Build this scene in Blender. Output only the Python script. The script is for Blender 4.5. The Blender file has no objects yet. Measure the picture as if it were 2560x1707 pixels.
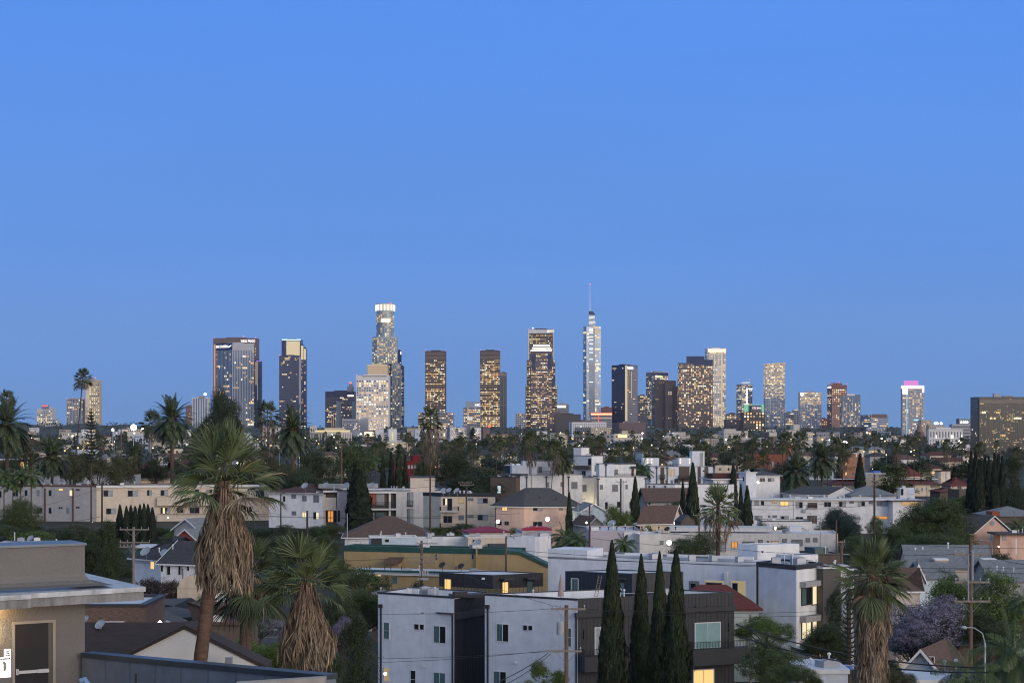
import bpy, math, random
from math import sin, cos, pi, radians, sqrt
from mathutils import Vector as V, Matrix, noise as mnoise
random.seed(7)
R = random.Random(11)
SC = bpy.context.scene
COL = SC.collection
# ---------------------------------------------------------------- camera
F = 4500.0          # focal length in photo pixels
H = 26.0            # eye height above the street, metres
CX, HY = 1280.0, 1060.0
cam_d = bpy.data.cameras.new('camera'); cam = bpy.data.objects.new('camera', cam_d); COL.objects.link(cam)
cam.location = (0, 0, H); cam.rotation_euler = (pi/2, 0, 0)
cam_d.sensor_width = 36; cam_d.lens = F/2560*36; cam_d.shift_y = (HY-853.5)/2560
cam_d.clip_start = 1; cam_d.clip_end = 60000
SC.camera = cam
SC.view_settings.view_transform = 'Standard'; SC.view_settings.look = 'None'
SC.view_settings.exposure = 0.0; SC.view_settings.gamma = 1
SC.render.film_transparent = False
SC.cycles.filter_width = 1.1
# ---------------------------------------------------------------- sky: just after sunset, sun behind the camera to the right
SUN_EL, SUN_AZ = radians(0.6), radians(180-38)
w = bpy.data.worlds.new('World'); SC.world = w; w.use_nodes = True
nt = w.node_tree; nt.nodes.clear(); N = nt.nodes; L = nt.links
sky = N.new('ShaderNodeTexSky'); sky.sky_type = 'NISHITA'; sky.sun_disc = False
sky.sun_elevation = SUN_EL; sky.sun_rotation = SUN_AZ; sky.altitude = 100; sky.air_density = 1.0; sky.dust_density = 0.6; sky.ozone_density = 3.0
tc = N.new('ShaderNodeTexCoord'); sep = N.new('ShaderNodeSeparateXYZ'); L.new(tc.outputs['Generated'], sep.inputs[0])
ramp = N.new('ShaderNodeValToRGB'); L.new(sep.outputs[2], ramp.inputs[0])
cr = ramp.color_ramp; cr.interpolation = 'EASE'
stops = [(0.0, (.138,.285,.58)), (0.035, (.122,.286,.66)), (0.10, (.104,.275,.74)), (0.235, (.090,.268,.82)), (0.34, (.20,.38,.76)), (0.5, (.44,.55,.74)), (1.0, (.44,.52,.66))]
while len(cr.elements) < len(stops): cr.elements.new(0.5)
for e, (p, c) in zip(cr.elements, stops): e.position = p; e.color = c+(1,)
bg1 = N.new('ShaderNodeBackground'); L.new(ramp.outputs[0], bg1.inputs[0]); bg1.inputs[1].default_value = 1.0
mpw = N.new('ShaderNodeMapping'); L.new(tc.outputs['Generated'], mpw.inputs[0]); mpw.inputs['Scale'].default_value = (1.2, 1.2, 9); mpw.inputs['Rotation'].default_value = (0, .12, 0)
nw = N.new('ShaderNodeTexNoise'); nw.inputs['Scale'].default_value = 2.2; nw.inputs['Detail'].default_value = 5; L.new(mpw.outputs[0], nw.inputs[0])
mw = N.new('ShaderNodeMapRange'); L.new(nw.outputs[0], mw.inputs[0]); mw.inputs[1].default_value = .35; mw.inputs[2].default_value = .75; mw.inputs[3].default_value = .975; mw.inputs[4].default_value = 1.045; L.new(mw.outputs[0], bg1.inputs[1])
# afterglow on the western horizon, far behind the camera
dot = N.new('ShaderNodeVectorMath'); dot.operation = 'DOT_PRODUCT'; L.new(tc.outputs['Generated'], dot.inputs[0])
dot.inputs[1].default_value = (sin(radians(38)), -cos(radians(38)), 0.05)
mr = N.new('ShaderNodeMapRange'); mr.interpolation_type = 'SMOOTHSTEP'; L.new(dot.outputs['Value'], mr.inputs[0]); mr.inputs[1].default_value = 0.25; mr.inputs[2].default_value = 1.0
el = N.new('ShaderNodeMapRange'); L.new(sep.outputs[2], el.inputs[0]); el.inputs[1].default_value = 0.55; el.inputs[2].default_value = 0.0; el.interpolation_type = 'SMOOTHSTEP'
mul = N.new('ShaderNodeMath'); mul.operation = 'MULTIPLY'; L.new(mr.outputs[0], mul.inputs[0]); L.new(el.outputs[0], mul.inputs[1])
bg2 = N.new('ShaderNodeBackground'); bg2.inputs[0].default_value = (2.15, 1.72, 1.24, 1); L.new(mul.outputs[0], bg2.inputs[1])
bg3 = N.new('ShaderNodeBackground'); L.new(sky.outputs[0], bg3.inputs[0]); bg3.inputs[1].default_value = 0.05
a1 = N.new('ShaderNodeAddShader'); a2 = N.new('ShaderNodeAddShader'); out = N.new('ShaderNodeOutputWorld')
L.new(bg1.outputs[0], a1.inputs[0]); L.new(bg2.outputs[0], a1.inputs[1]); L.new(a1.outputs[0], a2.inputs[0]); L.new(bg3.outputs[0], a2.inputs[1]); L.new(a2.outputs[0], out.inputs[0])
sl = bpy.data.lights.new('sun_afterglow', 'SUN'); sl.energy = 1.45; sl.angle = radians(30); sl.color = (1.0, .87, .73)
so = bpy.data.objects.new('sun_afterglow', sl); COL.objects.link(so)
sd = V((sin(radians(38)), -cos(radians(38)), 0.20)).normalized()
so.rotation_euler = sd.to_track_quat('Z', 'Y').to_euler()
so.location = (0, 0, 200)
# ---------------------------------------------------------------- helpers
def X(px, D): return (px-CX)/F*D
def Z(py, D): return H-(py-HY)/F*D
def P(px, py, D): return V((X(px, D), D, Z(py, D)))
_mc = {}
def mat(name, col=(.5,.5,.5), rough=.8, var=.12, scale=1.5, bump=0, emit=0, spec=.3, island=0, metal=0, streak=0, col2=None, stretch=None, trans=0):
    """procedural principled material: large soft variation, optional streaks running down, optional variation per loose piece"""
    if name in _mc: return _mc[name]
    m = bpy.data.materials.new(name); m.use_nodes = True; t = m.node_tree; n = t.nodes; l = t.links
    b = n['Principled BSDF']; b.inputs['Roughness'].default_value = rough; b.inputs['Specular IOR Level'].default_value = spec; b.inputs['Metallic'].default_value = metal
    c = tuple(col)+(1,)
    b.inputs['Base Color'].default_value = c
    _mc[name] = m
    if emit:
        b.inputs['Emission Color'].default_value = c; b.inputs['Emission Strength'].default_value = emit
    last = None
    geo = n.new('ShaderNodeNewGeometry')
    if var or streak or col2:
        mp = n.new('ShaderNodeMapping'); l.new(geo.outputs['Position'], mp.inputs[0])
        s = stretch or (1,1,1); mp.inputs['Scale'].default_value = s
        no = n.new('ShaderNodeTexNoise'); no.inputs['Scale'].default_value = scale; no.inputs['Detail'].default_value = 5; no.inputs['Roughness'].default_value = .62; l.new(mp.outputs[0], no.inputs[0])
        mx = n.new('ShaderNodeMix'); mx.data_type = 'RGBA'
        r = n.new('ShaderNodeMapRange'); l.new(no.outputs[0], r.inputs[0]); r.inputs[1].default_value = .3; r.inputs[2].default_value = .7
        l.new(r.outputs[0], mx.inputs[0])
        lo = tuple(x*(1-var) for x in col) if col2 is None else tuple(col2)
        hi = tuple(min(1, x*(1+var)) for x in col) if col2 is None else tuple(col)
        mx.inputs[6].default_value = lo+(1,); mx.inputs[7].default_value = hi+(1,)
        last = mx.outputs[2]
    if streak:
        mp2 = n.new('ShaderNodeMapping'); l.new(geo.outputs['Position'], mp2.inputs[0]); mp2.inputs['Scale'].default_value = (1.1, 1.1, .10)
        n2 = n.new('ShaderNodeTexNoise'); n2.inputs['Scale'].default_value = 1.0; n2.inputs['Detail'].default_value = 6; l.new(mp2.outputs[0], n2.inputs[0])
        r2 = n.new('ShaderNodeMapRange'); l.new(n2.outputs[0], r2.inputs[0]); r2.inputs[1].default_value = .52; r2.inputs[2].default_value = .82; r2.inputs[3].default_value = 1; r2.inputs[4].default_value = 1-streak
        m2 = n.new('ShaderNodeMix'); m2.data_type = 'RGBA'; m2.blend_type = 'MULTIPLY'; m2.inputs[0].default_value = 1; l.new(last, m2.inputs[6]); l.new(r2.outputs[0], m2.inputs[7]); last = m2.outputs[2]
    if island:
        r3 = n.new('ShaderNodeMapRange'); l.new(geo.outputs['Random Per Island'], r3.inputs[0]); r3.inputs[3].default_value = 1-island; r3.inputs[4].default_value = 1+island
        m3 = n.new('ShaderNodeMix'); m3.data_type = 'RGBA'; m3.blend_type = 'MULTIPLY'; m3.inputs[0].default_value = 1
        if last is None: m3.inputs[6].default_value = c
        else: l.new(last, m3.inputs[6])
        l.new(r3.outputs[0], m3.inputs[7]); last = m3.outputs[2]
    if last is not None: l.new(last, b.inputs['Base Color'])
    if bump:
        nb = n.new('ShaderNodeTexNoise'); nb.inputs['Scale'].default_value = 14; nb.inputs['Detail'].default_value = 4; l.new(geo.outputs['Position'], nb.inputs[0])
        bp = n.new('ShaderNodeBump'); bp.inputs['Strength'].default_value = bump; bp.inputs['Distance'].default_value = .05; l.new(nb.outputs[0], bp.inputs['Height']); l.new(bp.outputs[0], b.inputs['Normal'])
    return m
def emi(name, col, s):
    if name in _mc: return _mc[name]
    m = bpy.data.materials.new(name); m.use_nodes = True; b = m.node_tree.nodes['Principled BSDF']
    b.inputs['Base Color'].default_value = tuple(x*.25 for x in col)+(1,); b.inputs['Emission Color'].default_value = tuple(col)+(1,); b.inputs['Emission Strength'].default_value = s; b.inputs['Roughness'].default_value = .4
    m.cycles.emission_sampling = 'NONE' if s < 12 else 'AUTO'
    _mc[name] = m; return m
class MB:
    def __init__(s): s.v = []; s.f = []; s.m = []
    def face(s, pts, mi=0):
        k = len(s.v); s.v += [tuple(p) for p in pts]; s.f.append(tuple(range(k, k+len(pts)))); s.m.append(mi)
    def hexa(s, p, mi=0):   # 8 points: bottom 4 ccw, top 4 ccw
        k = len(s.v); s.v += [tuple(q) for q in p]
        for f in ((3,2,1,0),(4,5,6,7),(0,1,5,4),(1,2,6,5),(2,3,7,6),(3,0,4,7)): s.f.append(tuple(k+i for i in f)); s.m.append(mi)
    def box(s, c, d, mi=0, ang=0, lift=None):
        cx, cy, cz = c; dx, dy, dz = (x/2 for x in d); ca, sa = cos(ang), sin(ang)
        pts = []
        for z in (-dz, dz):
            for (x, y) in ((-dx,-dy),(dx,-dy),(dx,dy),(-dx,dy)): pts.append((cx+x*ca-y*sa, cy+x*sa+y*ca, cz+z))
        s.hexa(pts, mi)
    def obox(s, o, a, b, c, mi=0):   # corner + three edge vectors
        o, a, b, c = V(o), V(a), V(b), V(c)
        s.hexa([o, o+a, o+a+b, o+b, o+c, o+a+c, o+a+b+c, o+b+c], mi)
    def prism(s, pts, z0, z1, mi=0, top=None, bot=True):
        n = len(pts); k = len(s.v)
        s.v += [(p[0], p[1], z0) for p in pts] + [(p[0], p[1], z1 if not callable(z1) else z1(p)) for p in pts]
        for i in range(n):
            j = (i+1) % n; s.f.append((k+i, k+j, k+n+j, k+n+i)); s.m.append(mi)
        s.f.append(tuple(k+n+i for i in range(n))); s.m.append(mi if top is None else top)
        if bot: s.f.append(tuple(k+i for i in reversed(range(n)))); s.m.append(mi)
    def tube(s, pts, rad, n=6, mi=0, cap=True):
        pts = [V(p) for p in pts]; k0 = len(s.v); ns = len(pts)
        if not hasattr(rad, '__len__'): rad = [rad]*ns
        up = V((0,0,1)); prev = None
        for i, p in enumerate(pts):
            t = (pts[min(i+1, ns-1)]-pts[max(i-1, 0)])
            t = t.normalized() if t.length > 1e-9 else V((0,0,1))
            a = t.cross(up if abs(t.z) < .95 else V((1,0,0))).normalized()
            if prev is not None:
                a = (prev - t*prev.dot(t)); a = a.normalized() if a.length > 1e-6 else t.orthogonal().normalized()
            prev = a; b = t.cross(a)
            for j in range(n):
                q = p+(a*cos(2*pi*j/n)+b*sin(2*pi*j/n))*rad[i]; s.v.append(tuple(q))
        for i in range(ns-1):
            for j in range(n):
                j2 = (j+1) % n; s.f.append((k0+i*n+j, k0+i*n+j2, k0+(i+1)*n+j2, k0+(i+1)*n+j)); s.m.append(mi)
        if cap:
            s.f.append(tuple(k0+j for j in reversed(range(n)))); s.m.append(mi); s.f.append(tuple(k0+(ns-1)*n+j for j in range(n))); s.m.append(mi)
    def strip(s, pts, wid, side, mi=0):   # ribbon through pts
        k = len(s.v)
        for p, wd, sdv in zip(pts, wid, side if isinstance(side, list) else [side]*len(pts)):
            s.v.append(tuple(V(p)-sdv*wd*.5)); s.v.append(tuple(V(p)+sdv*wd*.5))
        for i in range(len(pts)-1): s.f.append((k+2*i, k+2*i+1, k+2*i+3, k+2*i+2)); s.m.append(mi)
    def lathe(s, c, prof, n=16, mi=0, axis=None):  # prof: (r, z)
        k = len(s.v); c = V(c)
        rot = V((0,0,1)).rotation_difference(V(axis).normalized()) if axis is not None else None
        for r, z in prof:
            for j in range(n):
                q = V((r*cos(2*pi*j/n), r*sin(2*pi*j/n), z))
                if rot: q = rot @ q
                s.v.append(tuple(c+q))
        for i in range(len(prof)-1):
            for j in range(n):
                j2 = (j+1) % n; s.f.append((k+i*n+j, k+i*n+j2, k+(i+1)*n+j2, k+(i+1)*n+j)); s.m.append(mi)
        s.f.append(tuple(k+j for j in reversed(range(n)))); s.m.append(mi); s.f.append(tuple(k+(len(prof)-1)*n+j for j in range(n))); s.m.append(mi)
    def build(s, name, mats, parent=None, smooth=False, label=None):
        me = bpy.data.meshes.new(name); off = parent_world(parent)
        vs = s.v if off.length < 1e-9 else [(a-off.x, b-off.y, c-off.z) for a, b, c in s.v]
        me.from_pydata(vs, [], s.f)
        if not isinstance(mats, (list, tuple)): mats = [mats]
        for q in mats: me.materials.append(q)
        if len(mats) > 1: me.polygons.foreach_set('material_index', s.m)
        if smooth: me.polygons.foreach_set('use_smooth', [True]*len(s.f))
        me.update()
        o = bpy.data.objects.new(name, me); COL.objects.link(o); o.parent = parent
        if label: o['label'] = label
        return o
def parent_world(p):
    o = V((0,0,0))
    while p is not None: o += p.location; p = p.parent
    return o
def tag(o, label=None, cat=None, group=None, kind=None):
    if label: o['label'] = label
    if cat: o['category'] = cat
    if group: o['group'] = group
    if kind: o['kind'] = kind
    return o
def thing(name, label, cat, loc=(0,0,0), group=None):
    o = bpy.data.objects.new(name, None); COL.objects.link(o); o.location = loc; o.empty_display_size = .5
    return tag(o, label, cat, group)
def copy_tree(o, parent=None):
    c = o.copy(); COL.objects.link(c); c.parent = parent
    for ch in list(o.children): copy_tree(ch, c)
    return c
class Frm:  # measured in the frame of a wall: u along it, z up, n outward
    def __init__(s, a, b):
        s.a = V((a[0], a[1], 0)); d = V((b[0]-a[0], b[1]-a[1], 0)); s.len = d.length; s.u = d.normalized(); s.n = V((s.u.y, -s.u.x, 0))
    def at(s, u, z, off=0): 
        p = s.a+s.u*u+s.n*off; return V((p.x, p.y, z))
    def hit(s, px, py=None):   # photo column -> distance along the wall, and height
        k = (px-CX)/F; den = s.u.x-k*s.u.y
        u = (k*s.a.y-s.a.x)/den; D = s.a.y+s.u.y*u
        return u, (Z(py, D) if py is not None else 0)
    def box(s, mb, u0, u1, z0, z1, o0, o1, mi=0):
        mb.hexa([s.at(u0,z0,o1), s.at(u1,z0,o1), s.at(u1,z0,o0), s.at(u0,z0,o0), s.at(u0,z1,o1), s.at(u1,z1,o1), s.at(u1,z1,o0), s.at(u0,z1,o0)], mi)
    def quad(s, mb, u0, u1, z0, z1, off, mi=0):
        mb.face([s.at(u0,z0,off), s.at(u1,z0,off), s.at(u1,z1,off), s.at(u0,z1,off)], mi)
# ---- shared materials
M = dict(
 glass_dark = mat('glass_dark', (.015,.018,.022), .12, 0, spec=.6),
 glass_blue = mat('glass_blue', (.03,.05,.08), .15, 0, spec=.6),
 curtain = mat('window_curtain', (.30,.32,.32), .6, .25, 3),
 blind = mat('window_blind', (.16,.17,.18), .5, .2, 3),
 teal = mat('window_teal', (.07,.13,.125), .4, .15, 2),
 warm = emi('lit_window_warm', (1.0,.62,.22), 1.0), warmdim = emi('lit_window_dim', (.9,.6,.28), .35), pale = emi('lit_window_pale', (1.0,.85,.55), .85), cool = emi('lit_window_cool', (.75,.95,1.0), .7),
 frame_w = mat('white_frame', (.62,.62,.6), .5, 0), frame_d = mat('dark_frame', (.03,.03,.03), .5, 0), frame_g = mat('grey_frame', (.25,.25,.25), .5, 0),
 metal_d = mat('dark_metal', (.03,.03,.033), .5, 0, metal=.2), metal_g = mat('grey_metal', (.35,.36,.38), .45, 0.05, metal=.6), white_pipe = mat('white_pipe', (.6,.6,.6), .5, 0),
 wood_pole = mat('pole_wood', (.13,.085,.06), .9, .35, 2.5, stretch=(6,6,.6)), wood_arm = mat('crossarm_wood', (.20,.17,.14), .9, .3, 4), wood_dark = mat('pole_wood_dark', (.06,.042,.035), .9, .3, 2.5, stretch=(6,6,.6)),
 trim_w = mat('white_trim', (.66,.65,.62), .6, .05), trim_d = mat('dark_trim', (.035,.035,.038), .55, .1), trim_br = mat('brown_trim', (.09,.05,.04), .7, .1),
 gravel = mat('roof_gravel', (.30,.31,.33), .95, .2, 1.2, streak=0), roof_w = mat('white_roof_sheet', (.5,.52,.56), .8, .1, .6), 
 roof_dark = mat('dark_shingle', (.045,.045,.05), .95, .3, 3), roof_brown = mat('brown_shingle', (.10,.065,.052), .95, .3, 3), roof_grey = mat('grey_shingle', (.16,.17,.18), .95, .2, 2), roof_red = mat('red_tile', (.11,.030,.026), .85, .3, 4), roof_maroon = mat('maroon_shingle', (.075,.035,.032), .95, .25, 3), roof_char = mat('charcoal_shingle', (.06,.065,.075), .95, .2, 3),
 red_lamp = emi('red_beacon', (1.0,.08,.05), 3.0), white_lamp = emi('white_lamp', (1.0,.95,.8), 6.0), hot_lamp = emi('floodlight', (1.0,.88,.6), 30.0),
)
def stucco(name, col, streak=.2, var=.1, bump=.25): return mat(name, col, .9, var, .8, bump=bump, streak=streak, spec=.15)
W_ = dict(
 white = stucco('white_stucco', (.68,.67,.65)), cool_shaded_white = stucco('cool_shaded_white_stucco', (.62,.635,.66)), cream = stucco('cream_stucco', (.60,.50,.38)), beige = stucco('beige_stucco', (.56,.48,.39)), grey = stucco('grey_stucco', (.33,.32,.31), .15), tan = stucco('tan_stucco', (.36,.29,.19)),  # bluish white stucco puts shade into left-facing walls; also plain cool white walls
 pink = stucco('pink_stucco', (.60,.42,.34)), ochre = stucco('ochre_stucco', (.36,.26,.13), .25), salmon = stucco('salmon_stucco', (.60,.40,.31)), brick = stucco('red_brick', (.22,.08,.05)), lblue = stucco('light_blue_siding', (.45,.52,.56)), mauve = stucco('mauve_stucco', (.42,.38,.40), .2), dirty = stucco('weathered_white_stucco', (.50,.485,.46), .35),
 red = stucco('deep_red_paint', (.15,.022,.026)), brown = stucco('brown_stucco', (.11,.085,.07)), sand = stucco('sand_stucco', (.48,.40,.30)),
)
# ---------------------------------------------------------------- towers of the far skyline
TW = dict(
 brown=mat('tower_brown_granite', (.12,.085,.08), .6, .1, .05), dbrown=mat('tower_dark_brown', (.052,.038,.032), .5, .1, .05), white=mat('tower_white_frame', (.58,.57,.56), .6, .06, .05), grey=mat('tower_grey', (.23,.23,.26), .6, .1, .05), lgrey=mat('tower_light_grey', (.32,.33,.36), .6, .08, .05),
 navy=mat('tower_navy_glass', (.012,.024,.085), .25, .15, .04, spec=.3), dnavy=mat('tower_dark_glass', (.015,.023,.055), .25, .15, .04, spec=.6), red=mat('tower_red_granite', (.15,.06,.055), .6, .1, .05), rose=mat('tower_rose_stone', (.19,.12,.115), .6, .1, .05), ice=mat('tower_ice_glass', (.22,.38,.54), .2, .2, .03, spec=.7), teal=mat('tower_teal_glass', (.05,.10,.15), .3, .2, .05, spec=.6), cream=mat('tower_cream', (.46,.40,.29), .7, .06, .05), sage=mat('tower_sage_stone', (.28,.33,.335), .5, .08, .05), gold=mat('tower_gold_panel', (.55,.45,.28), .4, .06, .2), blk=mat('tower_black_glass', (.032,.030,.026), .3, .2, .05, spec=.6), steel=mat('tower_steel', (.25,.28,.33), .4, .1, .05), mauve=mat('tower_mauve_stone', (.135,.095,.098), .7, .06, .05))
GL = dict(dark=mat('tower_pane_dark', (.03,.036,.06), .2, .2, .03, spec=.7), blue=mat('tower_pane_blue', (.07,.12,.21), .2, .25, .03, spec=.7), pale=mat('tower_pane_pale', (.21,.32,.45), .2, .2, .03, spec=.7), bronze=mat('tower_pane_bronze', (.105,.062,.040), .2, .3, .03, spec=.7), black=mat('tower_pane_black', (.04,.038,.033), .15, .2, .03, spec=.8))
LITA = [emi('tower_light_amber', (1.0,.60,.22), .85), emi('tower_light_soft', (.95,.62,.32), .36), emi('tower_light_bright', (1.0,.80,.42), 1.2), emi('tower_light_white', (1.0,.92,.70), 1.3)]
def cells(frm, mb, u0, u1, z0, z1, cp, rp, fx, fy, lit, off, mode=0, seed=0, bright=1.0, offx=None):
    """glazing of one wall: material 0 unlit, 1..4 lit; rows of offices tend to be lit together"""
    nx = max(1, round((u1-u0)/cp)); ny = max(1, round((z1-z0)/rp)); cw = (u1-u0)/nx; rh = (z1-z0)/ny
    rr = random.Random(seed*977+nx*31+ny)
    for j in range(ny):
        rowp = .35+rr.random()**1.6*1.7; run = 0
        zz = (j+.5)/ny; p = lit(zz) if callable(lit) else lit
        for i in range(nx):
            ua = u0+i*cw+cw*(1-fx)/2; ub = ua+cw*fx; za = z0+j*rh+rh*(1-fy)/2; zb = za+rh*fy
            if run > 0: on = True; run -= 1
            else:
                on = rr.random() < min(.95, p*rowp*1.1 if mode == 0 else p*1.15)
                if on and mode == 0 and rr.random() < .42: run = rr.randint(1, 3); k = rr.choice((0,0,1,2,2,3))
                elif on: k = rr.choice((0,0,1,1,2,3))
            frm.quad(mb, ua, ub, za, zb, off, 0 if not on else 1+(k if rr.random() < .8 else 1))
def tower(label, xs, ytop, D, wall='grey', glass='dark', cp=3.4, rp=4.0, fx=.7, fy=.62, lit=.25, d=None, name='office_tower', zones=None, band=0, mode=0, ybase=None, cat='tower', group=None, roofbits=1, margin=.8, sides=1, parent=None, zb=0, capm=None, dl=None, dr=None, beacon=0):
    xL, xC, xR = xs; zt = Z(ytop, D)
    width = abs(X(xR, D)-X(xL, D)); dep = d or max(22, min(55, width))
    if xL < xC:
        A = (X(xL, D+(dl or dep*.5)), D+(dl or dep*.5))
    else: A = None
    C = (X(xC, D), D)
    rd = dr if dr is not None else (dep*.35 if xL < xC else 0)
    B = (X(xR, D+rd), D+rd)
    if A is None:
        A = (C[0]+(0.0), D+dep) if xs[0] == xC else A
    if xL == xC and rd == 0: fp = [C, B, (B[0], D+dep), (C[0], D+dep)]; faces = [(C, B)]
    else: fp = [C, B, (A[0]+B[0]-C[0], A[1]+B[1]-C[1]), A]; faces = [(A, C), (C, B)]
    root = thing(name, label, cat, (C[0], D, 0), group) if parent is None else parent
    cx = sum(p[0] for p in fp)/4; cy = sum(p[1] for p in fp)/4
    mb = MB(); mb.prism(fp, zb, zt); wl = mb.build('wall', TW[wall], root)
    gb = MB(); k = 0
    for a, b in faces:
        f = Frm(a, b); k += 1
        if f.n.y > 0: f = Frm(b, a)
        zs = zones or [(ytop+band, None, {})]
        for q, (ya, yb, o) in enumerate(zs):
            za = Z(ya, D); zbm = Z(yb, D) if yb else zb+2
            g = dict(cp=cp, rp=rp, fx=fx, fy=fy, lit=lit, mode=mode); g.update(o)
            cells(f, gb, margin, f.len-margin, zbm, za, g['cp'], g['rp'], g['fx'], g['fy'], g['lit'], .25, g['mode'], seed=int(xL)+k*7+q)
    g = gb.build('window_grid', [GL[glass]]+LITA, root); g['kind'] = 'stuff'
    if roofbits:
        rb = MB(); s = .45
        pts = [(cx+(p[0]-cx)*s, cy+(p[1]-cy)*s) for p in fp]
        rb.prism(pts, zt, zt+Z(0, D)-Z(5, D) if False else zt+3.5*D/4500)
        rb.prism([(cx+(p[0]-cx)*1.0, cy+(p[1]-cy)*1.0) for p in fp], zt, zt+.9*D/4500)
        rb.build('roof', TW[capm or wall], root)
    for i in range(beacon):
        p = fp[i]; b = MB(); b.lathe((cx+(p[0]-cx)*.96, cy+(p[1]-cy)*.96, zt+1), [(.1,0),(.7,.5),(.7,1.6),(.1,2)], 6); b.build('beacon', M['red_lamp'], root)
    root['_fp'] = [c for p in fp for c in p]
    return root, [Frm(a, b) for a, b in faces], zt
def slab(root, name, frm, x0, x1, y0, y1, D, m, th=1.0, off=.4):
    u0, z1 = frm.hit(x0, y0); u1, z0 = frm.hit(x1, y1); mb = MB(); frm.box(mb, u0, u1, z0, z1, off-.35, off+th)
    return mb.build(name, m, root)
def sign(root, text, frm, x0, x1, y0, y1, m, off=1.6, name='sign'):
    u0, z1 = frm.hit(x0, y0); u1, z0 = frm.hit(x1, y1)
    cu = bpy.data.curves.new('lettering', 'FONT'); cu.body = text; cu.extrude = .02; to = bpy.data.objects.new('t', cu); COL.objects.link(to)
    bpy.context.view_layer.update()
    me = bpy.data.meshes.new_from_object(to.evaluated_get(bpy.context.evaluated_depsgraph_get())); COL.objects.unlink(to); bpy.data.objects.remove(to)
    xs = [v.co.x for v in me.vertices]; ys = [v.co.y for v in me.vertices]; a, b, c, d = min(xs), max(xs), min(ys), max(ys)
    ow = parent_world(root)
    for v in me.vertices:
        q = frm.at(u0+(v.co.x-a)/(b-a)*(u1-u0), z0+(v.co.y-c)/(d-c)*(z1-z0), off+v.co.z*2); v.co = q-ow
    me.materials.clear(); me.materials.append(m)
    o = bpy.data.objects.new(name, me); COL.objects.link(o); o.parent = root; return o
sw = emi('sign_white', (1,.97,.95), 2.2)
def mast(root, px, y0, y1, D, r, m, name='mast'):
    mb = MB(); a = P(px, y1, D); b = P(px, y0, D); mb.tube([a, b], [r, r*.6], 6); return mb.build(name, m, root)
def dot(root, px, py, D, r=1.2, m=None, name='beacon'):
    mb = MB(); mb.lathe(P(px, py, D)-V((0,0,r)), [(.1,0),(r,.6*r),(r,1.4*r),(.1,2*r)], 8); return mb.build(name, m or M['red_lamp'], root)

# far left group
r, f, z = tower('small white gridded tower with a red-lit roof box, farthest left on the skyline', (92,92,131), 1021, 4700, 'white', 'dark', 4.2, 4.4, .55, .6, .5, zones=[(1026,1066,{})])
slab(r, 'penthouse', f[0], 105, 123, 1012, 1021, 4700, TW['grey'], 3); slab(r, 'red_light_band', f[0], 106, 121, 1013, 1015.5, 4700, emi('red_band', (1,.12,.1), 1.5), 3.4)
rw, _, _ = tower('', (131,131,144), 1047, 4700, 'white', 'dark', 4.2, 4.4, .55, .6, .5, parent=r, roofbits=0)
r, f, z = tower('broad pale grey tower with a fine window grid behind the thin leaning palm', (166,166,208), 998, 4500, 'lgrey', 'dark', 3.6, 4.6, .5, .72, .1, beacon=2)
slab(r, 'penthouse', f[0], 175, 199, 994.5, 998, 4500, TW['lgrey'], 3)
tower('low glassy block wedged between the two pale towers at the left', (208,208,216), 1018, 4560, 'lgrey', 'blue', 4, 5, .8, .5, .3)
r, f, z = tower('tall cream tower with lit balconies and dark glass edge behind the thin leaning palm', (212,250,254.5), 951, 4480, 'cream', 'dark', 5.4, 4.4, .45, .5, .5, zones=[(956,1064,{})], dl=8, dr=26)
slab(r, 'lit_balcony_stack', f[0], 214, 224, 958, 1018, 4480, mat('lit_cream', (.75,.62,.45), .6, .2, .2), .8); slab(r, 'penthouse', f[0], 221, 238, 945, 951, 4480, TW['lgrey'], 3); dot(r, 225, 944, 4480); dot(r, 238, 944, 4480)
tower('rose stone block half hidden beside the striped blue block', (464,464,481), 1015, 4300, 'rose', 'bronze', 4, 4, .5, .5, .1)
r, f, z = tower('squat blue block with white vertical fins behind the dark bushy tree', (480,480,520), 995, 4000, 'white', 'blue', 3.6, 60, .6, .97, 0.0, d=30)
dot(r, 513, 985, 4010, 3, M['white_lamp'], 'floodlight'); slab(r, 'penthouse', f[0], 497, 512, 990, 995, 4000, TW['grey'], 3)
# finned twin at the left of downtown
r, f, z = tower('brown slab tower rising behind the white-finned bank tower', (533,533,641), 846, 4760, 'brown', 'bronze', 3.6, 4, .5, .5, .12, zones=[(858,None,{})], beacon=2)
sign(r, 'WELLS FARGO', f[0], 602, 638, 849.5, 855.5, sw); dot(r, 609, 841, 4760); mast(r, 609, 841, 846, 4760, .3, TW['grey'])
lp = slab(r, 'lit_edge', f[0], 534.5, 538.5, 861, 1000, 4760, mat('x', (.1,.08,.08)), .4)
lp.data.materials.clear(); lp.data.materials.append(emi('edge_light', (1,.45,.25), .45))
r, f, z = tower('white-finned dark blue bank tower with a lit sign, in front of the brown slab', (540,581,635), 858, 4500, 'lgrey', 'blue', 4.6, 4.2, .62, .96, .07, zones=[(875,None,{})], dl=34, dr=40)
sign(r, 'BANK OF AMERICA', f[0], 541, 572, 863.5, 869, sw); 
lg = MB(); u, zz = f[0].hit(576, 866)
for i in range(4):
    a = f[0].at(u-4+i*2.4, zz-1+i*1.0, 1.7); s_ = 1.5
    lg.face([a+V((-s_,0,0)), a+V((0,0,-s_*1.0)), a+V((s_,0,0)), a+V((0,0,s_*1.0))])
lg.build('emblem', sw, r)
slab(r, 'parapet_band', f[0], 541, 581, 858.5, 874.5, 4500, TW['navy'], .2, .3)
r, f, z = tower('slim dark blue tower with purple-lit top edge right of the finned bank tower', (636,636,652.5), 903, 4600, 'navy', 'blue', 3, 60, .5, .97, .05)
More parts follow.
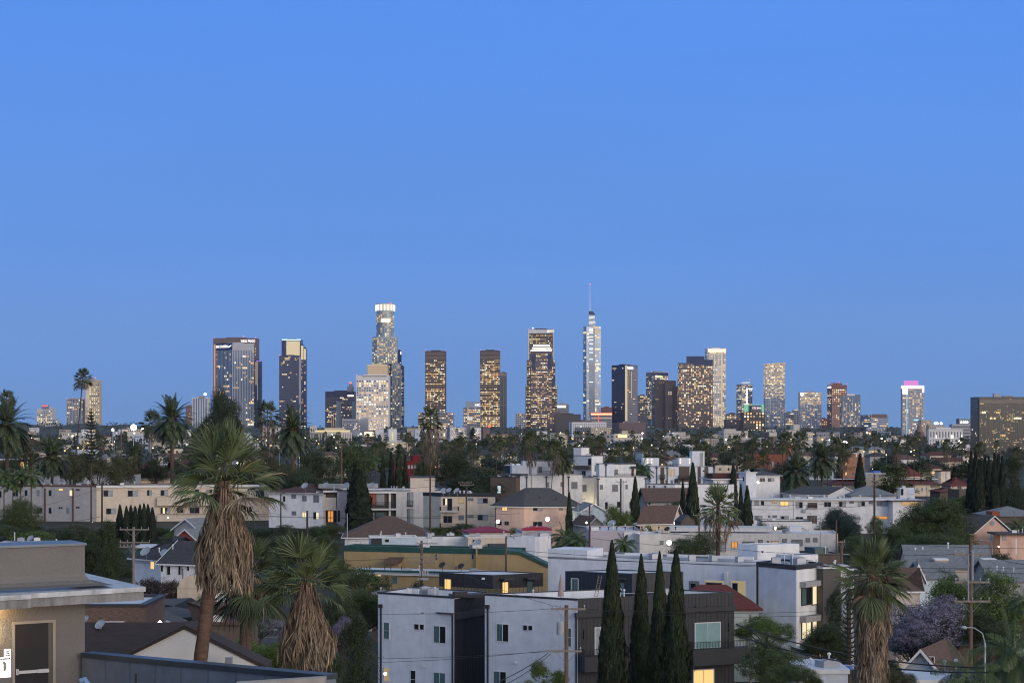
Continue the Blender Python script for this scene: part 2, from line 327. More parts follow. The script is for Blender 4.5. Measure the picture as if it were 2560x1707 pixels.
slab(r, 'purple_light_edge', f[0], 641, 652.5, 901.5, 903, 4600, emi('purple', (.45,.2,1), 1), .5); slab(r, 'light_streak', f[0], 643.6, 645, 908, 1000, 4600, emi('streak', (.5,.5,.65), .5), .5)
# navy pair
r, f, z = tower('stepped tower with a floodlit gold crown behind the plain navy tower', (704,704,752), 849, 4800, 'navy', 'blue', 3.6, 4.2, .7, .6, .05, zones=[(900,None,{})])
gp = emi('gold_floodlit', (.95,.78,.48), .55)
slab(r, 'floodlit_panel', f[0], 715, 750, 852, 888, 4800, mat('gold_panels', (.5,.43,.3), .5, .3, .12, emit=0), .6, .4); slab(r, 'crown_light', f[0], 705, 752, 848, 850.2, 4800, emi('cyan_edge', (.6,.95,1), 1.6), .8)
s1, f1, _ = tower('', (752,752,759), 863, 4800, 'navy', 'dark', 3.6, 4.2, .6, .6, .3, parent=r, zones=[(902,None,{})]); slab(r, 'floodlit_panel', f1[0], 752.5, 758.5, 864, 899, 4800, gp, .6)
s1, f1, _ = tower('', (759,759,765.5), 871, 4800, 'navy', 'dark', 3.6, 4.2, .6, .6, .3, parent=r, zones=[(902,None,{})]); slab(r, 'floodlit_panel', f1[0], 759.5, 765, 872, 899, 4800, gp, .6)
fp_ = slab(r, 'floodlit_panel', f[0], 716.5, 749, 853, 888, 4800, gp, .3, 1.1)
r, f, z = tower('plain navy glass tower with a thin scatter of lit offices', (698,698,747), 890, 4450, 'navy', 'dark', 3.2, 3.9, .82, .55, .05, beacon=2)
slab(r, 'side_bay', f[0], 747, 752.5, 892, 1075, 4450, TW['steel'], .5, -1.2)
# low dark tower with crane
r, f, z = tower('low dark blue tower with a small red-beaconed turret and angled roof mast', (813,813,886), 979, 4500, 'navy', 'dark', 3.2, 4, .8, .55, .12, zones=[(992,None,{})])
slab(r, 'turret', f[0], 868, 884, 966, 979, 4500, TW['steel'], 12, -12); slab(r, 'turret', f[0], 872, 881, 959, 966, 4500, TW['steel'], 8, -9); dot(r, 876, 957, 4490, 2.6); mast(r, 838, 976, 979, 4500, .5, TW['grey']); slab(r, 'roof_mast', f[0], 831, 844, 975.8, 976.8, 4500, TW['grey'], 1, 0)
slab(r, 'lit_sign', f[0], 869, 884, 987, 991, 4500, emi('sgn2', (1,.85,.65), 2.2), .5)
slab(r, 'pale_rib', f[0], 841, 847, 1002, 1070, 4500, TW['lgrey'], 2); slab(r, 'pale_rib', f[0], 847, 853, 1005, 1070, 4500, TW['steel'], 2); slab(r, 'pale_rib', f[0], 826, 841, 1026, 1028.5, 4500, TW['lgrey'], 3); slab(r, 'pale_rib', f[0], 880, 887, 1004, 1045, 4500, TW['lgrey'], 3)
for xx in (829, 833, 839): slab(r, 'light_strip', f[0], xx, xx+1.2, 1032, 1068, 4500, LITA[1], 1)
# white grid hotel + gold box behind
r, f, z = tower('short cream-panelled tower top lit from below, behind the white gridded block', (918,918,968), 912, 4450, 'gold', 'dark', 60, 3.8, .96, .12, 0)
slab(r, 'floodlit_panel', f[0], 919, 967, 913, 936, 4450, emi('cream_flood', (.9,.66,.42), .42), .3)
for i in range(4): slab(r, 'brown_joint', f[0], 919, 967, 917+5*i, 917.8+5*i, 4450, TW['brown'], .7)  # brown strips between the panels
r, f, z = tower('broad white gridded block in front of the round-topped tower, most offices lit', (890,890,972), 939, 4350, 'white', 'dark', 5.9, 5.6, .62, .58, .62, zones=[(950,1071,{})], beacon=2)
slab(r, 'penthouse', f[0], 908, 968, 936, 939, 4350, TW['white'], 4)
# round-topped tower
D0 = 4700; r = thing('round_skyscraper', 'tallest round-topped pale skyscraper with a glowing white crown', 'skyscraper', (X(963, D0), D0, 0))
def ring(px0, px1, y0, y1, n, flat=1.0):
    c = (px0+px1)/2; rad = (X(px1, D0)-X(px0, D0))/2; return [(X(c, D0)+rad*cos(2*pi*i/n), D0+rad*flat*sin(2*pi*i/n)) for i in range(n)]
mb = MB(); mb.prism(ring(941,985,0,0,24), 0, Z(777, D0)); mb.prism(ring(941,985,0,0,24), Z(761, D0), Z(759.5, D0)); mb.build('shaft', TW['sage'], r)
mb = MB()
for (x0, x1, yt, fl) in ((932,993,843,.9), (936,1000,911,.9), (929,1002,925,.8)): mb.prism([(X(x0, D0), D0-18*fl), (X(x0+12, D0), D0-28*fl), (X(x1-12, D0), D0-28*fl), (X(x1, D0), D0-18*fl), (X(x1, D0), D0+30), (X(x0, D0), D0+30)], 0, Z(yt, D0))
mb.build('setback_wing', TW['sage'], r)
gb = MB(); rr = random.Random(5)
def curve_cells(n0, pts, y0, y1, rp, lit, fx=.62):
    for i in n0:
        fr = Frm(pts[i], pts[(i+1) % len(pts)])
        if fr.n.y > 0: fr = Frm(pts[(i+1) % len(pts)], pts[i])
        nn = max(1, round(fr.len/5.5))
        for k in range(nn): cells(fr, gb, fr.len*k/nn, fr.len*(k+1)/nn, Z(y1, D0), Z(y0, D0), 50, rp, fx, .6, lit, .3, 1, seed=i*3+k)
pr = ring(941,985,0,0,24); curve_cells(range(12,24), pr, 781, 842, 4.4, lambda t: .75 if .5 < t < .78 else .3)
for (x0, x1, ya, yb, lt, fl) in ((932,993,846,911,.38,.9), (936,1000,914,1072,.3,.9)):
    pts = [(X(x0, D0), D0-18*fl), (X(x0+12, D0), D0-28*fl), (X(x1-12, D0), D0-28*fl), (X(x1, D0), D0-18*fl)]; curve_cells(range(0,3), pts, ya, yb, 4.6, lt)
g = gb.build('window_grid', [GL['blue']]+LITA, r); g['kind'] = 'stuff'
mb = MB(); cr_ = ring(939.5,986.5,0,0,16)
for i in range(16):
    a, b = V(cr_[i]+(0,)), V(cr_[(i+1) % 16]+(0,)); c = (a+b)/2; mb.tube([(a.x,a.y,Z(777,D0)), (a.x,a.y,Z(763,D0))], 1.6, 6)
    cc = V((X(963,D0), D0, 0)); q = cc+(a-cc)*.9; q2 = cc+(b-cc)*.9; mb.face([(q.x,q.y,Z(777,D0)), (q2.x,q2.y,Z(777,D0)), (q2.x,q2.y,Z(761,D0)), (q.x,q.y,Z(761,D0))], 1)
mb.build('glowing_crown', [emi('crown_rib', (1,.93,.80), 1.7), emi('crown_glow', (1,.86,.66), .42)], r); dot(r, 977, 758, D0-20, 1.2); mast(r, 977, 756, 760, D0-20, .3, TW['grey'])
slab(r, 'lit_floor', Frm((X(941,D0), D0-30), (X(985,D0), D0-30)), 953, 975, 797, 806, D0, emi('litfl', (1,.92,.62), 1.3), .2, 4)
r, f, z = tower('dark blue slab peeking out right of the round-topped tower', (992,992,1003), 877, 4850, 'navy', 'dark', 3.4, 4, .7, .6, .3, zones=[(905,None,{})]); slab(r, 'lit_sign', f[0], 1000.5, 1003, 879, 886, 4850, sw, .5); tower('', (1002,1002,1009.5), 916, 4850, 'navy', 'dark', 3.4, 4, .7, .6, .35, parent=r)
# bronze twins
for (x0, x1, yt, who, sd) in ((1063,1114,878,'left',3), (1200,1250,877,'right',8)):
    z_ = [(yt+2,yt+11,{'lit':0,'fx':.9,'cp':7,'rp':12}), (yt+12,yt+20,{'cp':4.2,'rp':9,'fx':.7,'fy':.9,'lit':0}), (yt+21,yt+84,{}), (yt+85,yt+91,{'rp':7,'fy':.9,'lit':0,'fx':.7}), (yt+93,None,{})]
    r, f, z = tower('%s one of the two matching bronze slab towers, dense amber windows' % who, (x0,x0,x1), yt, 4500+sd*10, 'dbrown', 'bronze', 3.6, 4.3, .66, .6, .46, zones=z_, beacon=2)
    slab(r, 'top_panel', f[0], x0+2, x1-2, yt+2.5, yt+10, 4500+sd*10, TW['brown'], .3, .6)
r, f, z = tower('slim dark finned tower tucked right of the right bronze tower', (1250,1250,1267), 932, 4700, 'grey', 'dark', 4, 60, .66, .97, .04, zones=[(941,None,{})]); slab(r, 'top_band', f[0], 1251, 1266, 935, 939, 4700, mat('warm_band', (.45,.3,.2), .6, .1), .4)
r, f, z = tower('low wide grid block right behind the tall shaggy centre-left palm', (1045,1045,1134), 1032, 3900, 'grey', 'dark', 4, 4.2, .8, .5, .35, d=40)
r, f, z = tower('two-step grey block with a lit lettered sign left of the right bronze tower', (1158,1158,1201), 1018, 4000, 'grey', 'dark', 4, 4.2, .75, .5, .45, roofbits=0)
u_, uf, _ = tower('', (1164,1164,1201), 1004, 4010, 'steel', 'dark', 4, 4.2, .75, .5, .45, parent=r, roofbits=0, zones=[(1019,None,{})]); sign(r, 'AHMC', uf[0], 1187, 1200, 1009.5, 1015, emi('sign_blue', (.8,.8,1), 2.4), 1.5)
# stepped tower + dark crown
r, f, z = tower('tall stepped brown tower with a pale stone frame and white cap', (1320,1320,1385), 824, 4800, 'dbrown', 'bronze', 4, 5.2, .8, .4, .3, zones=[(836,None,{})], beacon=2)
slab(r, 'white_cap', f[0], 1320, 1385, 824, 833, 4800, TW['white'], 1); slab(r, 'frame_edge', f[0], 1320, 1323, 833, 900, 4800, TW['white'], 1); slab(r, 'frame_edge', f[0], 1382, 1385, 833, 900, 4800, TW['white'], 1); sign(r, 'gen', f[0], 1368, 1384, 825.5, 831, emi('sign_y', (1,.85,.6), 1.6), 1.6); dot(r, 1332, 820, 4800, 1.5, M['white_lamp'], 'roof_lamp')
tower('', (1317,1317,1388), 900, 4790, 'dbrown', 'bronze', 4, 4.4, .7, .5, .32, parent=r, d=30, roofbits=0); tower('', (1314,1314,1393), 963, 4780, 'dbrown', 'bronze', 4, 4.4, .7, .5, .38, parent=r, d=30, roofbits=0)
r, f, z = tower('darker tower with a blazing white tiered crown, in front of the stepped brown tower', (1327,1327,1380), 880, 4600, 'mauve', 'dark', 4, 4.4, .72, .5, .4, zones=[(884,None,{})], d=30, roofbits=0)
for i, (a, b, c, d_) in enumerate(((1327,1380,874,880), (1330,1378,868,874), (1333,1375,861,868))): slab(r, 'lit_crown_tier', f[0], a, b, c, d_-2.2, 4600, emi('crown_green', (.95,1,.88), 1.15), 6-2*i, -6)
slab(r, 'dark_bay', f[0], 1329, 1339, 884, 925, 4600, TW['navy'], .6); slab(r, 'dark_bay', f[0], 1369, 1379, 884, 925, 4600, TW['navy'], .6)
r, f, z = tower('low grey block with a white-lit top storey right of the stepped tower', (1392,1392,1423), 1011, 4400, 'grey', 'dark', 60, 4.6, .95, .5, .1); slab(r, 'lit_band', f[0], 1393, 1415, 1013, 1019, 4400, emi('wband', (1,.97,.85), 1.2), .5); mast(r, 1400, 998, 1011, 4405, .6, TW['grey']); mast(r, 1404, 1002, 1011, 4405, .6, TW['grey'])
tower('small blue-grey block left of the stepped brown tower', (1288,1288,1314), 1034, 4200, 'lgrey', 'dark', 5, 5, .7, .55, .15)
tower('taupe office block at the foot of the stepped tower', (1368,1368,1410), 1032, 3900, 'mauve', 'dark', 5, 5, .55, .55, .25); tower('dark brown banded office block between the stepped tower and the icy tower', (1387,1387,1452), 1036, 3700, 'dbrown', 'dark', 70, 4.4, .98, .45, .03); 
tower('brown block under the icy spired tower', (1410,1410,1480), 1052, 3800, 'mauve', 'dark', 8, 5, .55, .5, .05)
# icy spired tower
D1 = 4650; r, f, z = tower('slender icy blue glass skyscraper with a long needle spire', (1458,1466,1502), 816, D1, 'ice', 'pale', 3.8, 4.3, .82, .8, .13, name='spired_skyscraper', cat='skyscraper', dl=12, dr=8, roofbits=0)
mb = MB(); prof = [(816,1471,1490),(800,1471.5,1488.5),(784,1472,1487),(778,1472.5,1481)]
for (ya, a, b), (yb, c, d_) in zip(prof, prof[1:]):
    mb.hexa([(X(a,D1),D1-2,Z(ya,D1)),(X(b,D1),D1-2,Z(ya,D1)),(X(b,D1),D1+16,Z(ya,D1)),(X(a,D1),D1+16,Z(ya,D1)),(X(c,D1),D1-1,Z(yb,D1)),(X(d_,D1),D1-1,Z(yb,D1)),(X(d_,D1),D1+14,Z(yb,D1)),(X(c,D1),D1+14,Z(yb,D1))])
mb.build('sail_crown', TW['dnavy'], r)
lb = MB()
for i in range(9): y = 789+i*3.1; a = P(1471.7, y, D1-4); b = P(1487+i*.3, y+.6, D1-4); lb.obox(a, b-a, V((0,-.6,0)), V((0,0,.8)))
for i, y in enumerate((822,826,829,833,843,851,860,872,874,882,899,956)): a = P(1473, y, D1-1.5); lb.obox(a, V((10,0,0)), V((0,-2.5,0)), V((0,0,1.5)))
lb.build('light_band', emi('icelight', (.85,.95,1), 1.7), r)
mb = MB(); mb.tube([P(1475, 780, D1), P(1475, 745, D1), P(1474.6, 711, D1)], [1.1,.8,.5], 6); mb.build('spire', emi('spire_m', (.75,.72,.78), .5), r); dot(r, 1474.6, 710, D1, 1.6)
ed = MB()
for xx in (1467, 1485, 1497): a = P(xx, 817, D1+4); ed.tube([a, P(xx, 1068, D1+4)+V((0,-8,0))], .5, 4)
slab(r, 'lit_office_cluster', f[1], 1487, 1496, 822, 834, D1, LITA[1], .1, .5); dot(r, 1489, 817, D1-2, .8)
slab(r, 'centre_bay', f[1], 1472.5, 1487, 820, 1040, D1, TW['steel'], .05, .36)
# neon block
r, f, z = tower('low grey block crowned by a glowing red neon band', (1477,1477,1530), 1031, 4100, 'grey', 'dark', 60, 5, .98, .4, .04, roofbits=0)
slab(r, 'neon_band', f[0], 1477, 1530, 1033, 1037, 4100, emi('neon', (1,.45,.22), 1.8), 1); slab(r, 'neon_outline', f[0], 1477, 1530, 1031.3, 1032.3, 4100, emi('neon_red', (1,.07,.05), 1.5), 1.4); slab(r, 'neon_post', f[0], 1495, 1497, 1038, 1058, 4100, emi('neon_red', (1,.07,.05), 1.5), 1.4)
tower('dark red stone block rising behind the neon-banded block', (1504,1504,1530), 1019, 4400, 'red', 'dark', 5, 5, .6, .5, .02)
# dark blue corner tower
r, f, z = tower('dark blue faceted glass tower with one golden vertical stripe', (1529,1562,1594), 913, 4400, 'navy', 'dark', 3.6, 4.2, .86, .5, .03, zones=[(918,1058,{})], dl=30, dr=14)
gs = slab(r, 'golden_stripe', f[1], 1562.5, 1568, 914, 1052, 4400, emi('gold_st', (.75,.62,.36), .5), .6); slab(r, 'lit_sign', f[1], 1569, 1582, 916.5, 922, 4400, sw, .7); slab(r, 'dotted_lights', f[1], 1577.6, 1579, 929, 995, 4400, LITA[1], .5)
slab(r, 'sign_dot', f[1], 1583, 1585, 918, 922, 4400, emi('blue_dot', (.1,.25,1), 1.5), .9)
tower('low dark blue office block right of the gold-striped tower', (1595,1595,1618), 989, 4500, 'dnavy', 'dark', 4, 4.6, .8, .5, .2)
# grid tower with sign + brown group
r, f, z = tower('grey gridded tower with a dark top band and a white and yellow sign', (1615,1629,1671), 931, 4700, 'grey', 'dark', 4.2, 4.6, .66, .6, .3, zones=[(940,None,{})], dl=30, dr=3, beacon=2)
slab(r, 'top_band', f[1], 1629.5, 1670.5, 932, 939, 4700, TW['navy'], .3, .5); slab(r, 'lit_sign', f[1], 1638, 1645, 938.5, 942, 4700, sw, .8); slab(r, 'lit_sign', f[1], 1646, 1654, 938.5, 942, 4700, emi('yel', (1,.8,.2), 1.5), .8)
r, f, z = tower('rose brown stepped stone tower in front of the gridded tower', (1630,1637,1661), 949, 4500, 'mauve', 'bronze', 5, 4.6, .45, .5, .04, dl=30, dr=2, roofbits=0)
tower('', (1661,1661,1690), 951, 4520, 'mauve', 'bronze', 5, 4.6, .45, .5, .03, parent=r, d=30, roofbits=0); tower('', (1663,1663,1681), 960, 4480, 'rose', 'bronze', 5, 4.6, .45, .5, .06, parent=r, d=30, roofbits=0); tower('', (1681,1681,1700), 965, 4490, 'mauve', 'bronze', 5, 4.6, .45, .5, .06, parent=r, d=30, roofbits=0)
r, f, z = tower('white stone tower with a brightly lit crown behind the wide dark tower', (1762,1769,1815), 872, 4750, 'white', 'dark', 4.2, 4.6, .5, .55, .25, zones=[(880,918,{'lit':.2}), (922,None,{'lit':.5})], dl=30, dr=2, beacon=2)
slab(r, 'lit_crown', f[1], 1769.5, 1814.5, 872.5, 880, 4750, emi('crn2', (1,.86,.6), 1.1), .6)
slab(r, 'lit_rib', f[1], 1802, 1806, 885, 1080, 4750, emi('rib2', (.85,.68,.45), .55), .6)
for i in range(4): slab(r, 'lit_pier', f[1], 1776+i*9, 1778+i*9, 881, 918, 4750, emi('rib2', (.85,.68,.45), .55), .5)
r, f, z = tower('wide dark tower with a blue box top and scattered amber windows', (1694,1697,1782), 907, 4400, 'dnavy', 'bronze', 4.0, 4.2, .78, .7, .3, zones=[(911,1010,{'lit':.42}), (1012,None,{'lit':.17})], mode=1, dl=25, dr=2, roofbits=0)
slab(r, 'blue_box_top', f[1], 1717, 1762, 890, 914, 4400, TW['navy'], .8, -8); slab(r, 'blue_box_top', f[1], 1762, 1779, 899, 914, 4400, TW['navy'], .8, -8); slab(r, 'blue_box_top', f[1], 1762, 1740+42, 899, 914, 4400, TW['navy'], .6, .1)
slab(r, 'blue_box_top', f[1], 1733, 1782, 900, 913, 4400, TW['navy'], .8, .2)
# balcony tower, crane light
r, f, z = tower('stepped grey balcony tower with a bright white corner line', (1841,1854,1881), 961, 4700, 'lgrey', 'dark', 4, 4.4, .7, .55, .28, dl=20, dr=10, roofbits=0)
slab(r, 'roof_frame', f[0], 1850, 1870, 955.5, 957, 4700, emi('rf', (1,.9,.8), .9), 1, -6); slab(r, 'light_line', f[1], 1866, 1868, 972, 1018, 4700, emi('wl', (1,.95,1), 1.7), 1); slab(r, 'light_line', f[1], 1866, 1881, 970.5, 972.3, 4700, emi('wl', (1,.95,1), 1.7), 1); mast(r, 1874, 949, 961, 4710, .4, TW['grey']); dot(r, 1874, 949, 4710, 1)
for xx in (1852, 1868): slab(r, 'roof_column', f[0], xx, xx+1.2, 957, 962, 4700, TW['lgrey'], 1, -6)
tower('distant dark block left of the green-crowned bank block', (1816,1816,1848), 1035, 4600, 'dnavy', 'bronze', 4, 4.6, .7, .5, .4); tower('mauve grey block below the balcony tower', (1815,1815,1858), 1050, 4100, 'mauve', 'dark', 5, 5, .5, .5, .1)
r, f, z = tower('dark block with green-lit turret crowns and a pink lit sign', (1858,1858,1912), 1030, 4000, 'dbrown', 'dark', 6.4, 6.2, .6, .6, .38, roofbits=0)
gm = emi('green_crown', (.22,.75,.5), .55)
slab(r, 'green_turret', f[0], 1861, 1871, 1012, 1029, 4000, gm, 5, -5); slab(r, 'green_turret', f[0], 1904, 1910, 1012, 1029, 4000, gm, 5, -5); slab(r, 'centre_gable', f[0], 1878, 1903, 1015, 1030, 4000, TW['brown'], 5, -4); slab(r, 'green_lit_edge', f[0], 1862, 1910, 1010.5, 1012, 4000, gm, 4, -4)
slab(r, 'centre_gable', f[0], 1871, 1904, 1013, 1030, 4000, mat('dgreen', (.05,.11,.10), .6, .1), 3, -6)
sign(r, 'CTBC BANK', f[0], 1880, 1902, 1017.5, 1022, emi('pinksign', (1,.85,.9), 1.8), 6)
# glass trio
def top_gold_reflection(t): return .9 if t > .72 else (.55 if t > .5 else .12)  # dense lit panes near the top imitate the golden sunset reflection
r, f, z = tower('tall golden-topped glass tower with a slanting roofline and white zigzag lines', (1909,1913,1963), 909, 4650, 'steel', 'blue', 4.2, 3.6, .9, .5, top_gold_reflection, mode=1, dl=22, dr=1, roofbits=0)
mb = MB(); a, b = f[1].at(0, z), f[1].at(f[1].len, z); mb.hexa([a, b, b+V((0,30,0)), a+V((0,30,0)), a+V((0,0,.3)), b+V((0,0,3.2)), b+V((0,30,3.2)), a+V((0,30,.3))]); mb.build('slanting_roof', TW['gold'], r); dot(r, 1962, 907, 4650, .9)
def zig(r, frm, x0, x1, y0, y1, n, sd):
    q = random.Random(sd); mb = MB()
    for i in range(n):
        xx = x0+(i+.5)*(x1-x0)/n; y = y0+q.random()*20
        while y < y1:
            h = q.uniform(15, 40); u, za = frm.hit(xx, y); _, zb_ = frm.hit(xx, min(y1, y+h)); frm.box(mb, u, u+.9, zb_, za, .2, .6); y += h+q.uniform(4, 14); xx += q.choice((-2, 2))
    o = mb.build('white_line', TW['white'], r); return o
zig(r, f[1], 1914, 1962, 915, 1075, 6, 1)
tower('pale low office block between the golden-topped towers', (1963,1963,1985), 1032, 4500, 'lgrey', 'dark', 4, 4.5, .8, .5, .35); r, f, z = tower('thin grey core block with a flat cap left of the circle-sign tower', (1984,1984,1997), 1026, 4550, 'lgrey', 'dark', 5, 5, .5, .5, .1); slab(r, 'cap', f[0], 1986, 1996, 1023.5, 1025.5, 4550, emi('cap', (1,.8,.55), .8), .6, -2)
r, f, z = tower('shorter golden-topped glass tower with a glowing white circle sign', (1996,1999,2054), 981, 4450, 'steel', 'blue', 4.2, 3.6, .9, .5, lambda t: .8 if t > .7 else .15, mode=1, dl=20, dr=1)  # glowing upper panes paint the sunset's gold mirrored in the glass
zig(r, f[1], 1999, 2053, 984, 1080, 7, 3); u, zz = f[1].hit(2005, 985.5); mb = MB(); mb.lathe(f[1].at(u, zz, .5), [(4,0),(4,.8)], 14, axis=f[1].n); mb.build('circle_sign', sw, r)
tower('small dark red block between the circle-sign tower and the red tower', (2054,2054,2069), 1047, 4500, 'red', 'bronze', 5, 5, .5, .5, .2)
r, f, z = tower('dark red stone tower with a faceted top and a white lit corner sign', (2068,2079,2117), 962, 4600, 'red', 'bronze', 5, 4.8, .62, .5, .3, zones=[(972,1010,{'lit':.6}), (1012,None,{'lit':.12})], dl=30, dr=6, roofbits=0, beacon=2)
slab(r, 'faceted_top', f[1], 2080, 2108, 957, 962, 4600, TW['red'], .8, -10); slab(r, 'lit_sign', f[0], 2070, 2078, 966, 970, 4600, sw, .5); dot(r, 2098, 956, 4600, 1)
r, f, z = tower('teal glass tower with a white roof strip in front of the red tower', (2100,2104,2151), 989, 4350, 'teal', 'blue', 4.4, 4.4, .7, .8, .2, mode=1, dl=14, dr=1, roofbits=0)
slab(r, 'white_roof_strip', f[1], 2118, 2138, 984.5, 990, 4350, TW['white'], .8, -4); zig(r, f[1], 2105, 2150, 994, 1105, 6, 9); slab(r, 'roof_fin', f[1], 2138, 2151, 986.5, 990, 4350, TW['teal'], .5, -3)
r, f, z = tower('long grey block with an amber corner right of the teal tower', (2151,2178,2221), 1037, 4100, 'steel', 'blue', 4, 4.6, .85, .5, .17, dl=30, dr=3, roofbits=0); slab(r, 'roof_deck', f[1], 2180, 2217, 1035, 1044, 4100, TW['mauve'], .5)
D2 = 3800; r, f, z = tower('white and teal block with a zigzag honeycomb front below the long grey block', (2166,2166,2216), 1067, D2, 'teal', 'blue', 5, 5, .5, .5, .08, roofbits=0)
mb = MB()
for j in range(11):
    for i in range(13):
        x = 2167+i*3.7+(1.85 if j % 2 else 0); y = 1069+j*4.6; a = P(x, y, D2)-V((0,.5,0)); mb.obox(a, V((1.2,0,0)), V((0,-.4,0)), V((.9 if j % 2 else -.9, 0, -3.3)))
mb.build('honeycomb_screen', TW['white'], r); slab(r, 'white_sign_box', f[0], 2179, 2192, 1063, 1069, D2, TW['white'], 2); tower('', (2148,2148,2166), 1066, D2+40, 'mauve', 'dark', 5, 5, .5, .5, .1, parent=r, roofbits=0)
# pink-crowned tower
D3 = 3300; r, f, z = tower('balcony tower with a glowing white frame and pink-lit crown', (2252,2256,2310), 964, D3, 'lgrey', 'blue', 3.5, 3.7, .62, .62, .24, mode=1, dl=16, dr=3, roofbits=0, zones=[(972,None,{})])
pk = emi('pink_crown', (1,.33,.85), .7); wk = emi('white_frame_glow', (1,.85,.97), 1.8)
slab(r, 'pink_crown', f[1], 2263, 2298, 951, 963, D3, pk, 2, -8); slab(r, 'glowing_frame', f[1], 2252.5, 2310, 963.5, 971, D3, wk, .8, .4); slab(r, 'glowing_frame', f[1], 2256, 2269, 971, 985, D3, wk, .8, .4); slab(r, 'glowing_frame', f[1], 2305.5, 2310, 971, 981, D3, wk, .8, .4)
slab(r, 'pale_rib', f[1], 2265.5, 2268, 985, 1100, D3, emi('blr', (.5,.8,1), .45), .6); slab(r, 'blue_lit_floor', f[1], 2284, 2296, 1048, 1051, D3, emi('cy', (.3,.85,1), .9), .5)
for i in range(15): slab(r, 'crown_fin', f[1], 2264+i*2.25, 2264.8+i*2.25, 951.5, 963, D3, emi('pk2', (.75,.25,.75), .6), 3, -8)
# pointed church tower lit pink
D4 = 2300; r = thing('church_tower', 'ornate stone church tower with pinnacles, washed in pink light', 'church tower', (X(2298, D4), D4, 0))
mb = MB(); mb.box((X(2298,D4), D4, Z(1090,D4)/2), (X(2318,D4)-X(2278,D4), 20, Z(1090,D4)), 0); mb.build('wall', TW['mauve'], r)
mb = MB()
for i in range(6):
    x = 2278+i*8; a = P(x, 1090, D4-10); mb.lathe(a-V((0,0,12)), [(.9,0),(.9,12),(1.3,12.2),(.1,18 if i in (0,5) else 15)], 5)
mb.tube([P(2298,1090,D4), P(2298,1075,D4), P(2298,1052,D4)], [4,2.2,.3], 8)
mb.lathe(P(2298,1092,D4), [(7,0),(6.5,6),(3.5,8),(3,14),(.5,18)], 8); mb.build('pinnacle', TW['rose'], r)
mb = MB()
for i in range(9): x = 2281+i*4.2; a = P(x, 1140, D4-10.3); mb.obox(a, V((.8,0,0)), V((0,-.3,0)), V((0,0,20)))
mb.build('lancet_window', GL['dark'], r)
mb = MB()
for x in (2279, 2317): a = P(x, 1134, D4-10.6); mb.obox(a, V((.5,0,0)), V((0,-.3,0)), V((0,0,9)))
mb.build('uplight', emi('pinkwash', (.9,.6,1), 1.2), r)
# dark curtain-wall slab at the right edge
D5 = 1400; r, f, z = tower('long dark mirrored slab at the right edge, yellow lit offices in clusters', (2426,2447,2640), 992, D5, 'blk', 'black', 3.1/2, 2.9/2, .9, .86, .02, dl=18, dr=2, roofbits=0, zones=[(996,None,{})])
mb = MB(); q = random.Random(8)
blobs = [(2496,1025,6,3,.9),(2493,1032,7,3,.7),(2500,1044,10,5,.6),(2530,1040,12,6,.7),(2522,1050,8,3,.9),(2534,1054,7,2,.9),(2545,1042,8,4,.5),(2460,1030,10,3,.35),(2470,1045,9,4,.3),(2485,1080,9,6,.55),(2525,1078,9,6,.5),(2514,1070,10,5,.35),(2545,1100,12,8,.2),(2455,1060,10,6,.3),(2500,1100,20,8,.3),(2540,1030,12,4,.3),(2470,1105,14,8,.25),(2535,1107,6,2,.8),(2500,1122,30,6,.2)]
fr = f[1]; u = .8
while u < fr.len-1:
    zz = 2.5
    while zz < z-3:
        pt = fr.at(u, zz); px = CX+pt.x/pt.y*F; py = HY+(H-pt.z)/pt.y*F
        pr_ = max([b[4]*math.exp(-((px-b[0])/b[2])**2-((py-b[1])/b[3])**2) for b in blobs]+[.012])
        if q.random() < pr_: fr.quad(mb, u+.1, u+.62, zz+.12, zz+.6, .3, q.choice((0,0,1)))
        zz += .9
    u += .78
g = mb.build('lit_window', [emi('slab_light', (1,.80,.30), .9), emi('slab_light_dim', (.9,.75,.4), .35)], r); g['kind'] = 'stuff'
slab(r, 'top_band', fr, 2448, 2639, 999, 1008, D5, mat('bronze_band', (.16,.14,.11), .4, .5, .3, stretch=(1,1,8)), .2, .3)
mb = MB()
for i in range(60): fr.box(mb, i*1.0+.5, i*1.0+.56, 0, z, .3, .4)
for j in range(17): fr.box(mb, .3, fr.len-.3, 2+j*2.7, 2.06+j*2.7, .3, .42)
g = mb.build('mullion', mat('mullion', (.14,.14,.13), .5, 0), r); g['kind'] = 'stuff'
slab(r, 'roof_box', fr, 2487, 2502, 983, 992, D5, TW['lgrey'], 3, -5); slab(r, 'roof_box', fr, 2510, 2535, 989, 992, D5, TW['grey'], 3, -5)
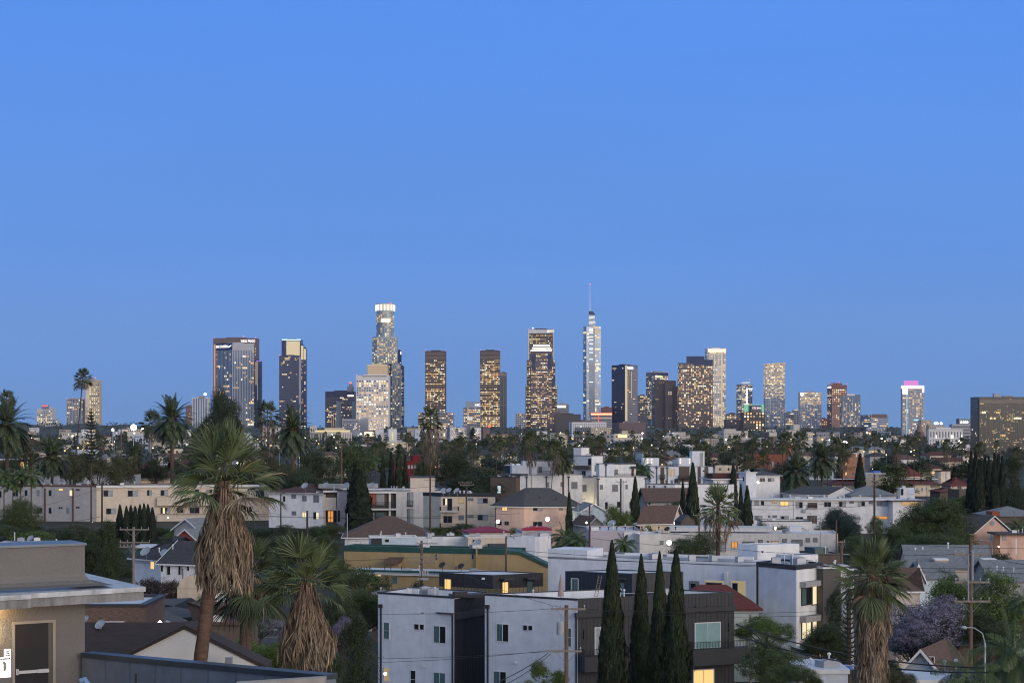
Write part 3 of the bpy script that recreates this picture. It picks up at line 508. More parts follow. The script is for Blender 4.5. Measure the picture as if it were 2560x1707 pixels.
# ---------------------------------------------------------------- houses and apartment blocks
class B: pass
def bld(label, xs, ytop, D, wall, dl=12, dr=12, name='apartment_building', cat='building', roof='flat', trim=None, par=.35, roofm='gravel', zb=0, h=2.2, ov=.5, axis='u', parent=None, group=None, rootloc=None, wall_name='wall', edge=None, hipf=.5):
    """xs: photo columns of left end, near corner and right end; D: distance of the near corner"""
    o = B(); xL, xC, xR = xs; o.D = D
    C = (X(xC, D), D); zt = Z(ytop, D)
    if xL is None or xL == xC: 
        Bp = (X(xR, D+dr), D+dr); n = V((Bp[0]-C[0], Bp[1]-C[1], 0)).normalized(); A = (C[0]-n.y*dl, C[1]+n.x*dl); o.hasL = False
    elif xR is None or xR == xC:
        A = (X(xL, D+dl), D+dl); n = V((C[0]-A[0], C[1]-A[1], 0)).normalized(); Bp = (C[0]-n.y*dr, C[1]+n.x*dr); o.hasL = True
    else: A = (X(xL, D+dl), D+dl); Bp = (X(xR, D+dr), D+dr); o.hasL = True
    Dp = (A[0]+Bp[0]-C[0], A[1]+Bp[1]-C[1]); o.fp = [C, Bp, Dp, A]; o.z = zt
    o.root = parent or thing(name, label, cat, (C[0], C[1], zb), group); o.L = Frm(A, C); o.R = Frm(C, Bp)
    wm = W_[wall] if isinstance(wall, str) else wall
    cx = sum(p[0] for p in o.fp)/4; cy = sum(p[1] for p in o.fp)/4
    def grow(d):
        u = V((Bp[0]-C[0], Bp[1]-C[1])).normalized(); v = V((A[0]-C[0], A[1]-C[1])).normalized()
        c, b, dd, a = (V(q) for q in o.fp); return [c-u*d-v*d, b+u*d-v*d, dd+u*d+v*d, a-u*d+v*d]
    mb = MB()
    if roof == 'flat':
        mb.prism(o.fp, zb, zt-par if par else zt)
        if par:
            ins = grow(-.22)
            for i in range(4):
                j = (i+1) % 4; p, q = o.fp[i], o.fp[j]; pi_, qi = ins[i], ins[j]
                mb.hexa([(p[0],p[1],zt-par+.003),(q[0],q[1],zt-par+.003),(qi.x,qi.y,zt-par+.003),(pi_.x,pi_.y,zt-par+.003),(p[0],p[1],zt),(q[0],q[1],zt),(qi.x,qi.y,zt),(pi_.x,pi_.y,zt)])
            mb2 = MB(); mb2.prism(grow(-.225), zt-par+.004, zt-par+.03); 
            o.wall = mb.build(wall_name, wm, o.root); mb2.build('roof', M[roofm] if isinstance(roofm, str) else roofm, o.root)
        else: o.wall = mb.build(wall_name, wm, o.root)
        if trim:
            e = edge or .16; g1, g2 = grow(.06), grow(-.28); tb = MB()
            for i in range(4):
                j = (i+1) % 4; tb.hexa([(g1[i].x,g1[i].y,zt-e),(g1[j].x,g1[j].y,zt-e),(g2[j].x,g2[j].y,zt-e*.2),(g2[i].x,g2[i].y,zt-e*.2),(g1[i].x,g1[i].y,zt+.05),(g1[j].x,g1[j].y,zt+.05),(g2[j].x,g2[j].y,zt+.05),(g2[i].x,g2[i].y,zt+.05)])
            tb.build('roof_trim', M[trim] if isinstance(trim, str) else trim, o.root)
    elif roof == 'slab':
        mb.prism(o.fp, zb, zt-.3); o.wall = mb.build(wall_name, wm, o.root); tb = MB(); tb.prism(grow(ov), zt-.3, zt, top=1); tb.build('roof', [M[trim or 'trim_w'], M[roofm]], o.root)
    else:
        mb.prism(o.fp, zb, zt)
        c, b, dd, a = (V(q) for q in o.fp)
        if axis == 'u': e0 = (c+a)/2; e1 = (b+dd)/2; half = (a-c).length/2
        else: e0 = (c+b)/2; e1 = (a+dd)/2; half = (b-c).length/2
        if roof == 'gable':
            ends = ((c, a, e0), (b, dd, e1)) if axis == 'u' else ((c, b, e0), (a, dd, e1))
            for p, q, m in ends: mb.face([(p.x,p.y,zt), (q.x,q.y,zt), (m.x,m.y,zt+h)])
            d = (e1-e0).normalized(); r0, r1 = e0-d*ov, e1+d*ov
        else: d = (e1-e0).normalized(); r0, r1 = e0+d*half*hipf*2, e1-d*half*hipf*2
        g = grow(ov); drop = h*ov/half; o.wall = mb.build(wall_name, wm, o.root); rb = MB(); zr = zt+h+.12; ze = zt-drop+.12
        G = [V((p.x, p.y, ze)) for p in g]; r0 = V((r0.x, r0.y, zr)); r1 = V((r1.x, r1.y, zr)); t = V((0,0,.16))
        if axis == 'u': fs = [[G[0],G[1],r1,r0],[G[2],G[3],r0,r1],[G[1],G[2],r1],[G[3],G[0],r0]]
        else: fs = [[G[1],G[2],r1,r0],[G[3],G[0],r0,r1],[G[0],G[1],r0],[G[2],G[3],r1]]
        if roof == 'gable': fs = fs[:2]
        for fc in fs:
            rb.face(fc); rb.face([p-t for p in reversed(fc)])
            for i in range(len(fc)): p, q = fc[i], fc[(i+1) % len(fc)]; rb.face([p-t, q-t, q, p])
        rf = rb.build('roof', M[roofm] if isinstance(roofm, str) else roofm, o.root); o.roof = rf
        if trim:   # barge boards and eave boards
            tb = MB()
            def board(p, q, s=.22):
                dd_ = (q-p); n_ = V((dd_.y, -dd_.x, 0)).normalized()*.05; mid = (p+q)/2-V((cx, cy, 0)); 
                if n_.dot(V((mid.x, mid.y, 0))) < 0: n_ = -n_
                tb.obox(p+n_-V((0,0,s)), q-p, n_*1.2, V((0,0,s+.03)))
            if roof == 'gable':
                if axis == 'u': board(G[0], r0); board(r0, G[3]); board(G[0], G[1], .14); board(G[1], r1); 
                else: board(G[0], r0); board(r0, G[1]); board(G[0], G[3], .14)
            else: board(G[0], G[1], .14); board(G[3], G[0], .14)
            tb.build('roof_trim', M[trim], o.root)
    if roof in ('flat','slab') and D < 620 and zb < 5 and par: clutter(o, 5, int(D)+int(xR or 0))
    return o
def clutter(o, n=5, seed=0):
    q = random.Random(seed); a, b, c, d = [V(p) for p in o.fp]
    for i in range(n):
        u, v = q.uniform(.08, .92), q.uniform(.12, .8); p = a+(b-a)*u+(d-a)*v; mb = MB(); k = q.random(); z = o.z-.36
        if k < .35: w_ = q.uniform(.7, 1.5); mb.box((p.x, p.y, z+.4), (w_, w_*.8, .8), 0, q.uniform(0, .5)); mb.lathe((p.x, p.y, z+.8), [(w_*.3,0),(w_*.3,.06),(.02,.07)], 10); mb.build('air_conditioner', M['metal_g'], o.root)
        elif k < .75: h_ = q.uniform(.5, 1.2); mb.tube([(p.x,p.y,z),(p.x,p.y,z+h_)], .06, 6); mb.lathe((p.x,p.y,z+h_-.05), [(.13,0),(.13,.1),(.02,.18)], 7); mb.build('roof_vent', M['white_pipe'], o.root)
        else: l_ = q.uniform(2, 5); dd = (b-a).normalized()*l_; mb.tube([(p.x,p.y,z+.15),(p.x+dd.x,p.y+dd.y,z+.15)], .05, 5); mb.build('roof_pipe', M['metal_g'], o.root)
def side(o, x0, x1, s=None):
    if s: return o.L if s == 'L' else o.R
    u, _ = o.R.hit((x0+x1)/2); return o.R if (-.3 <= u <= o.R.len+.3) or not o.hasL else o.L
ST = dict(d=('glass_dark','glass_dark'), db=('glass_dark','curtain'), bd=('curtain','glass_dark'), b=('curtain','curtain'), bl=('blind','blind'), w=('warm','warm'), wd=('warmdim','warm'), dw=('glass_dark','pale'), p=('pale','pale'), pd=('pale','glass_dark'), g=('glass_blue','curtain'), t=('teal','teal'), td=('teal','glass_dark'), dim=('warmdim','warmdim'), o=('orange','orange'), k=('cool','cool'), bb=('blind','curtain'))
M['orange'] = emi('lit_window_orange', (1.0,.42,.10), .65)
def win(o, x0, x1, y0, y1, st='d', fm='frame_g', s=None, split=None, fw=None, name='window', out=.05, sill=False):
    f = side(o, x0, x1, s) if not isinstance(o, Frm) else o; root = o.root if not isinstance(o, Frm) else win.root
    u0, z1 = f.hit(x0, y0); u1, z0 = f.hit(x1, y1)
    if u1 < u0: u0, u1 = u1, u0
    w_, h_ = u1-u0, z1-z0; fw = fw or max(.05, min(.09, w_*.08)); mb = MB()
    f.box(mb, u0-fw, u1+fw, z1, z1+fw, .002, out); f.box(mb, u0-fw, u1+fw, z0-fw, z0, .002, out); f.box(mb, u0-fw, u0, z0, z1, .002, out); f.box(mb, u1, u1+fw, z0, z1, .002, out)
    sp = split if split is not None else (1 if w_ > h_*.75 and w_ > .9 else 0)
    for k in range(sp): uc = u0+w_*(k+1)/(sp+1); f.box(mb, uc-fw*.35, uc+fw*.35, z0, z1, .002, out)
    if split == -1: zc = (z0+z1)/2; f.box(mb, u0, u1, zc-fw*.4, zc+fw*.4, .002, out)
    wn = mb.build(name, M[fm], root); a, b = ST[st]; pb = MB(); n = max(2, sp+1); po = max(.02, out-.035)
    for k in range(n): f.quad(pb, u0+w_*k/n, u0+w_*(k+1)/n, z0, z1, po, k % 2)
    pb.build('pane', [M[a], M[b]], wn); return wn
def wins(o, rows, **kw):
    for r in rows: win(o, *r[:4], *(r[4:5] or ('d',)), **kw)
def grid(o, s, x0, x1, y0, y1, nx, ny, fx=.5, fy=.55, lit=.2, glass='dark', seed=1, bright=None):
    """many small windows of a far block: one pattern part"""
    f = o.L if s == 'L' else o.R; u0, z1 = f.hit(x0, y0); u1, z0 = f.hit(x1, y1); g = MB()
    cells(f, g, u0, u1, z0, z1, (u1-u0)/nx, (z1-z0)/ny, fx, fy, lit, .06, 1, seed=seed+int(x0)); q = g.build('window_grid', [GL[glass]]+LITA, o.root); q['kind'] = 'stuff'; return q
def pipe(o, px, y0, y1, m='trim_br', w_=.12, s=None, hopper=0):
    f = side(o, px, px, s); u, z1 = f.hit(px, y0); _, z0 = f.hit(px, y1); mb = MB(); f.box(mb, u-w_/2, u+w_/2, z0, z1, 0, w_)
    if hopper: f.box(mb, u-w_*1.4, u+w_*1.4, z1, z1+.35, 0, w_*2)
    return mb.build('downpipe', M[m], o.root)
def slabb(o, x0, x1, y0, y1, m, out=.3, s=None, name='band', off=0.003):
    f = side(o, x0, x1, s); u0, z1 = f.hit(x0, y0); u1, z0 = f.hit(x1, y1); mb = MB(); f.box(mb, u0, u1, z0, z1, off, out); return mb.build(name, M[m] if isinstance(m, str) else m, o.root)
def dish(o, px, py, D, r=.42, name='satellite_dish', m='metal_g', aim=(-.3,-.5,.55)):
    c = P(px, py, D); ax = V(aim).normalized(); mb = MB(); mb.lathe(c, [(.02,0),(r*.5,r*.06),(r*.85,r*.2),(r,r*.32),(r*.97,r*.34),(r*.8,r*.22),(.02,.03)], 14, axis=ax)
    mb.tube([c, c-V((0,-.1,r*1.2)), c-V((0,-.1,r*2.6))], .035, 5); mb.tube([c-ax.cross(V((1,0,0))).normalized()*r*.9, c+ax*r*.9], .02, 4); return mb.build(name, M[m], o.root)
def vent(o, px, py, D, h=.6, r=.06, m='white_pipe', cap=1):
    c = P(px, py, D); mb = MB(); mb.tube([c-V((0,0,h)), c], r, 6)
    if cap: mb.lathe(c-V((0,0,.05)), [(r*1.8,0),(r*1.8,.1),(.02,.16)], 7)
    return mb.build('roof_vent', M[m], o.root)
def balcony(o, x0, x1, yr, ys, yb, m='wall', dep=1.3, s=None, rail='bars', rm='metal_d', pm=None):
    """floor slab (bottom at yb), railing from ys up to yr"""
    f = side(o, x0, x1, s); u0, zr = f.hit(x0, yr); u1, zs = f.hit(x1, ys); _, zb_ = f.hit(x1, yb); mb = MB(); f.box(mb, u0, u1, zb_, zs, .003, dep); bb = mb.build('balcony', pm or o.wall.data.materials[0], o.root)
    rb = MB()
    if rail == 'bars':
        n = max(3, int((u1-u0)/.16))
        for i in range(n+1): u = u0+.03+(u1-u0-.06)*i/n; f.box(rb, u-.015, u+.015, zs, zr-.05, dep-.06, dep-.03)
        for i in range(8): dd = dep*i/8; [f.box(rb, u-.015, u+.015, zs, zr-.05, dd, dd+.03) for u in (u0+.03, u1-.03)]
        f.box(rb, u0, u1, zr-.05, zr, dep-.08, dep-.01); f.box(rb, u0, u0+.05, zr-.05, zr, 0, dep-.08); f.box(rb, u1-.05, u1, zr-.05, zr, 0, dep-.08)
    else: f.box(rb, u0, u1, zr-.1, zr, dep-.16, dep+.03)
    rb.build('railing', M[rm], bb); return bb
def lamp(o, px, py, D, power=60, r=.13, col=(1,.82,.5), off=.5, name='wall_lamp', m='hot_lamp'):
    c = P(px, py, D); mb = MB(); mb.lathe(c-V((0,0,r)), [(.02,0),(r*.8,r*.4),(r,r),(r*.8,r*1.6),(.02,2*r)], 8); q = mb.build(name, M[m], o.root if hasattr(o, 'root') else o)
    l = bpy.data.lights.new('lamp_glow', 'POINT'); l.energy = power; l.color = col; l.shadow_soft_size = .12; lo = bpy.data.objects.new('lamp_glow', l); COL.objects.link(lo); lo.location = c+V((0,-off,0)); return q

# --- far mid-rises between the towers and the palm belt
def mid(label, xs, ytop, D, wall, rows=None, nx=8, ny=4, lit=.2, dl=12, dr=2, yb=None, glass='dark', fx=.45, fy=.5, **kw):
    o = bld(label, xs, ytop, D, wall, dl=dl, dr=dr, name='office_block', cat='building', par=.5, **kw)
    hgt = (yb or (HY+H/D*F*.9))
    grid(o, 'R', xs[1]+1.5 if xs[1] else xs[0]+1, xs[2]-1.5, ytop+3, hgt, nx, ny, fx, fy, lit, glass)
    if o.hasL and xs[1]-xs[0] > 5: grid(o, 'L', xs[0]+1.5, xs[1]-1, ytop+3, hgt, max(1, int(nx*(xs[1]-xs[0])/(xs[2]-xs[1]))), ny, fx, fy, lit*.5, glass)
    return o
Wf = dict(white=TW['white'], cream=TW['cream'], grey=TW['grey'], lgrey=TW['lgrey'], mauve=TW['mauve'], brown=TW['brown'], warmw=mat('block_warm_white', (.50,.46,.40), .8, .06, .1), sand=mat('block_sand', (.36,.31,.25), .8, .08, .1), clay=mat('block_clay', (.20,.14,.12), .8, .1, .1), pale_yellow=mat('block_pale_yellow', (.52,.46,.32), .8, .06, .1), bluew=mat('block_blue_white', (.42,.48,.55), .8, .06, .1))  # the yellow entry is a plain pale wall colour
o = mid('low cream block with dark vertical window slots, directly left of the lit-parapet block', (655,655,700), 1065, 2600, Wf['warmw'], nx=4, ny=3, lit=.05, yb=1095, fx=.4, fy=.75)
o = mid('white institutional block with glowing roof parapet and deep slot windows', (775,812,880), 1081, 2400, Wf['warmw'], nx=11, ny=1, lit=0, yb=1106, fx=.28, fy=.98, dl=8, dr=14)
slabb(o, 813, 862, 1069, 1078, Wf['cream'], -2, s='R', name='roof_parapet', off=-6); slabb(o, 790, 876, 1075, 1080, emi('parapet_glow', (1,.82,.42), .5), -1, s='R', name='roof_glow', off=-4)
mid('pale block hugging the left of the lit-parapet block', (775,775,792), 1064, 2700, Wf['warmw'], nx=3, ny=2, lit=0); mid('grey glazed office block below the low dark tower', (855,855,902), 1047, 3300, Wf['lgrey'], nx=12, ny=7, lit=.15, yb=1074, fx=.8); mid('blank fluted grey tower block left of the amber-lit offices', (902,902,922), 1044, 3250, Wf['lgrey'], nx=9, ny=1, lit=0, yb=1074, fx=.2, fy=.95)
mid('brown and white office block with five amber-lit floors below the white gridded block', (921,921,959), 1047, 3200, Wf['white'], nx=14, ny=6, lit=.75, yb=1074, fx=.75, fy=.45)
o = mid('billboard-fronted low block, below the amber-lit offices', (908,908,938), 1076, 2300, Wf['clay'], nx=3, ny=1, lit=0, yb=1090); slabb(o, 911, 936, 1079, 1090, emi('billboard', (1,.86,.60), 1.25), .6, name='billboard')
o = mid('white church-like block with a tall lit window slot and dark side wings', (971,971,992), 1072, 2100, Wf['white'], nx=1, ny=1, lit=0, yb=1098, fx=.1); slabb(o, 979, 983, 1080, 1099, emi('slot', (.9,.85,.4), .6), .4, name='tall_window'); mid('low glazed wing with dark bands flanking the white church-like block', (958,958,1017), 1082, 2150, Wf['lgrey'], nx=1, ny=3, lit=0, yb=1100, fx=.96, fy=.6)
slabb(o, 952, 957, 1080, 1120, Wf['warmw'], 4, s='R', name='tower_pylon', off=2)
mid('tan low hall with dark roof left of the tall shaggy centre palm', (965,965,1030), 1105, 1500, Wf['pale_yellow'], nx=6, ny=1, lit=.1, yb=1112, fx=.5)
mid('wide sand-coloured blank block left of the tall shaggy centre palm', (1018,1018,1055), 1070, 2300, Wf['sand'], nx=3, ny=2, lit=0, fx=.2); mid('white cube block right behind the tall shaggy centre palm', (1037,1037,1065), 1074, 2200, Wf['bluew'], nx=3, ny=2, lit=0, fx=.2); mid('sand block right of the tall shaggy centre palm', (1083,1083,1116), 1076, 2200, Wf['sand'], nx=4, ny=2, lit=.05, fx=.4)
o = mid('long white hospital-like block with rows of bright dotted windows', (1118,1125,1176), 1068, 2300, Wf['white'], nx=16, ny=6, lit=.5, yb=1094, dl=8, dr=1, fx=.55, fy=.4); slabb(o, 1118, 1125, 1068, 1095, Wf['grey'], .4, s='L')
mid('tan stair core joining the two bright dotted blocks', (1176,1176,1186), 1066, 2290, Wf['sand'], nx=2, ny=2, lit=.1); mid('shorter twin of the bright dotted block, dark dish on its roof corner', (1186,1186,1208), 1069, 2320, Wf['white'], nx=7, ny=6, lit=.45, yb=1094, fx=.55, fy=.4); mid('plain taupe block ending the bright dotted row', (1208,1208,1225), 1069, 2280, Wf['mauve'], nx=1, ny=1, lit=0, fx=.1)
mid('low white block with red specks of light above the palm belt', (1225,1225,1290), 1084, 2500, Wf['clay'], nx=12, ny=2, lit=.35); mid('white lamp-lit low block left below the stepped brown tower', (1340,1342,1368), 1078, 1900, Wf['white'], nx=6, ny=4, lit=.05, yb=1098, fx=.5); mid('pale yellow two-part block below the stepped tower', (1375,1392,1420), 1082, 2000, Wf['pale_yellow'], nx=4, ny=3, lit=.1, yb=1100, dl=6, dr=2, fx=.7, fy=.35)
mid('blue-sided white block with dark top-floor windows', (1422,1430,1516), 1055, 2700, Wf['white'], nx=18, ny=5, lit=.1, yb=1085, dl=20, dr=3); mid('tan hotel-like block with red-lit gable, in front of the blue-sided white block', (1436,1478,1530), 1068, 2400, Wf['sand'], nx=10, ny=4, lit=.12, yb=1088, dl=25, dr=10)
mid('long low grey block with dotted lamps under the tan hotel-like block', (1440,1440,1514), 1086, 1900, Wf['grey'], nx=18, ny=3, lit=.2, yb=1105, fx=.6); mid('windowless mauve brick box below the gold-striped tower', (1530,1548,1614), 1056, 2900, Wf['mauve'], nx=1, ny=1, lit=0, yb=1080, fx=.01, dl=30, dr=2)
o = mid('cream building with a blazing floodlit entrance block, below the mauve brick box', (1514,1536,1606), 1084, 1900, Wf['warmw'], nx=9, ny=2, lit=.1, yb=1105, dl=6, dr=2); slabb(o, 1545, 1567, 1086, 1093, emi('entrance_glow', (1,.66,.25), 2.0), .7, name='floodlit_cornice'); slabb(o, 1555, 1569, 1077, 1086, Wf['pale_yellow'], 1, name='cupola', off=-6)
o = mid('white office block with thin vertical fins and faint rooftop numbers', (1660,1660,1728), 1090, 1900, Wf['warmw'], nx=22, ny=1, lit=0, yb=1116, fx=.45, fy=.98); slabb(o, 1685, 1715, 1080, 1088, Wf['warmw'], -3, name='roof_screen', off=-6); sign(o.root, '1545', o.R, 1700, 1710, 1081, 1085, TW['lgrey'], -2.7)
o = mid('large cream hotel block pierced by many small square windows', (1797,1810,1870), 1077, 1700, Wf['warmw'], nx=14, ny=6, lit=.06, yb=1130, dl=10, dr=3, fx=.35, fy=.42); slabb(o, 1811, 1840, 1072, 1077, Wf['warmw'], .2, name='roof_gable', off=-8)
mid('lower cream block left of the large cream hotel', (1762,1762,1797), 1096, 1800, Wf['sand'], nx=7, ny=5, lit=.05, yb=1122); mid('grey striped low block with white-lit sign right of the large cream hotel', (1870,1870,1910), 1094, 1800, Wf['lgrey'], nx=1, ny=5, lit=0, yb=1125, fx=.98, fy=.4)  # the left block's wall is a darker sand tone
o = mid('brown-waisted hotel block topped by white roof lettering', (1910,1923,1942), 1081, 1600, Wf['clay'], nx=5, ny=5, lit=.05, yb=1110, dl=8, dr=2); slabb(o, 1923, 1942, 1081, 1090, Wf['warmw'], .3, name='pale_top_floor'); sign(o.root, 'HOTEL', o.R, 1917, 1942, 1073.5, 1079.5, sw if 0 else emi('roofletter', (.9,.9,.92), .6), -1)
o = mid('pale tower-topped block behind the paired bushy palms', (1962,1962,2000), 1075, 1700, Wf['warmw'], nx=4, ny=3, lit=.05); slabb(o, 1983, 1998, 1061, 1075, Wf['warmw'], 1, name='square_turret', off=-9)
mid('pale block right of the tower-topped block', (2000,2000,2032), 1080, 1650, Wf['warmw'], nx=6, ny=3, lit=.08, yb=1100); mid('dark low glass block with a curved white roofline below the red tower', (2040,2040,2100), 1080, 2600, Wf['grey'], nx=10, ny=2, lit=.1); o = mid('small amber-lit block left of the round lit sign', (2042,2042,2064), 1092, 1700, Wf['sand'], nx=3, ny=1, lit=.1)
o = mid('low block carrying a glowing round white sign', (2064,2064,2120), 1104, 1500, Wf['lgrey'], nx=9, ny=1, lit=.1); mb = MB(); u, zz = o.R.hit(2112, 1108); mb.lathe(o.R.at(u, zz, .8), [(2.4,0),(2.4,.5)], 16, axis=o.R.n); mb.build('round_sign', sw, o.root)
mid('low industrial block with twin chimneys between the honeycomb block and pink-crowned tower', (2225,2225,2255), 1106, 2600, Wf['brown'], nx=6, ny=2, lit=.5)
# white floodlit hotel
o = mid('grand white hotel with floodlit pilasters and arched top windows', (2318,2322,2407), 1073, 2000, Wf['white'], nx=11, ny=1, lit=0, yb=1096, fx=.35, fy=.7, dl=6, dr=2)
grid(o, 'R', 2323, 2405, 1098, 1112, 12, 2, .35, .5, .05); slabb(o, 2340, 2378, 1068, 1073, Wf['white'], .2, name='roof_attic', off=-6); slabb(o, 2321, 2408, 1096, 1097.2, Wf['white'], .8, name='cornice'); slabb(o, 2321, 2408, 1072, 1073.5, Wf['white'], .8, name='cornice')
sign(o.root, 'STORYS HOTEL', o.R, 2330, 2400, 1098, 1103, TW['lgrey'], 1.2) if 0 else sign(o.root, 'RDYS', o.R, 2358, 2376, 1098, 1104, TW['lgrey'], 1.2)
for x in (2340, 2378, 2382, 2404): slabb(o, x-.7, x+.7, 1087, 1095, emi('uplit', (1,.97,.88), 1.6), .9, name='uplight')
mid('white lower hotel wing with small windows beside the dark slab', (2353,2353,2427), 1111, 1700, Wf['white'], nx=12, ny=5, lit=.06, yb=1142, fx=.3, fy=.45); mid('grey-mauve wing between the church tower and the white hotel wing', (2324,2324,2353), 1111, 1750, Wf['mauve'], nx=7, ny=4, lit=.1, yb=1140)
o = mid('dark ribbon-windowed office block behind the grand white hotel', (2381,2381,2428), 1060, 2300, Wf['lgrey'], nx=1, ny=6, lit=0, yb=1110, fx=.98, fy=.62); o = mid('small dark block with a row of bright lamps beside the dark slab', (2398,2398,2430), 1046, 2500, TW['teal'], nx=1, ny=1, lit=0, yb=1060, fx=.01)
for x in (2403, 2409, 2413, 2418): dot(o.root, x, 1055, 2490, 1.3, M['white_lamp'], 'lamp')
o = mid('blocky roofline building with white lights and a yellow sign behind the grand hotel', (2303,2303,2330), 1050, 2600, Wf['sand'], nx=6, ny=4, lit=.25, yb=1070); mid('grey block with bright rooftop lamps above the grand hotel', (2322,2322,2362), 1062, 2500, Wf['sand'], nx=6, ny=3, lit=.3)
for x in (2338, 2343, 2353): dot(o.root, x, 1058, 2480, 1.7, M['white_lamp'], 'lamp')
slabb(o, 2327, 2339, 1067, 1072, emi('yel2', (1,.75,.1), 1.2), 80, s='R', name='yellow_sign', off=79)
mid('long pale wall-like block at the foot of the dark slab', (2426,2426,2640), 1146, 1150, Wf['lgrey'], nx=30, ny=2, lit=.03, yb=1160, fx=.5, fy=.4)
mid('green-lit ochre low block above the palm belt', (1254,1254,1268), 1092, 1900, mat('ochre_block', (.3,.26,.08), .8), nx=3, ny=2, lit=.1); 
# --- red brick and deep red buildings behind the palms
o = bld('deep red building with white-framed windows behind four thin cypresses', (980,985,1095), 1152, 820, 'red', dl=12, dr=5, par=.4); 
for x in (1000,1006,1013,1020,1028,1035,1042,1062,1068): win(o, x, x+4, 1163, 1171, 'b', 'frame_w', split=0)
for x in (1033,1040,1046): win(o, x, x+4, 1178, 1186, 'dim', 'frame_w', split=0)
slabb(o, 1032, 1056, 1138, 1152, 'ochre' if 0 else W_['red'], .1, name='roof_block', off=-6)
o = bld('dark red brick warehouse with a rooftop block behind the two fan palms', (1885,1885,1968), 1136, 800, 'brick', dl=15, dr=3, par=.4); slabb(o, 1953, 1996, 1113, 1137, mat('terracotta', (.33,.10,.07), .8), .05, name='roof_block', off=-8); win(o, 1926, 1934, 1154, 1167, 'g', split=-1); win(o, 1941, 1948, 1154, 1167, 'd', split=-1)
o = bld('orange brick apartment tower with arched windows and fire escape', (2098,2102,2161), 1133, 760, stucco('orange_brick', (.33,.16,.10)), dl=8, dr=2, par=.5, trim='trim_w')
for x in (2113, 2130, 2146):
    for y in (1143, 1155, 1168, 1180): win(o, x, x+4.5, y, y+7, 'd' if (x, y) not in ((2113,1155),(2113,1180)) else 'w', split=0)
slabb(o, 2139, 2142, 1134, 1142, 'trim_w', .2); slabb(o, 2154, 2158, 1134, 1142, 'trim_w', .2); balcony(o, 2112, 2136, 1166, 1169, 1170, dep=1)
# --- random little houses scattered under the palm belt
names = [('white','white stucco'),('cream','cream stucco'),('lblue','pale blue'),('beige','beige'),('grey','grey'),('sand','sandy')]
rn = random.Random(21)
small_houses = []
for i in range(115):
    D = rn.choice((rn.uniform(680, 1300), rn.uniform(900, 2600))); px = rn.uniform(30, 2540); 
    if px > 2420 and D > 1000: continue
    w_ = rn.uniform(9, 16)/D*F; hz = rn.uniform(4.5, 9); yt = HY+(H-hz)/D*F; k = rn.choice(names)
    rt = rn.choice(('flat','flat','hip','gable')); rm = rn.choice(('roof_dark','roof_brown','roof_grey','roof_maroon'))
    o = bld('x', (px-w_*.3, px, px+w_), yt, D, k[0], dl=8, dr=3, name='small_house', cat='house', roof=rt, roofm='gravel' if rt == 'flat' else rm, par=.35, h=1.9, group='small houses scattered under the palm belt')
    for j in range(2):
        for q in range(2 if hz > 6 else 1):
            x = px+w_*(.2+.42*j); y = yt+(1.3+3*q)/D*F; win(o, x, x+1.3/D*F, y, y+1.2/D*F, rn.choice(('d','db','d','w','p','dim')), s='R', split=0)
    small_houses.append((px, yt, D, k[1], rt, rm, o))

def arch(o, px, py, D, rpx, depth, m, name):
    """half-round vault standing on (px, py)"""
    c = P(px, py, D); r = rpx/F*D; mb = MB(); n = 18; a = [(c.x+r*cos(pi*i/n), c.z+r*sin(pi*i/n)) for i in range(n+1)]
    mb.face([(x, D, z) for x, z in a]); 
    for p, q in zip(a, a[1:]): mb.face([(p[0], D, p[1]), (p[0], D+depth, p[1]), (q[0], D+depth, q[1]), (q[0], D, q[1])])
    return mb.build(name, m, o.root)
# far town: hundreds of small pale boxes and a far-off wood out to the foot of the towers
tags = []
for i in range(95):
    D = rn.uniform(1500, 4100); px = rn.uniform(40, 700) if rn.random() < .55 else rn.uniform(700, 2420); w_ = rn.uniform(10, 26)/D*F; hz = rn.uniform(5, 13)+(6 if px < 500 and D > 2500 else 0); yt = HY+(H-hz)/D*F; k = rn.choice(('white','cream','warmw','sand','bluew','clay')); 
    r_ = thing('distant_house', None, 'house', (X(px, D), D, 0), 'distant houses toward the horizon'); mb = MB(); a = rn.uniform(-.5, .5); mb.box((X(px,D), D, Z(yt,D)/2), (w_*D/F, 12, Z(yt,D)), 0, a); mb.build('wall', Wf[k], r_)
    wb = MB(); fr = Frm((X(px,D)-w_*D/F/2*cos(a)+6*sin(a), D-6*cos(a)-w_*D/F/2*sin(a)), (X(px,D)+w_*D/F/2*cos(a)+6*sin(a), D-6*cos(a)+w_*D/F/2*sin(a)))
    cells(fr, wb, .8, fr.len-.8, Z(yt,D)-4, Z(yt,D)-.6, 2.6, 3.2, .5, .5, .16, .1, 1, seed=i); q = wb.build('window_grid', [GL['dark']]+LITA, r_); q['kind'] = 'stuff'
    tags.append((px, r_, k))
# ---------------------------------------------------------------- middle ground, left
A = bld('long two-tone apartment block, grey left wall and beige balcony front, at the left', (-70,241,700), 1213, 480, 'grey', dl=6, dr=9, par=.5, roofm='roof_w', trim='trim_br', edge=.45)
f = A.R; mb = MB(); f.box(mb, 0.02, f.len-.02, 0, A.z-.55, 0, .12); mb.build('beige_front', W_['cream'], A.root); mb = MB(); f.box(mb, .02, f.len, A.z-.62, A.z-.05, .13, .55); mb.build('white_fascia', M['trim_w'], A.root)
wins(A, [(-8,4,1227,1243,'d'),(33,45,1225,1240,'d'),(62,76,1225,1239,'db'),(92,106,1225,1239,'bb'),(122,136,1225,1239,'db'),(166,181,1225,1239,'bd'),(92,106,1269,1283,'d'),(122,136,1269,1283,'db'),(166,181,1269,1283,'bb'),(147,156,1267,1271,'d'),(190,199,1266,1270,'d'),(190,199,1222,1226,'d')])
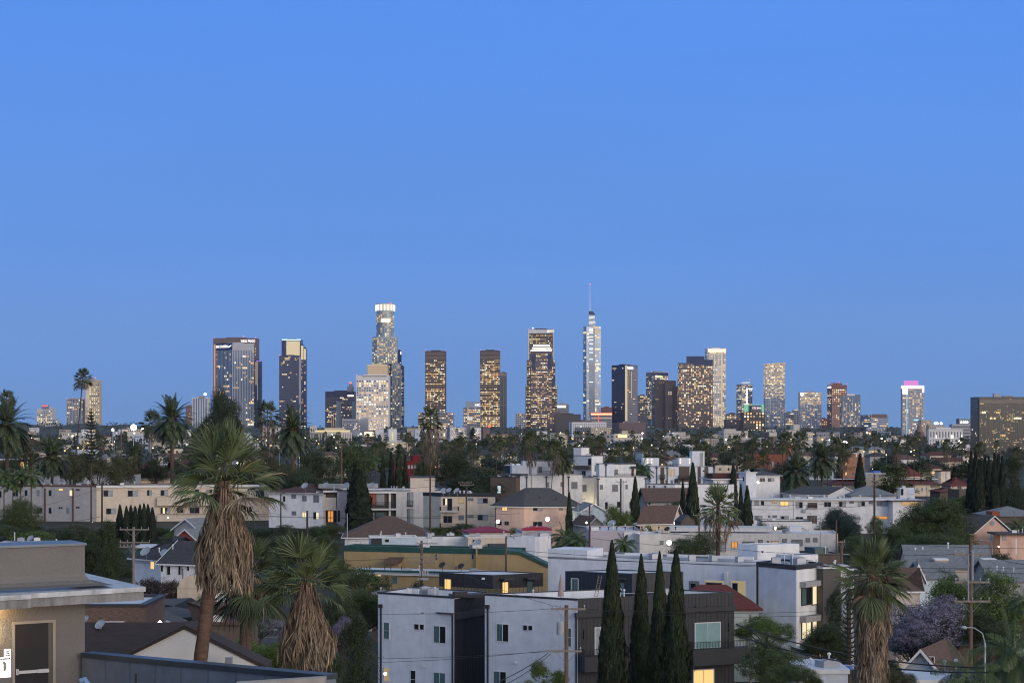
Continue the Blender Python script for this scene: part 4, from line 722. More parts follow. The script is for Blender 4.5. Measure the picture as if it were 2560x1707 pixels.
win(A, 147, 157, 1221, 1226, 'w'); win(A, 174, 181, 1225, 1239, 'p', split=0, out=.08)
wins(A, [(259,282,1226,1240,'db'),(320,344,1226,1240,'db'),(368,379,1225,1238,'db'),(402,420,1225,1238,'db'),(487,497,1223,1238,'d'),(517,530,1223,1232,'bd'),(266,290,1271,1284,'db'),(330,345,1270,1280,'b'),(370,380,1270,1280,'db'),(402,412,1269,1283,'dw'),(413,425,1269,1283,'db'),(443,458,1268,1281,'d'),(475,498,1268,1282,'d'),(613,632,1266,1278,'d'),(640,660,1225,1240,'d')], s='R', out=.17)
for x in (113, 183): pipe(A, x, 1220, 1330, 'trim_br', .3, 'L')
balcony(A, 393, 545, 1240, 1242, 1262, dep=1.6, s='R', rail='cap', rm='trim_br', pm=W_['cream']); balcony(A, 393, 570, 1284, 1286, 1305, dep=1.6, s='R', rail='cap', rm='trim_br', pm=W_['cream'])
balcony(A, 610, 690, 1284, 1287, 1300, dep=1.6, s='R', rail='cap', rm='trim_br', pm=W_['cream'])
for x in (170,180,218,221,226,262): vent(A, x, 1198+(x%5), 486, 1.4, .06, 'white_pipe', 0)
for x in (110,128,160,200,245,270): vent(A, x, 1209, 485, .3, .12)
lamp(A, 230, 1309, 477, 900, .5, off=1.0); lamp(A, 420, 1225+68, 470, 60, .15, off=1)
o = bld('grey boarded rooftop wall block behind the two-tone apartment block', (90,325,352), 1186, 540, stucco('grey_siding', (.40,.41,.43), .1), dl=1, dr=12, par=.4, trim='trim_br')
for x in (137,218,291,317): win(o, x, x+6, 1190, 1194, 'b', 'frame_w', s='L', split=0)
o = bld('flat-roofed dark house with one glowing yellow window at the far left', (None,-40,84), 1148, 640, 'brown', dl=12, dr=4, roof='slab', ov=.8, roofm='roof_w', trim='trim_w'); win(o, 51, 70, 1155, 1172, 'w', 'frame_w', s='R', split=0); win(o, 8, 26, 1160, 1175, 'd', 'frame_w', s='R'); slabb(o, -30, 84, 1176, 1240, W_['grey'], 3, s='R', name='terrace')
o = bld('maroon hip-roofed house with a grey lower roof at the left', (None,50,118), 1112, 900, 'beige', dl=14, dr=5, roof='hip', roofm='roof_maroon', h=3.2); o = bld('house with faded grey-green sloping roof below the maroon hip roof', (None,50,108), 1128, 850, 'beige', dl=16, dr=3, roof='hip', roofm='roof_grey', h=3.4); win(o, 70, 80, 1133, 1141, 'd', s='R'); win(o, 88, 98, 1133, 1141, 'd', s='R')
o = bld('wide house with dark brown shingle roof and cream front behind the apartment block', (None,300,440), 1193, 560, 'cream', dl=16, dr=3, roof='hip', roofm='roof_maroon', h=4.4, ov=.9, trim='trim_w'); slabb(o, 346, 392, 1197, 1203, W_['sand'], .5, s='R'); win(o, 352, 386, 1200, 1206, 'orange' if 0 else 'dim', s='R')
o2 = bld('second brown shingle roof house right of the cream-fronted one', (None,430,505), 1180, 590, 'grey', dl=18, dr=3, roof='hip', roofm='roof_maroon', h=3.8, ov=.9, trim='trim_w')
for x, y in ((387,1148),(451,1148)): vent(o2, x, y, 588, 1.4, .12, 'metal_g')
# white maroon-roofed house and balcony apartment
o = bld('white two-storey house with maroon hip roof and small dark windows', (None,672,808), 1230, 430, 'white', dl=14, dr=-6, roof='hip', roofm='roof_maroon', h=1.8, ov=.6, trim='trim_w', hipf=.6)
wins(o, [(729,740,1236,1245,'bl'),(756,766,1239,1252,'bl'),(784,797,1238,1255,'bl'),(708,713,1240,1253,'d'),(730,740,1278,1287,'bl'),(756,767,1280,1293,'p'),(784,797,1280,1297,'dw')], s='R'); dish(o, 763, 1215, 425, .9); slabb(o, 672, 808, 1318, 1330, 'trim_d', .3, s='R', name='plinth')
K = bld('grey and off-white balcony apartment with red drapes, in front of which a broad cypress stands', (None,790,1102), 1226, 425, 'white', dl=16, dr=2, roof='flat', par=.5, roofm='roof_w', trim='trim_d')
slabb(K, 806, 843, 1222, 1330, W_['brown'], .05, s='R', name='stairwell_recess_shade'); slabb(K, 808, 841, 1243, 1272, W_['beige'], 1.2, s='R', name='balcony_panel'); slabb(K, 808, 843, 1226, 1230, 'trim_w', 1.2, s='R', name='balcony_ceiling'); slabb(K, 843, 878, 1228, 1322, W_['mauve'], 1.5, s='R', name='grey_wall')  # flat brown sheet paints the shade inside the stairwell
for i in range(4): win(K, 813+i*7, 819+i*7, 1277, 1304, 'o' if i in (1,2) else 'd', 'frame_d', s='R', split=0, out=.1)
win(K, 845, 850, 1275, 1302, 'd', 'frame_d', s='R', out=1.6, split=0); win(K, 817, 828, 1231, 1240, 'd', s='R'); win(K, 845, 851, 1233, 1245, 'o', 'frame_d', s='R', split=0)
slabb(K, 913, 990, 1231, 1316, W_['brown'], .05, s='R', name='balcony_recess_shade')  # dark flat sheet stands for the shade behind the balconies
for i in range(6): slabb(K, 916+i*4, 919+i*4, 1234, 1261, mat('red_drape', (.42,.13,.09), .8, .2, 3), .4, s='R', name='drape')
slabb(K, 941, 961, 1234, 1262, M['curtain'], .3, s='R', name='glass_door'); slabb(K, 972, 977, 1232, 1312, 'trim_w', .7, s='R', name='post'); slabb(K, 913, 990, 1228, 1232, 'trim_w', 1.2, s='R', name='balcony_ceiling')
balcony(K, 913, 990, 1254, 1270, 1274, dep=1.4, s='R', pm=M['trim_w']); slabb(K, 940, 961, 1281, 1293, M['teal'], .3, s='R', name='glass_door'); slabb(K, 927, 936, 1281, 1299, M['curtain'], .3, s='R', name='glass_door')
balcony(K, 808, 843, 1254, 1272, 1274, dep=1.2, s='R', pm=M['trim_w'])
slabb(K, 990, 1057, 1228, 1318, W_['dirty'], 1.2, s='R', name='pale_wall')
for y0, y1 in ((1231,1265),(1272,1308)): win(K, 1019, 1032, y0, y1, 'bb', 'frame_d', s='R', out=1.3)
balcony(K, 1018, 1033, 1250, 1262, 1264, dep=1.6, s='R', pm=M['trim_d'])
slabb(K, 1026, 1087, 1193, 1229, W_['beige'], .1, s='R', name='roof_tower', off=-6); slabb(K, 1025, 1088, 1191.5, 1194, 'trim_d', .2, s='R', name='tower_cap', off=-6.2)
for x in (815, 866, 1030-100): dish(K, x, 1213, 424, .8)
for x in (835,860,985,992,1010): vent(K, x, 1216, 425, .9, .1)
slabb(K, 795, 878, 1212, 1221, W_['grey'], -2, s='R', name='roof_wall', off=-8); slabb(K, 915, 945, 1211, 1220, W_['grey'], -2, s='R', name='roof_wall', off=-8)
G_ = bld('beige three-storey apartment with two small projecting balconies', (1058,1102,1238), 1233, 400, 'cream', dl=6, dr=-2, par=.5, roofm='roof_w', trim='trim_d', edge=.7); 
wins(G_, [(1146,1159,1246,1257,'dim'),(1170,1183,1245,1251,'bl'),(1195,1219,1245,1257,'bd'),(1147,1159,1288,1299,'bl'),(1170,1183,1287,1293,'bl'),(1195,1219,1287,1299,'db'),(1108,1118,1246,1262,'dw'),(1119,1130,1246,1275,'d'),(1109,1130,1290,1306,'d')], s='R')
balcony(G_, 1102, 1148, 1265, 1277, 1279, dep=1.5, s='R', pm=M['trim_w']); balcony(G_, 1102, 1148, 1307, 1318, 1320, dep=1.5, s='R', pm=M['trim_d'])
for x in (1109,1123,1143): dish(G_, x, 1226, 398, .65)
for x in (1136,1150,1160,1175): vent(G_, x, 1227, 400, .5, .15)
Hh = bld('pink two-storey house with a large dark grey hip roof and a glaring wall lamp', (1240,1310,1449), 1258, 385, 'pink', dl=3, dr=-1, roof='hip', roofm='roof_char', h=3.2, ov=.9, trim='trim_w')
wins(Hh, [(1333,1355,1263,1276,'db'),(1373,1383,1260,1268,'bl'),(1397,1407,1262,1275,'bl'),(1427,1443,1261,1276,'bb'),(1333,1355,1304,1315,'d')], s='R'); wins(Hh, [(1256,1268,1265,1276,'w'),(1245,1254,1303,1312,'d'),(1262,1272,1303,1312,'d')], s='L')
for x, y in ((1300,1230),(1350,1241),(1390,1246),(1320,1226),(1270,1238)): vent(Hh, x, y, 384, .4, .12, 'metal_d')
lamp(Hh, 1369, 1297, 378, 700, .42, off=1.2, name='flood_lamp'); lamp(Hh, 1245, 1303, 376, 420, .36, off=1.2, name='flood_lamp')
# deep pink canopy, red canopy
o = bld('low building with magenta awning roof under the flood lamp', (None,1172,1275), 1330, 360, 'beige', dl=6, dr=2, roof='hip', roofm=mat('magenta_canvas', (.20,.018,.05), .7, .15, 1), h=.8, ov=.3, trim=None)
o = bld('low grey building topped with a bright red awning', (None,1305,1380), 1326, 340, 'mauve', dl=7, dr=1, par=.3, roofm=mat('red_canvas', (.38,.02,.04), .7, .15, 1)); mb = MB(); f = o.R
for i in range(12):
    a, b = f.at(f.len*i/12, o.z+.12+.45*sin(pi*i/12)), f.at(f.len*(i+1)/12, o.z+.12+.45*sin(pi*(i+1)/12)); n = V((0,6,0)); mb.hexa([V((a.x,a.y,o.z)), V((b.x,b.y,o.z)), V((b.x,b.y,o.z))+n, V((a.x,a.y,o.z))+n, a, b, b+n, a+n])
mb.build('awning', mat('red_canvas', (.38,.02,.04), .7, .15, 1), o.root)
# white townhouses
Wt = bld('large white stucco townhouse block with roof terraces, long front wall', (1298,1300,1456), 1186, 480, 'white', dl=8, dr=1, par=.4, trim='trim_d', edge=.12)
wins(Wt, [(1429,1443,1205,1221,'bl'),(1402,1409,1205,1216,'bl'),(1368,1372,1205,1217,'bl')], s='R'); [pipe(Wt, x, 1193, 1240, 'trim_d', .22, 'R', 1) for x in (1317, 1366, 1422)]
slabb(Wt, 1308, 1343, 1152, 1186, W_['cool_shaded_white'], .0, s='R', name='roof_box_shaded_side', off=-7); slabb(Wt, 1343, 1401, 1152, 1186, W_['white'], -1, s='R', name='roof_box', off=-7.5); win(Wt, 1347, 1354, 1167, 1180, 'bl', 'frame_d', s='R', split=0); slabb(Wt, 1307, 1402, 1151, 1152.4, 'trim_d', -.9, s='R', name='coping', off=-7.6)  # bluish left piece paints the shaded side of the roof box
slabb(Wt, 1391, 1401, 1157, 1165, 'trim_d', -.2, s='R', name='door_canopy', off=-.98); slabb(Wt, 1392, 1399, 1165, 1185, M['trim_br'], -.9, s='R', name='terrace_door', off=-1.2); balcony(Wt, 1346, 1454, 1177, 1185.5, 1186, dep=.1, s='R'); pipe(Wt, 1325, 1156, 1185, 'trim_d', .22, 'R', 1)
slabb(Wt, 1280, 1308, 1164, 1187, W_['cool_shaded_white'], 0, s='R', name='roof_box', off=-8)
Wb = bld('beige-lit recessed townhouse bay joining the two white fronts', (None,1456,1494), 1193, 486, 'white', dl=8, dr=.3, par=.4, trim='trim_d', edge=.1); win(Wb, 1456, 1466, 1212, 1228, 'bl', s='R'); win(Wb, 1456, 1466, 1255, 1270, 'bl', s='R'); 
lamp(Wb, 1486, 1274, 483, 500, .3, off=.8); lamp(Wb, 1499, 1272, 470, 350, .32, off=.9)
Wc = bld('right white townhouse block with tall narrow ground windows', (None,1494,1618), 1191, 478, 'white', dl=10, dr=1, par=.4, trim='trim_d', edge=.12)
wins(Wc, [(1500,1507,1212,1223,'bl'),(1531,1544,1212,1228,'bl'),(1564,1569,1211,1222,'bl'),(1513,1519,1255,1272,'d'),(1543,1551,1254,1268,'d'),(1574,1580,1254,1270,'d'),(1603,1609,1253,1269,'d')], s='R'); pipe(Wc, 1495, 1198, 1270, 'trim_d', .3, 'R', 1); pipe(Wc, 1615, 1197, 1270, 'trim_d', .25, 'R', 1); lamp(Wc, 1613, 1268, 474, 160, .15, off=.9)
slabb(Wc, 1498, 1535, 1160, 1190, W_['cool_shaded_white'], 0, s='R', name='roof_box_shaded_side', off=-7); slabb(Wc, 1535, 1591, 1160, 1191, W_['white'], -1, s='R', name='roof_box', off=-7.5); slabb(Wc, 1497, 1592, 1159, 1160.3, 'trim_d', -.9, s='R', name='coping', off=-7.6); win(Wc, 1538, 1544, 1173, 1185, 'bl', 'frame_d', s='R', split=0); slabb(Wc, 1578, 1591, 1165, 1171, 'trim_d', -.2, s='R', name='door_canopy', off=-.98); slabb(Wc, 1580, 1586, 1171, 1190, M['trim_br'], -.9, s='R', name='terrace_door', off=-1.2); balcony(Wc, 1536, 1616, 1183, 1190.5, 1191, dep=.1, s='R'); pipe(Wc, 1515, 1163, 1190, 'trim_d', .22, 'R', 1)  # roof box: its shaded left side is painted in the bluish white
o = bld('white stair tower rising from a terraced house behind the townhouse fronts', (1434,1453,1473), 1118, 560, 'white', dl=2, dr=1, par=.3, trim='trim_d', edge=.1); slabb(o, 1436, 1480, 1140, 1158, W_['cool_shaded_white'], .6, s='L') if 0 else None
o = bld('white terraced house with dark wood balcony below the stair tower', (1434,1479,1507), 1139, 540, 'white', dl=5, dr=2, par=.3, trim='trim_d', edge=.1); slabb(o, 1437, 1478, 1163, 1173, W_['brown'], .8, s='L', name='balcony_front'); win(o, 1471, 1478, 1147, 1162, 'd', 'frame_d', s='L', split=0); win(o, 1487, 1497, 1163, 1177, 'bl', 'frame_d', s='R', split=0); win(o, 1455, 1464, 1177, 1188, 'd', s='L')
o = bld('navy and glass box house at the left end of the white townhouses', (1262,1300,1310), 1163, 520, stucco('navy_siding', (.03,.045,.07), .1), dl=3, dr=2, par=.3, trim='trim_w', edge=.1); slabb(o, 1276, 1294, 1164, 1186, W_['cool_shaded_white'], .1, s='L'); win(o, 1296, 1303, 1170, 1178, 'bl', s='R') ; win(o, 1283, 1290, 1166, 1175, 'd', s='L')
o = bld('dark boxy house with a green-lit doorway left of the white townhouses', (1226,1290,1300), 1192, 465, 'brown', dl=3, dr=2, par=.3, trim='trim_d'); win(o, 1244, 1252, 1214, 1232, 'k', 'frame_d', s='L', split=0); slabb(o, 1240, 1300, 1184, 1190, M['roof_char'], -1, s='L', name='roof_box', off=-5)
# white modern row on the right
o = bld('white modern row house with black recesses and balconies', (None,1625,1782), 1166, 560, 'cool_shaded_white', dl=10, dr=1, par=.3, trim='trim_d', edge=.1)
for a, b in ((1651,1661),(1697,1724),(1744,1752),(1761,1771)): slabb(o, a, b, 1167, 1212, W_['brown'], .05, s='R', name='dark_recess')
wins(o, [(1671,1678,1173,1189,'dim'),(1683,1687,1173,1189,'dim'),(1764,1770,1175,1190,'t'),(1700,1710,1179,1195,'dim'),(1757,1761,1175,1178,'d'),(1664,1668,1200,1208,'bl'),(1677,1682,1200,1208,'bl'),(1686,1696,1197,1207,'d')], s='R'); balcony(o, 1649, 1662, 1186, 1194, 1196, dep=1.2, s='R', pm=M['metal_d']); balcony(o, 1695, 1726, 1188, 1194, 1196, dep=1.2, s='R', pm=M['metal_d']); balcony(o, 1761, 1779, 1188, 1195, 1197, dep=1.2, s='R', pm=M['metal_d'])
slabb(o, 1608, 1649, 1145, 1164, W_['cool_shaded_white'], -1, s='R', name='roof_box', off=-6); slabb(o, 1698, 1732, 1145, 1165, W_['cool_shaded_white'], -1, s='R', name='roof_box', off=-6); slabb(o, 1731, 1747, 1128, 1165, W_['cool_shaded_white'], -.5, s='R', name='stair_tower', off=-6); slabb(o, 1747, 1762, 1128, 1165, W_['white'], -.5, s='R', name='stair_tower', off=-6); pipe(o, 1755, 1131, 1165, 'trim_d', .25, 'R'); balcony(o, 1649, 1698, 1159, 1166, 1167, dep=.1, s='R')  # stair tower halves: shade and warm light put into two whites
for x in (1620,1630,1702,1725):
    for y in (1148,1155): slabb(o, x-1, x+1, y-1, y+2, emi('sconce', (1,.75,.5), 2.5), -.8, s='R', name='wall_sconce', off=-.99)
for x in (1642, 1668): pipe(o, x, 1170, 1210, 'trim_d', .25, 'R', 1)
o = bld('long low white building with three small lit windows behind the brown shingle roofs', (1617,1687,1835), 1210, 450, 'white', dl=3, dr=2, par=.3, trim='trim_d', edge=.1); wins(o, [(1638,1643,1225,1230,'dim'),(1652,1657,1225,1231,'p'),(1676,1682,1225,1231,'bl')], s='L'); wins(o, [(1790,1796,1226,1238,'d'),(1800,1806,1226,1238,'d')], s='R'); [pipe(o, x, 1217, 1240, 'trim_d', .15, 'L', 1) for x in (1624, 1636, 1664)]
o = bld('flat brown-roofed low house with white eave right of the modern row', (None,1783,1848), 1196, 500, 'white', dl=12, dr=1, roof='slab', ov=.8, roofm='roof_maroon', trim='trim_w'); slabb(o, 1783, 1848, 1184, 1195, 'roof_maroon', -.5, s='R', name='raised_roof', off=-8)
o = bld('pale blue-white house with a curved corner left of the fan palms', (1845,1865,1890), 1180, 520, 'cool_shaded_white', dl=3, dr=2, roof='slab', ov=.3, trim='trim_w'); win(o, 1857, 1860, 1192, 1202, 'd', s='L', split=0) 
o = bld('white low house with dark hipped roof between the fan palms', (None,1883,1950), 1188, 540, 'white', dl=12, dr=2, roof='hip', roofm='roof_char', h=1.8, ov=.6, trim='trim_w'); lamp(o, 1895, 1206, 530, 60, .3, off=.8); wins(o, [(1900,1912,1195,1203,'d'),(1920,1935,1195,1203,'db')], s='R')
# brown shingle roof houses
o = bld('dark brown gabled house tucked behind the round green tree', (None,1618,1725), 1252, 400, 'grey', dl=10, dr=1, roof='gable', roofm='roof_brown', h=2.6, ov=.6, trim='trim_d'); wins(o, [(1621,1626,1256,1261,'d'),(1640,1648,1256,1268,'b')], s='R')
o = bld('low house with a broad brown shingle roof and one pale gable end', (1600,1676,1704), 1305, 345, 'cream', dl=-2, dr=8, roof='gable', axis='u' if 0 else 'v', roofm='roof_brown', h=3.0, ov=.6, trim='trim_w'); lamp(o, 1688, 1307, 338, 90, .2, off=.8)
o = bld('small dark hutch-like roof stack with pointed top on the white roof', (None,1702,1738), 1305, 325, 'brown', dl=4, dr=.5, roof='gable', axis='v', roofm='roof_char', h=1.2, ov=.05)
o = bld('small house with dark gable and white bargeboards left of the round green tree', (None,1470,1508), 1312, 335, 'beige', dl=8, dr=1, roof='gable', axis='v', roofm='roof_brown', h=1.4, ov=.4, trim='trim_w'); lamp(o, 1466, 1306, 330, 60, .16, off=.6)
o = bld('pale sided house with light blue walls between the townhouse and pole', (None,1452,1515), 1278, 370, 'lblue', dl=8, dr=1, roof='gable', axis='v', roofm='roof_grey', h=1.5, ov=.4, trim='trim_w'); win(o, 1478, 1486, 1287, 1293, 'd', s='R')
# long white apartment (right)
Q = bld('long white two-storey apartment with hanging eaves, right of centre', (1868,1880,2238), 1246, 430, 'white', dl=4, dr=-2, roof='slab', ov=.9, roofm='roof_w', trim='trim_w')
wins(Q, [(1931,1942,1251,1257,'dim'),(1951,1971,1253,1264,'w'),(1990,2006,1255,1269,'bd'),(2061,2077,1255,1266,'d'),(2098,2114,1254,1266,'db'),(2124,2134,1253,1258,'bl'),(2145,2162,1254,1264,'bd'),(2172,2182,1252,1259,'bl'),(2192,2219,1253,1264,'bb'),(1887,1897,1252,1262,'b'),(1903,1910,1252,1262,'d'),(1920,1926,1288,1293,'bl'),(1932,1942,1288,1293,'bl'),(1951,1971,1290,1301,'db'),(1990,2007,1292,1299,'d'),(2192,2218,1290,1297,'o'),(1887,1905,1289,1299,'bb'),(2030,2042,1292,1307,'d')], s='R')
slabb(Q, 2019, 2043, 1256, 1271, W_['brown'], .03, s='R', name='balcony_recess_shade'); balcony(Q, 2019, 2043, 1262, 1270, 1272, dep=.5, s='R'); slabb(Q, 2006, 2015, 1273, 1280, M['metal_g'], .6, s='R', name='air_conditioner'); slabb(Q, 2018, 2043, 1288, 1308, W_['brown'], .03, s='R', name='porch_recess_shade')  # balcony and porch hollows are flat sheets with their shade painted brown
for x in (1930,1975,2020,2060,2110,2150,2200): vent(Q, x, 1238, 432, .5, .12)
pipe(Q, 1985, 1249, 1300, 'trim_w', .15, 'R')
o = bld('low annex with brown eave right of the long white apartment', (None,2232,2310), 1250, 425, 'white', dl=8, dr=1, roof='slab', ov=.6, roofm='roof_w', trim='trim_br'); slabb(o, 2255, 2300, 1255, 1262, emi('lit_strip', (1,.6,.2), .35), .2, s='R', name='lit_opening')
o = bld('low white wall building with roof planters below the long white apartment', (None,1905,2030), 1302, 400, 'white', dl=8, dr=0, par=.3, trim='trim_d', edge=.1); lamp(o, 1939, 1320, 392, 120, .3, off=.8)
# dark roofs and white gable, red roof complex
o = bld('slate-roofed building with a white front gable, behind the long white apartment', (1975,2070,2145), 1236, 520, 'white', dl=6, dr=1, roof='gable', axis='v', roofm='roof_char', h=2.1, ov=.6, trim='trim_w'); o = bld('dark slate hip roof left of the white front gable', (None,1978,2075), 1234, 530, 'white', dl=10, dr=1, roof='hip', roofm='roof_char', h=2.0, ov=.6, trim='trim_w'); o = bld('mottled grey hip roof right of the white front gable', (None,2128,2240), 1237, 515, 'white', dl=12, dr=1, roof='hip', roofm='roof_grey', h=2.3, ov=.6)
o = bld('white dormer box with dark door on the mottled grey roof', (None,2250,2272), 1219, 505, 'white', dl=3, dr=0, par=.1); win(o, 2252, 2258, 1222, 1237, 'd', 'frame_d', s='R', split=0); o = bld('small white lean-to beside the dormer box', (None,2272,2287), 1234, 505, 'white', dl=3, dr=0, roof='gable', h=1.6, roofm='roof_w', ov=.1)
Rr = bld('long cream apartment with a maroon tiled lean-to roof, right of centre', (None,2080,2352), 1210, 650, 'cream', dl=18, dr=1, roof='hip', roofm='roof_red', h=1.9, ov=.7, trim='trim_d', hipf=.35)
slabb(Rr, 2085, 2352, 1197.6, 1199, 'trim_w', -4, s='R', name='rear_parapet', off=-8)
for a, b in ((2235,2256),(2256,2282),(2326,2350)): slabb(Rr, a, b, 1211, 1218, mat('olive_panel', (.16,.15,.08), .8, .1), .1, s='R', name='olive_panel')
wins(Rr, [(2236,2240,1220,1228,'b'),(2243,2247,1220,1228,'b'),(2276,2281,1220,1228,'b'),(2291,2296,1219,1228,'b'),(2303,2307,1219,1227,'bl'),(2314,2318,1218,1226,'b'),(2328,2333,1218,1228,'b'),(2337,2341,1218,1228,'b')], s='R', fm='frame_w', split=0)
o = bld('small pavilion with a pointed maroon hip roof over cream walls', (2234,2277,2303), 1186, 690, 'cream', dl=2, dr=3, roof='hip', roofm='roof_red', h=2.9, ov=.7); wins(o, [(2257,2261,1190,1197,'g'),(2263,2267,1190,1197,'g')], s='L', split=0)
o = bld('cream stair tower with two grey vertical stripes', (2336,2352,2376), 1176, 700, 'cream', dl=2, dr=2, roof='slab', ov=.3, roofm='roof_red', trim='trim_br'); slabb(o, 2339, 2345, 1177, 1230, W_['grey'], .1, s='L'); slabb(o, 2363, 2368, 1177, 1230, W_['mauve'], .1, s='R')
o = bld('small square house with maroon pyramid roof left of the cypress row', (None,2377,2422), 1212, 600, 'cream', dl=8, dr=1, roof='hip', roofm='roof_red', h=2.3, ov=.6); wins(o, [(2380,2385,1214,1219,'g'),(2394,2404,1216,1222,'d')], s='R')
o = bld('pale box building with a blue tarpaulin left of the pavilion', (None,2165,2236), 1190, 640, 'cream', dl=10, dr=1, par=.4); slabb(o, 2192, 2208, 1178, 1182, mat('blue_tarp', (.05,.16,.5), .6), -3, s='R', name='tarpaulin', off=-7); slabb(o, 2165, 2215, 1182, 1191, W_['dirty'], -.5, s='R', name='upper_floor', off=-8)
bld('maroon low roof behind the very large round tree', (None,2350,2398), 1228, 560, 'brown', dl=8, dr=1, roof='hip', roofm='roof_red', h=1.0); bld('charcoal low roof under the small maroon pyramid', (None,2398,2440), 1224, 540, 'brown', dl=8, dr=1, roof='flat')
# ---------------------------------------------------------------- nearer rows
o = bld('low house with a large brown shingle hip roof, centre-left', (None,862,1080), 1341, 330, 'white', dl=14, dr=1, roof='hip', roofm='roof_brown', h=3.3, ov=.6, trim='trim_w', hipf=.5); slabb(o, 870, 1080, 1342, 1375, W_['white'], .05, s='R'); win(o, 890, 912, 1352, 1360, 'dim', s='R'); vent(o, 1068, 1332, 328, .7, .08)
o = bld('pale blue low building behind the ochre one, with tank and pipes on top', (None,925,1042), 1342, 300, 'lblue', dl=4, dr=1, par=.3, trim='trim_w', edge=.1); slabb(o, 928, 954, 1345, 1362, M['metal_d'], .8, s='R', name='water_tank'); win(o, 963, 972, 1348, 1354, 'd', s='R')
o = bld('white flat building with a blue-grey side behind the ochre building', (1042,1108,1170), 1340, 305, 'white', dl=1, dr=1, par=.3, trim='trim_d', edge=.06); slabb(o, 1130, 1200, 1343, 1373, W_['lblue'], .05, s='R') if 0 else None; win(o, 1182-14, 1190-14, 1350, 1356, 'd', s='R')
o = bld('cream low building with gabled skylights beside the magenta awning', (None,1170,1290), 1343, 300, 'cream', dl=6, dr=1, par=.3, trim='trim_w', edge=.1); win(o, 1182, 1192, 1349, 1355, 'd', s='R'); slabb(o, 1220, 1262, 1358, 1375, M['roof_char'], 2, s='R', name='lean_to_roof'); dish(o, 1194, 1358, 290, .75)
O1 = bld('long ochre building with dark green eave line, upper storey', (None,860,1292), 1364, 262, 'ochre', dl=4, dr=-8, par=.2, roofm='roof_grey', trim=mat('green_trim', (.02,.065,.05), .6, .2, 1), edge=.75)
win(O1, 1089, 1093, 1385, 1398, 'd', s='R', split=0); win(O1, 1180, 1184, 1385, 1397, 'd', s='R', split=0); slabb(O1, 1192, 1194, 1368, 1450, W_['ochre'], .5, s='R', name='pilaster'); slabb(O1, 978, 1004, 1398, 1420, W_['ochre'], 1.0, s='R', name='dormer'); u, zz = O1.R.hit(990, 1396); mb = MB(); a = O1.R.at(u-1.0, zz-.5, 1.5); mb.obox(a, V((2.2,0,0)), V((-.5,-.5,-.2)), V((.5,.2,.8))); mb.build('dormer_roof', M['roof_brown'], O1.root)
O2 = bld('lower ochre wing with white sheet roof and green gutter', (None,855,1292), 1428, 250, 'ochre', dl=7, dr=-7, roof='slab', ov=.4, roofm='roof_w', trim=None); slabb(O2, 857, 1260, 1426, 1431, mat('green_trim', (.02,.065,.05)), .75, s='R', name='green_gutter'); win(O2, 937, 953, 1434, 1440, 'w', s='R'); win(O2, 910, 921, 1432, 1438, 'd', s='R', split=0); win(O2, 981, 993, 1441, 1458, 't', s='R', split=0)
for x in (925,962,977,1004,1140): vent(O2, x, 1412+x*.004, 252, .45, .06, 'metal_d')
dish(O2, 1106, 1413, 250, .5, m='metal_d'); dish(O2, 1153, 1416, 249, .5, m='metal_d')
o = bld('ochre sloping end wall of the long ochre building with a green bargeboard', (None,1262,1372), 1470, 236, 'ochre', dl=5, dr=0, par=0); f = o.R; g_ = M['green_edge'] = mat('green_trim', (.02,.065,.05)); mb = MB(); pts = [(1262,1376),(1300,1379),(1372,1412)]
for (xa, ya), (xb, yb) in zip(pts, pts[1:]):
    a0 = f.at(f.hit(xa)[0], o.z+.002); b0 = f.at(f.hit(xb)[0], o.z+.002); a1 = f.at(f.hit(xa)[0], f.hit(xa, ya)[1]); b1 = f.at(f.hit(xb)[0], f.hit(xb, yb)[1]); n = V((0,5,0)); mb.hexa([a0, b0, b0+n, a0+n, a1, b1, b1+n, a1+n])
mb.build('sloping_wall', W_['ochre'], o.root); mb = MB()
for (xa, ya), (xb, yb) in zip(pts, pts[1:]):
    a1 = f.at(f.hit(xa)[0], f.hit(xa, ya)[1], .3); b1 = f.at(f.hit(xb)[0], f.hit(xb, yb)[1], .3); n = V((0,5.4,0)); t = V((0,0,.32)); mb.hexa([a1-t, b1-t, b1+n-t, a1+n-t, a1+V((0,0,.05)), b1+V((0,0,.05)), b1+n+V((0,0,.05)), a1+n+V((0,0,.05))])
mb.build('green_bargeboard', g_, o.root)
V1 = bld('white cube block left of the long blue-white building', (1268,1338,1377), 1342, 268, 'cool_shaded_white', dl=1, dr=3, par=.2, zb=0); slabb(V1, 1345, 1376, 1345, 1460, W_['white'], .03, s='R')  # warmer white sheet paints the afterglow on the right face
# long blue-white building with black framed corner
W1 = bld('long blue-white flat building running to the corner with lit windows', (1370,1890,1990), 1408, 205, 'cool_shaded_white', dl=11, dr=4, par=.5, roofm='roof_w')
W2 = bld('corner house with white front, dark cornice and lit casement windows', (1892,1990,2057), 1414, 184, 'cool_shaded_white', dl=5, dr=4, par=.5, trim='trim_d', edge=.42, roofm='roof_w'); slabb(W2, 1991, 2057, 1419, 1660, W_['white'], .04, s='R', name='front_wall')  # front sheet in warm white carries the sunset light; left wall the bluish shade
slabb(W2, 1892, 1896, 1414, 1600, 'trim_d', .08, s='L', name='frame_edge')
for (y0, y1) in ((1462,1508),(1548,1592)):
    win(W2, 2003, 2025, y0, y1, 'td' if y0 < 1500 else 'p', 'frame_d', s='R', out=.14); win(W2, 2029, 2050, y0-1, y1-1, 'p', 'frame_d', s='R', out=.14); slabb(W2, 1998, 2061, y0-8, y0-3, W_['grey'], .8, s='R', name='window_hood')
win(W2, 2048, 2072, 1632, 1672, 'w', 'frame_d', s='R', out=.2) if 0 else None
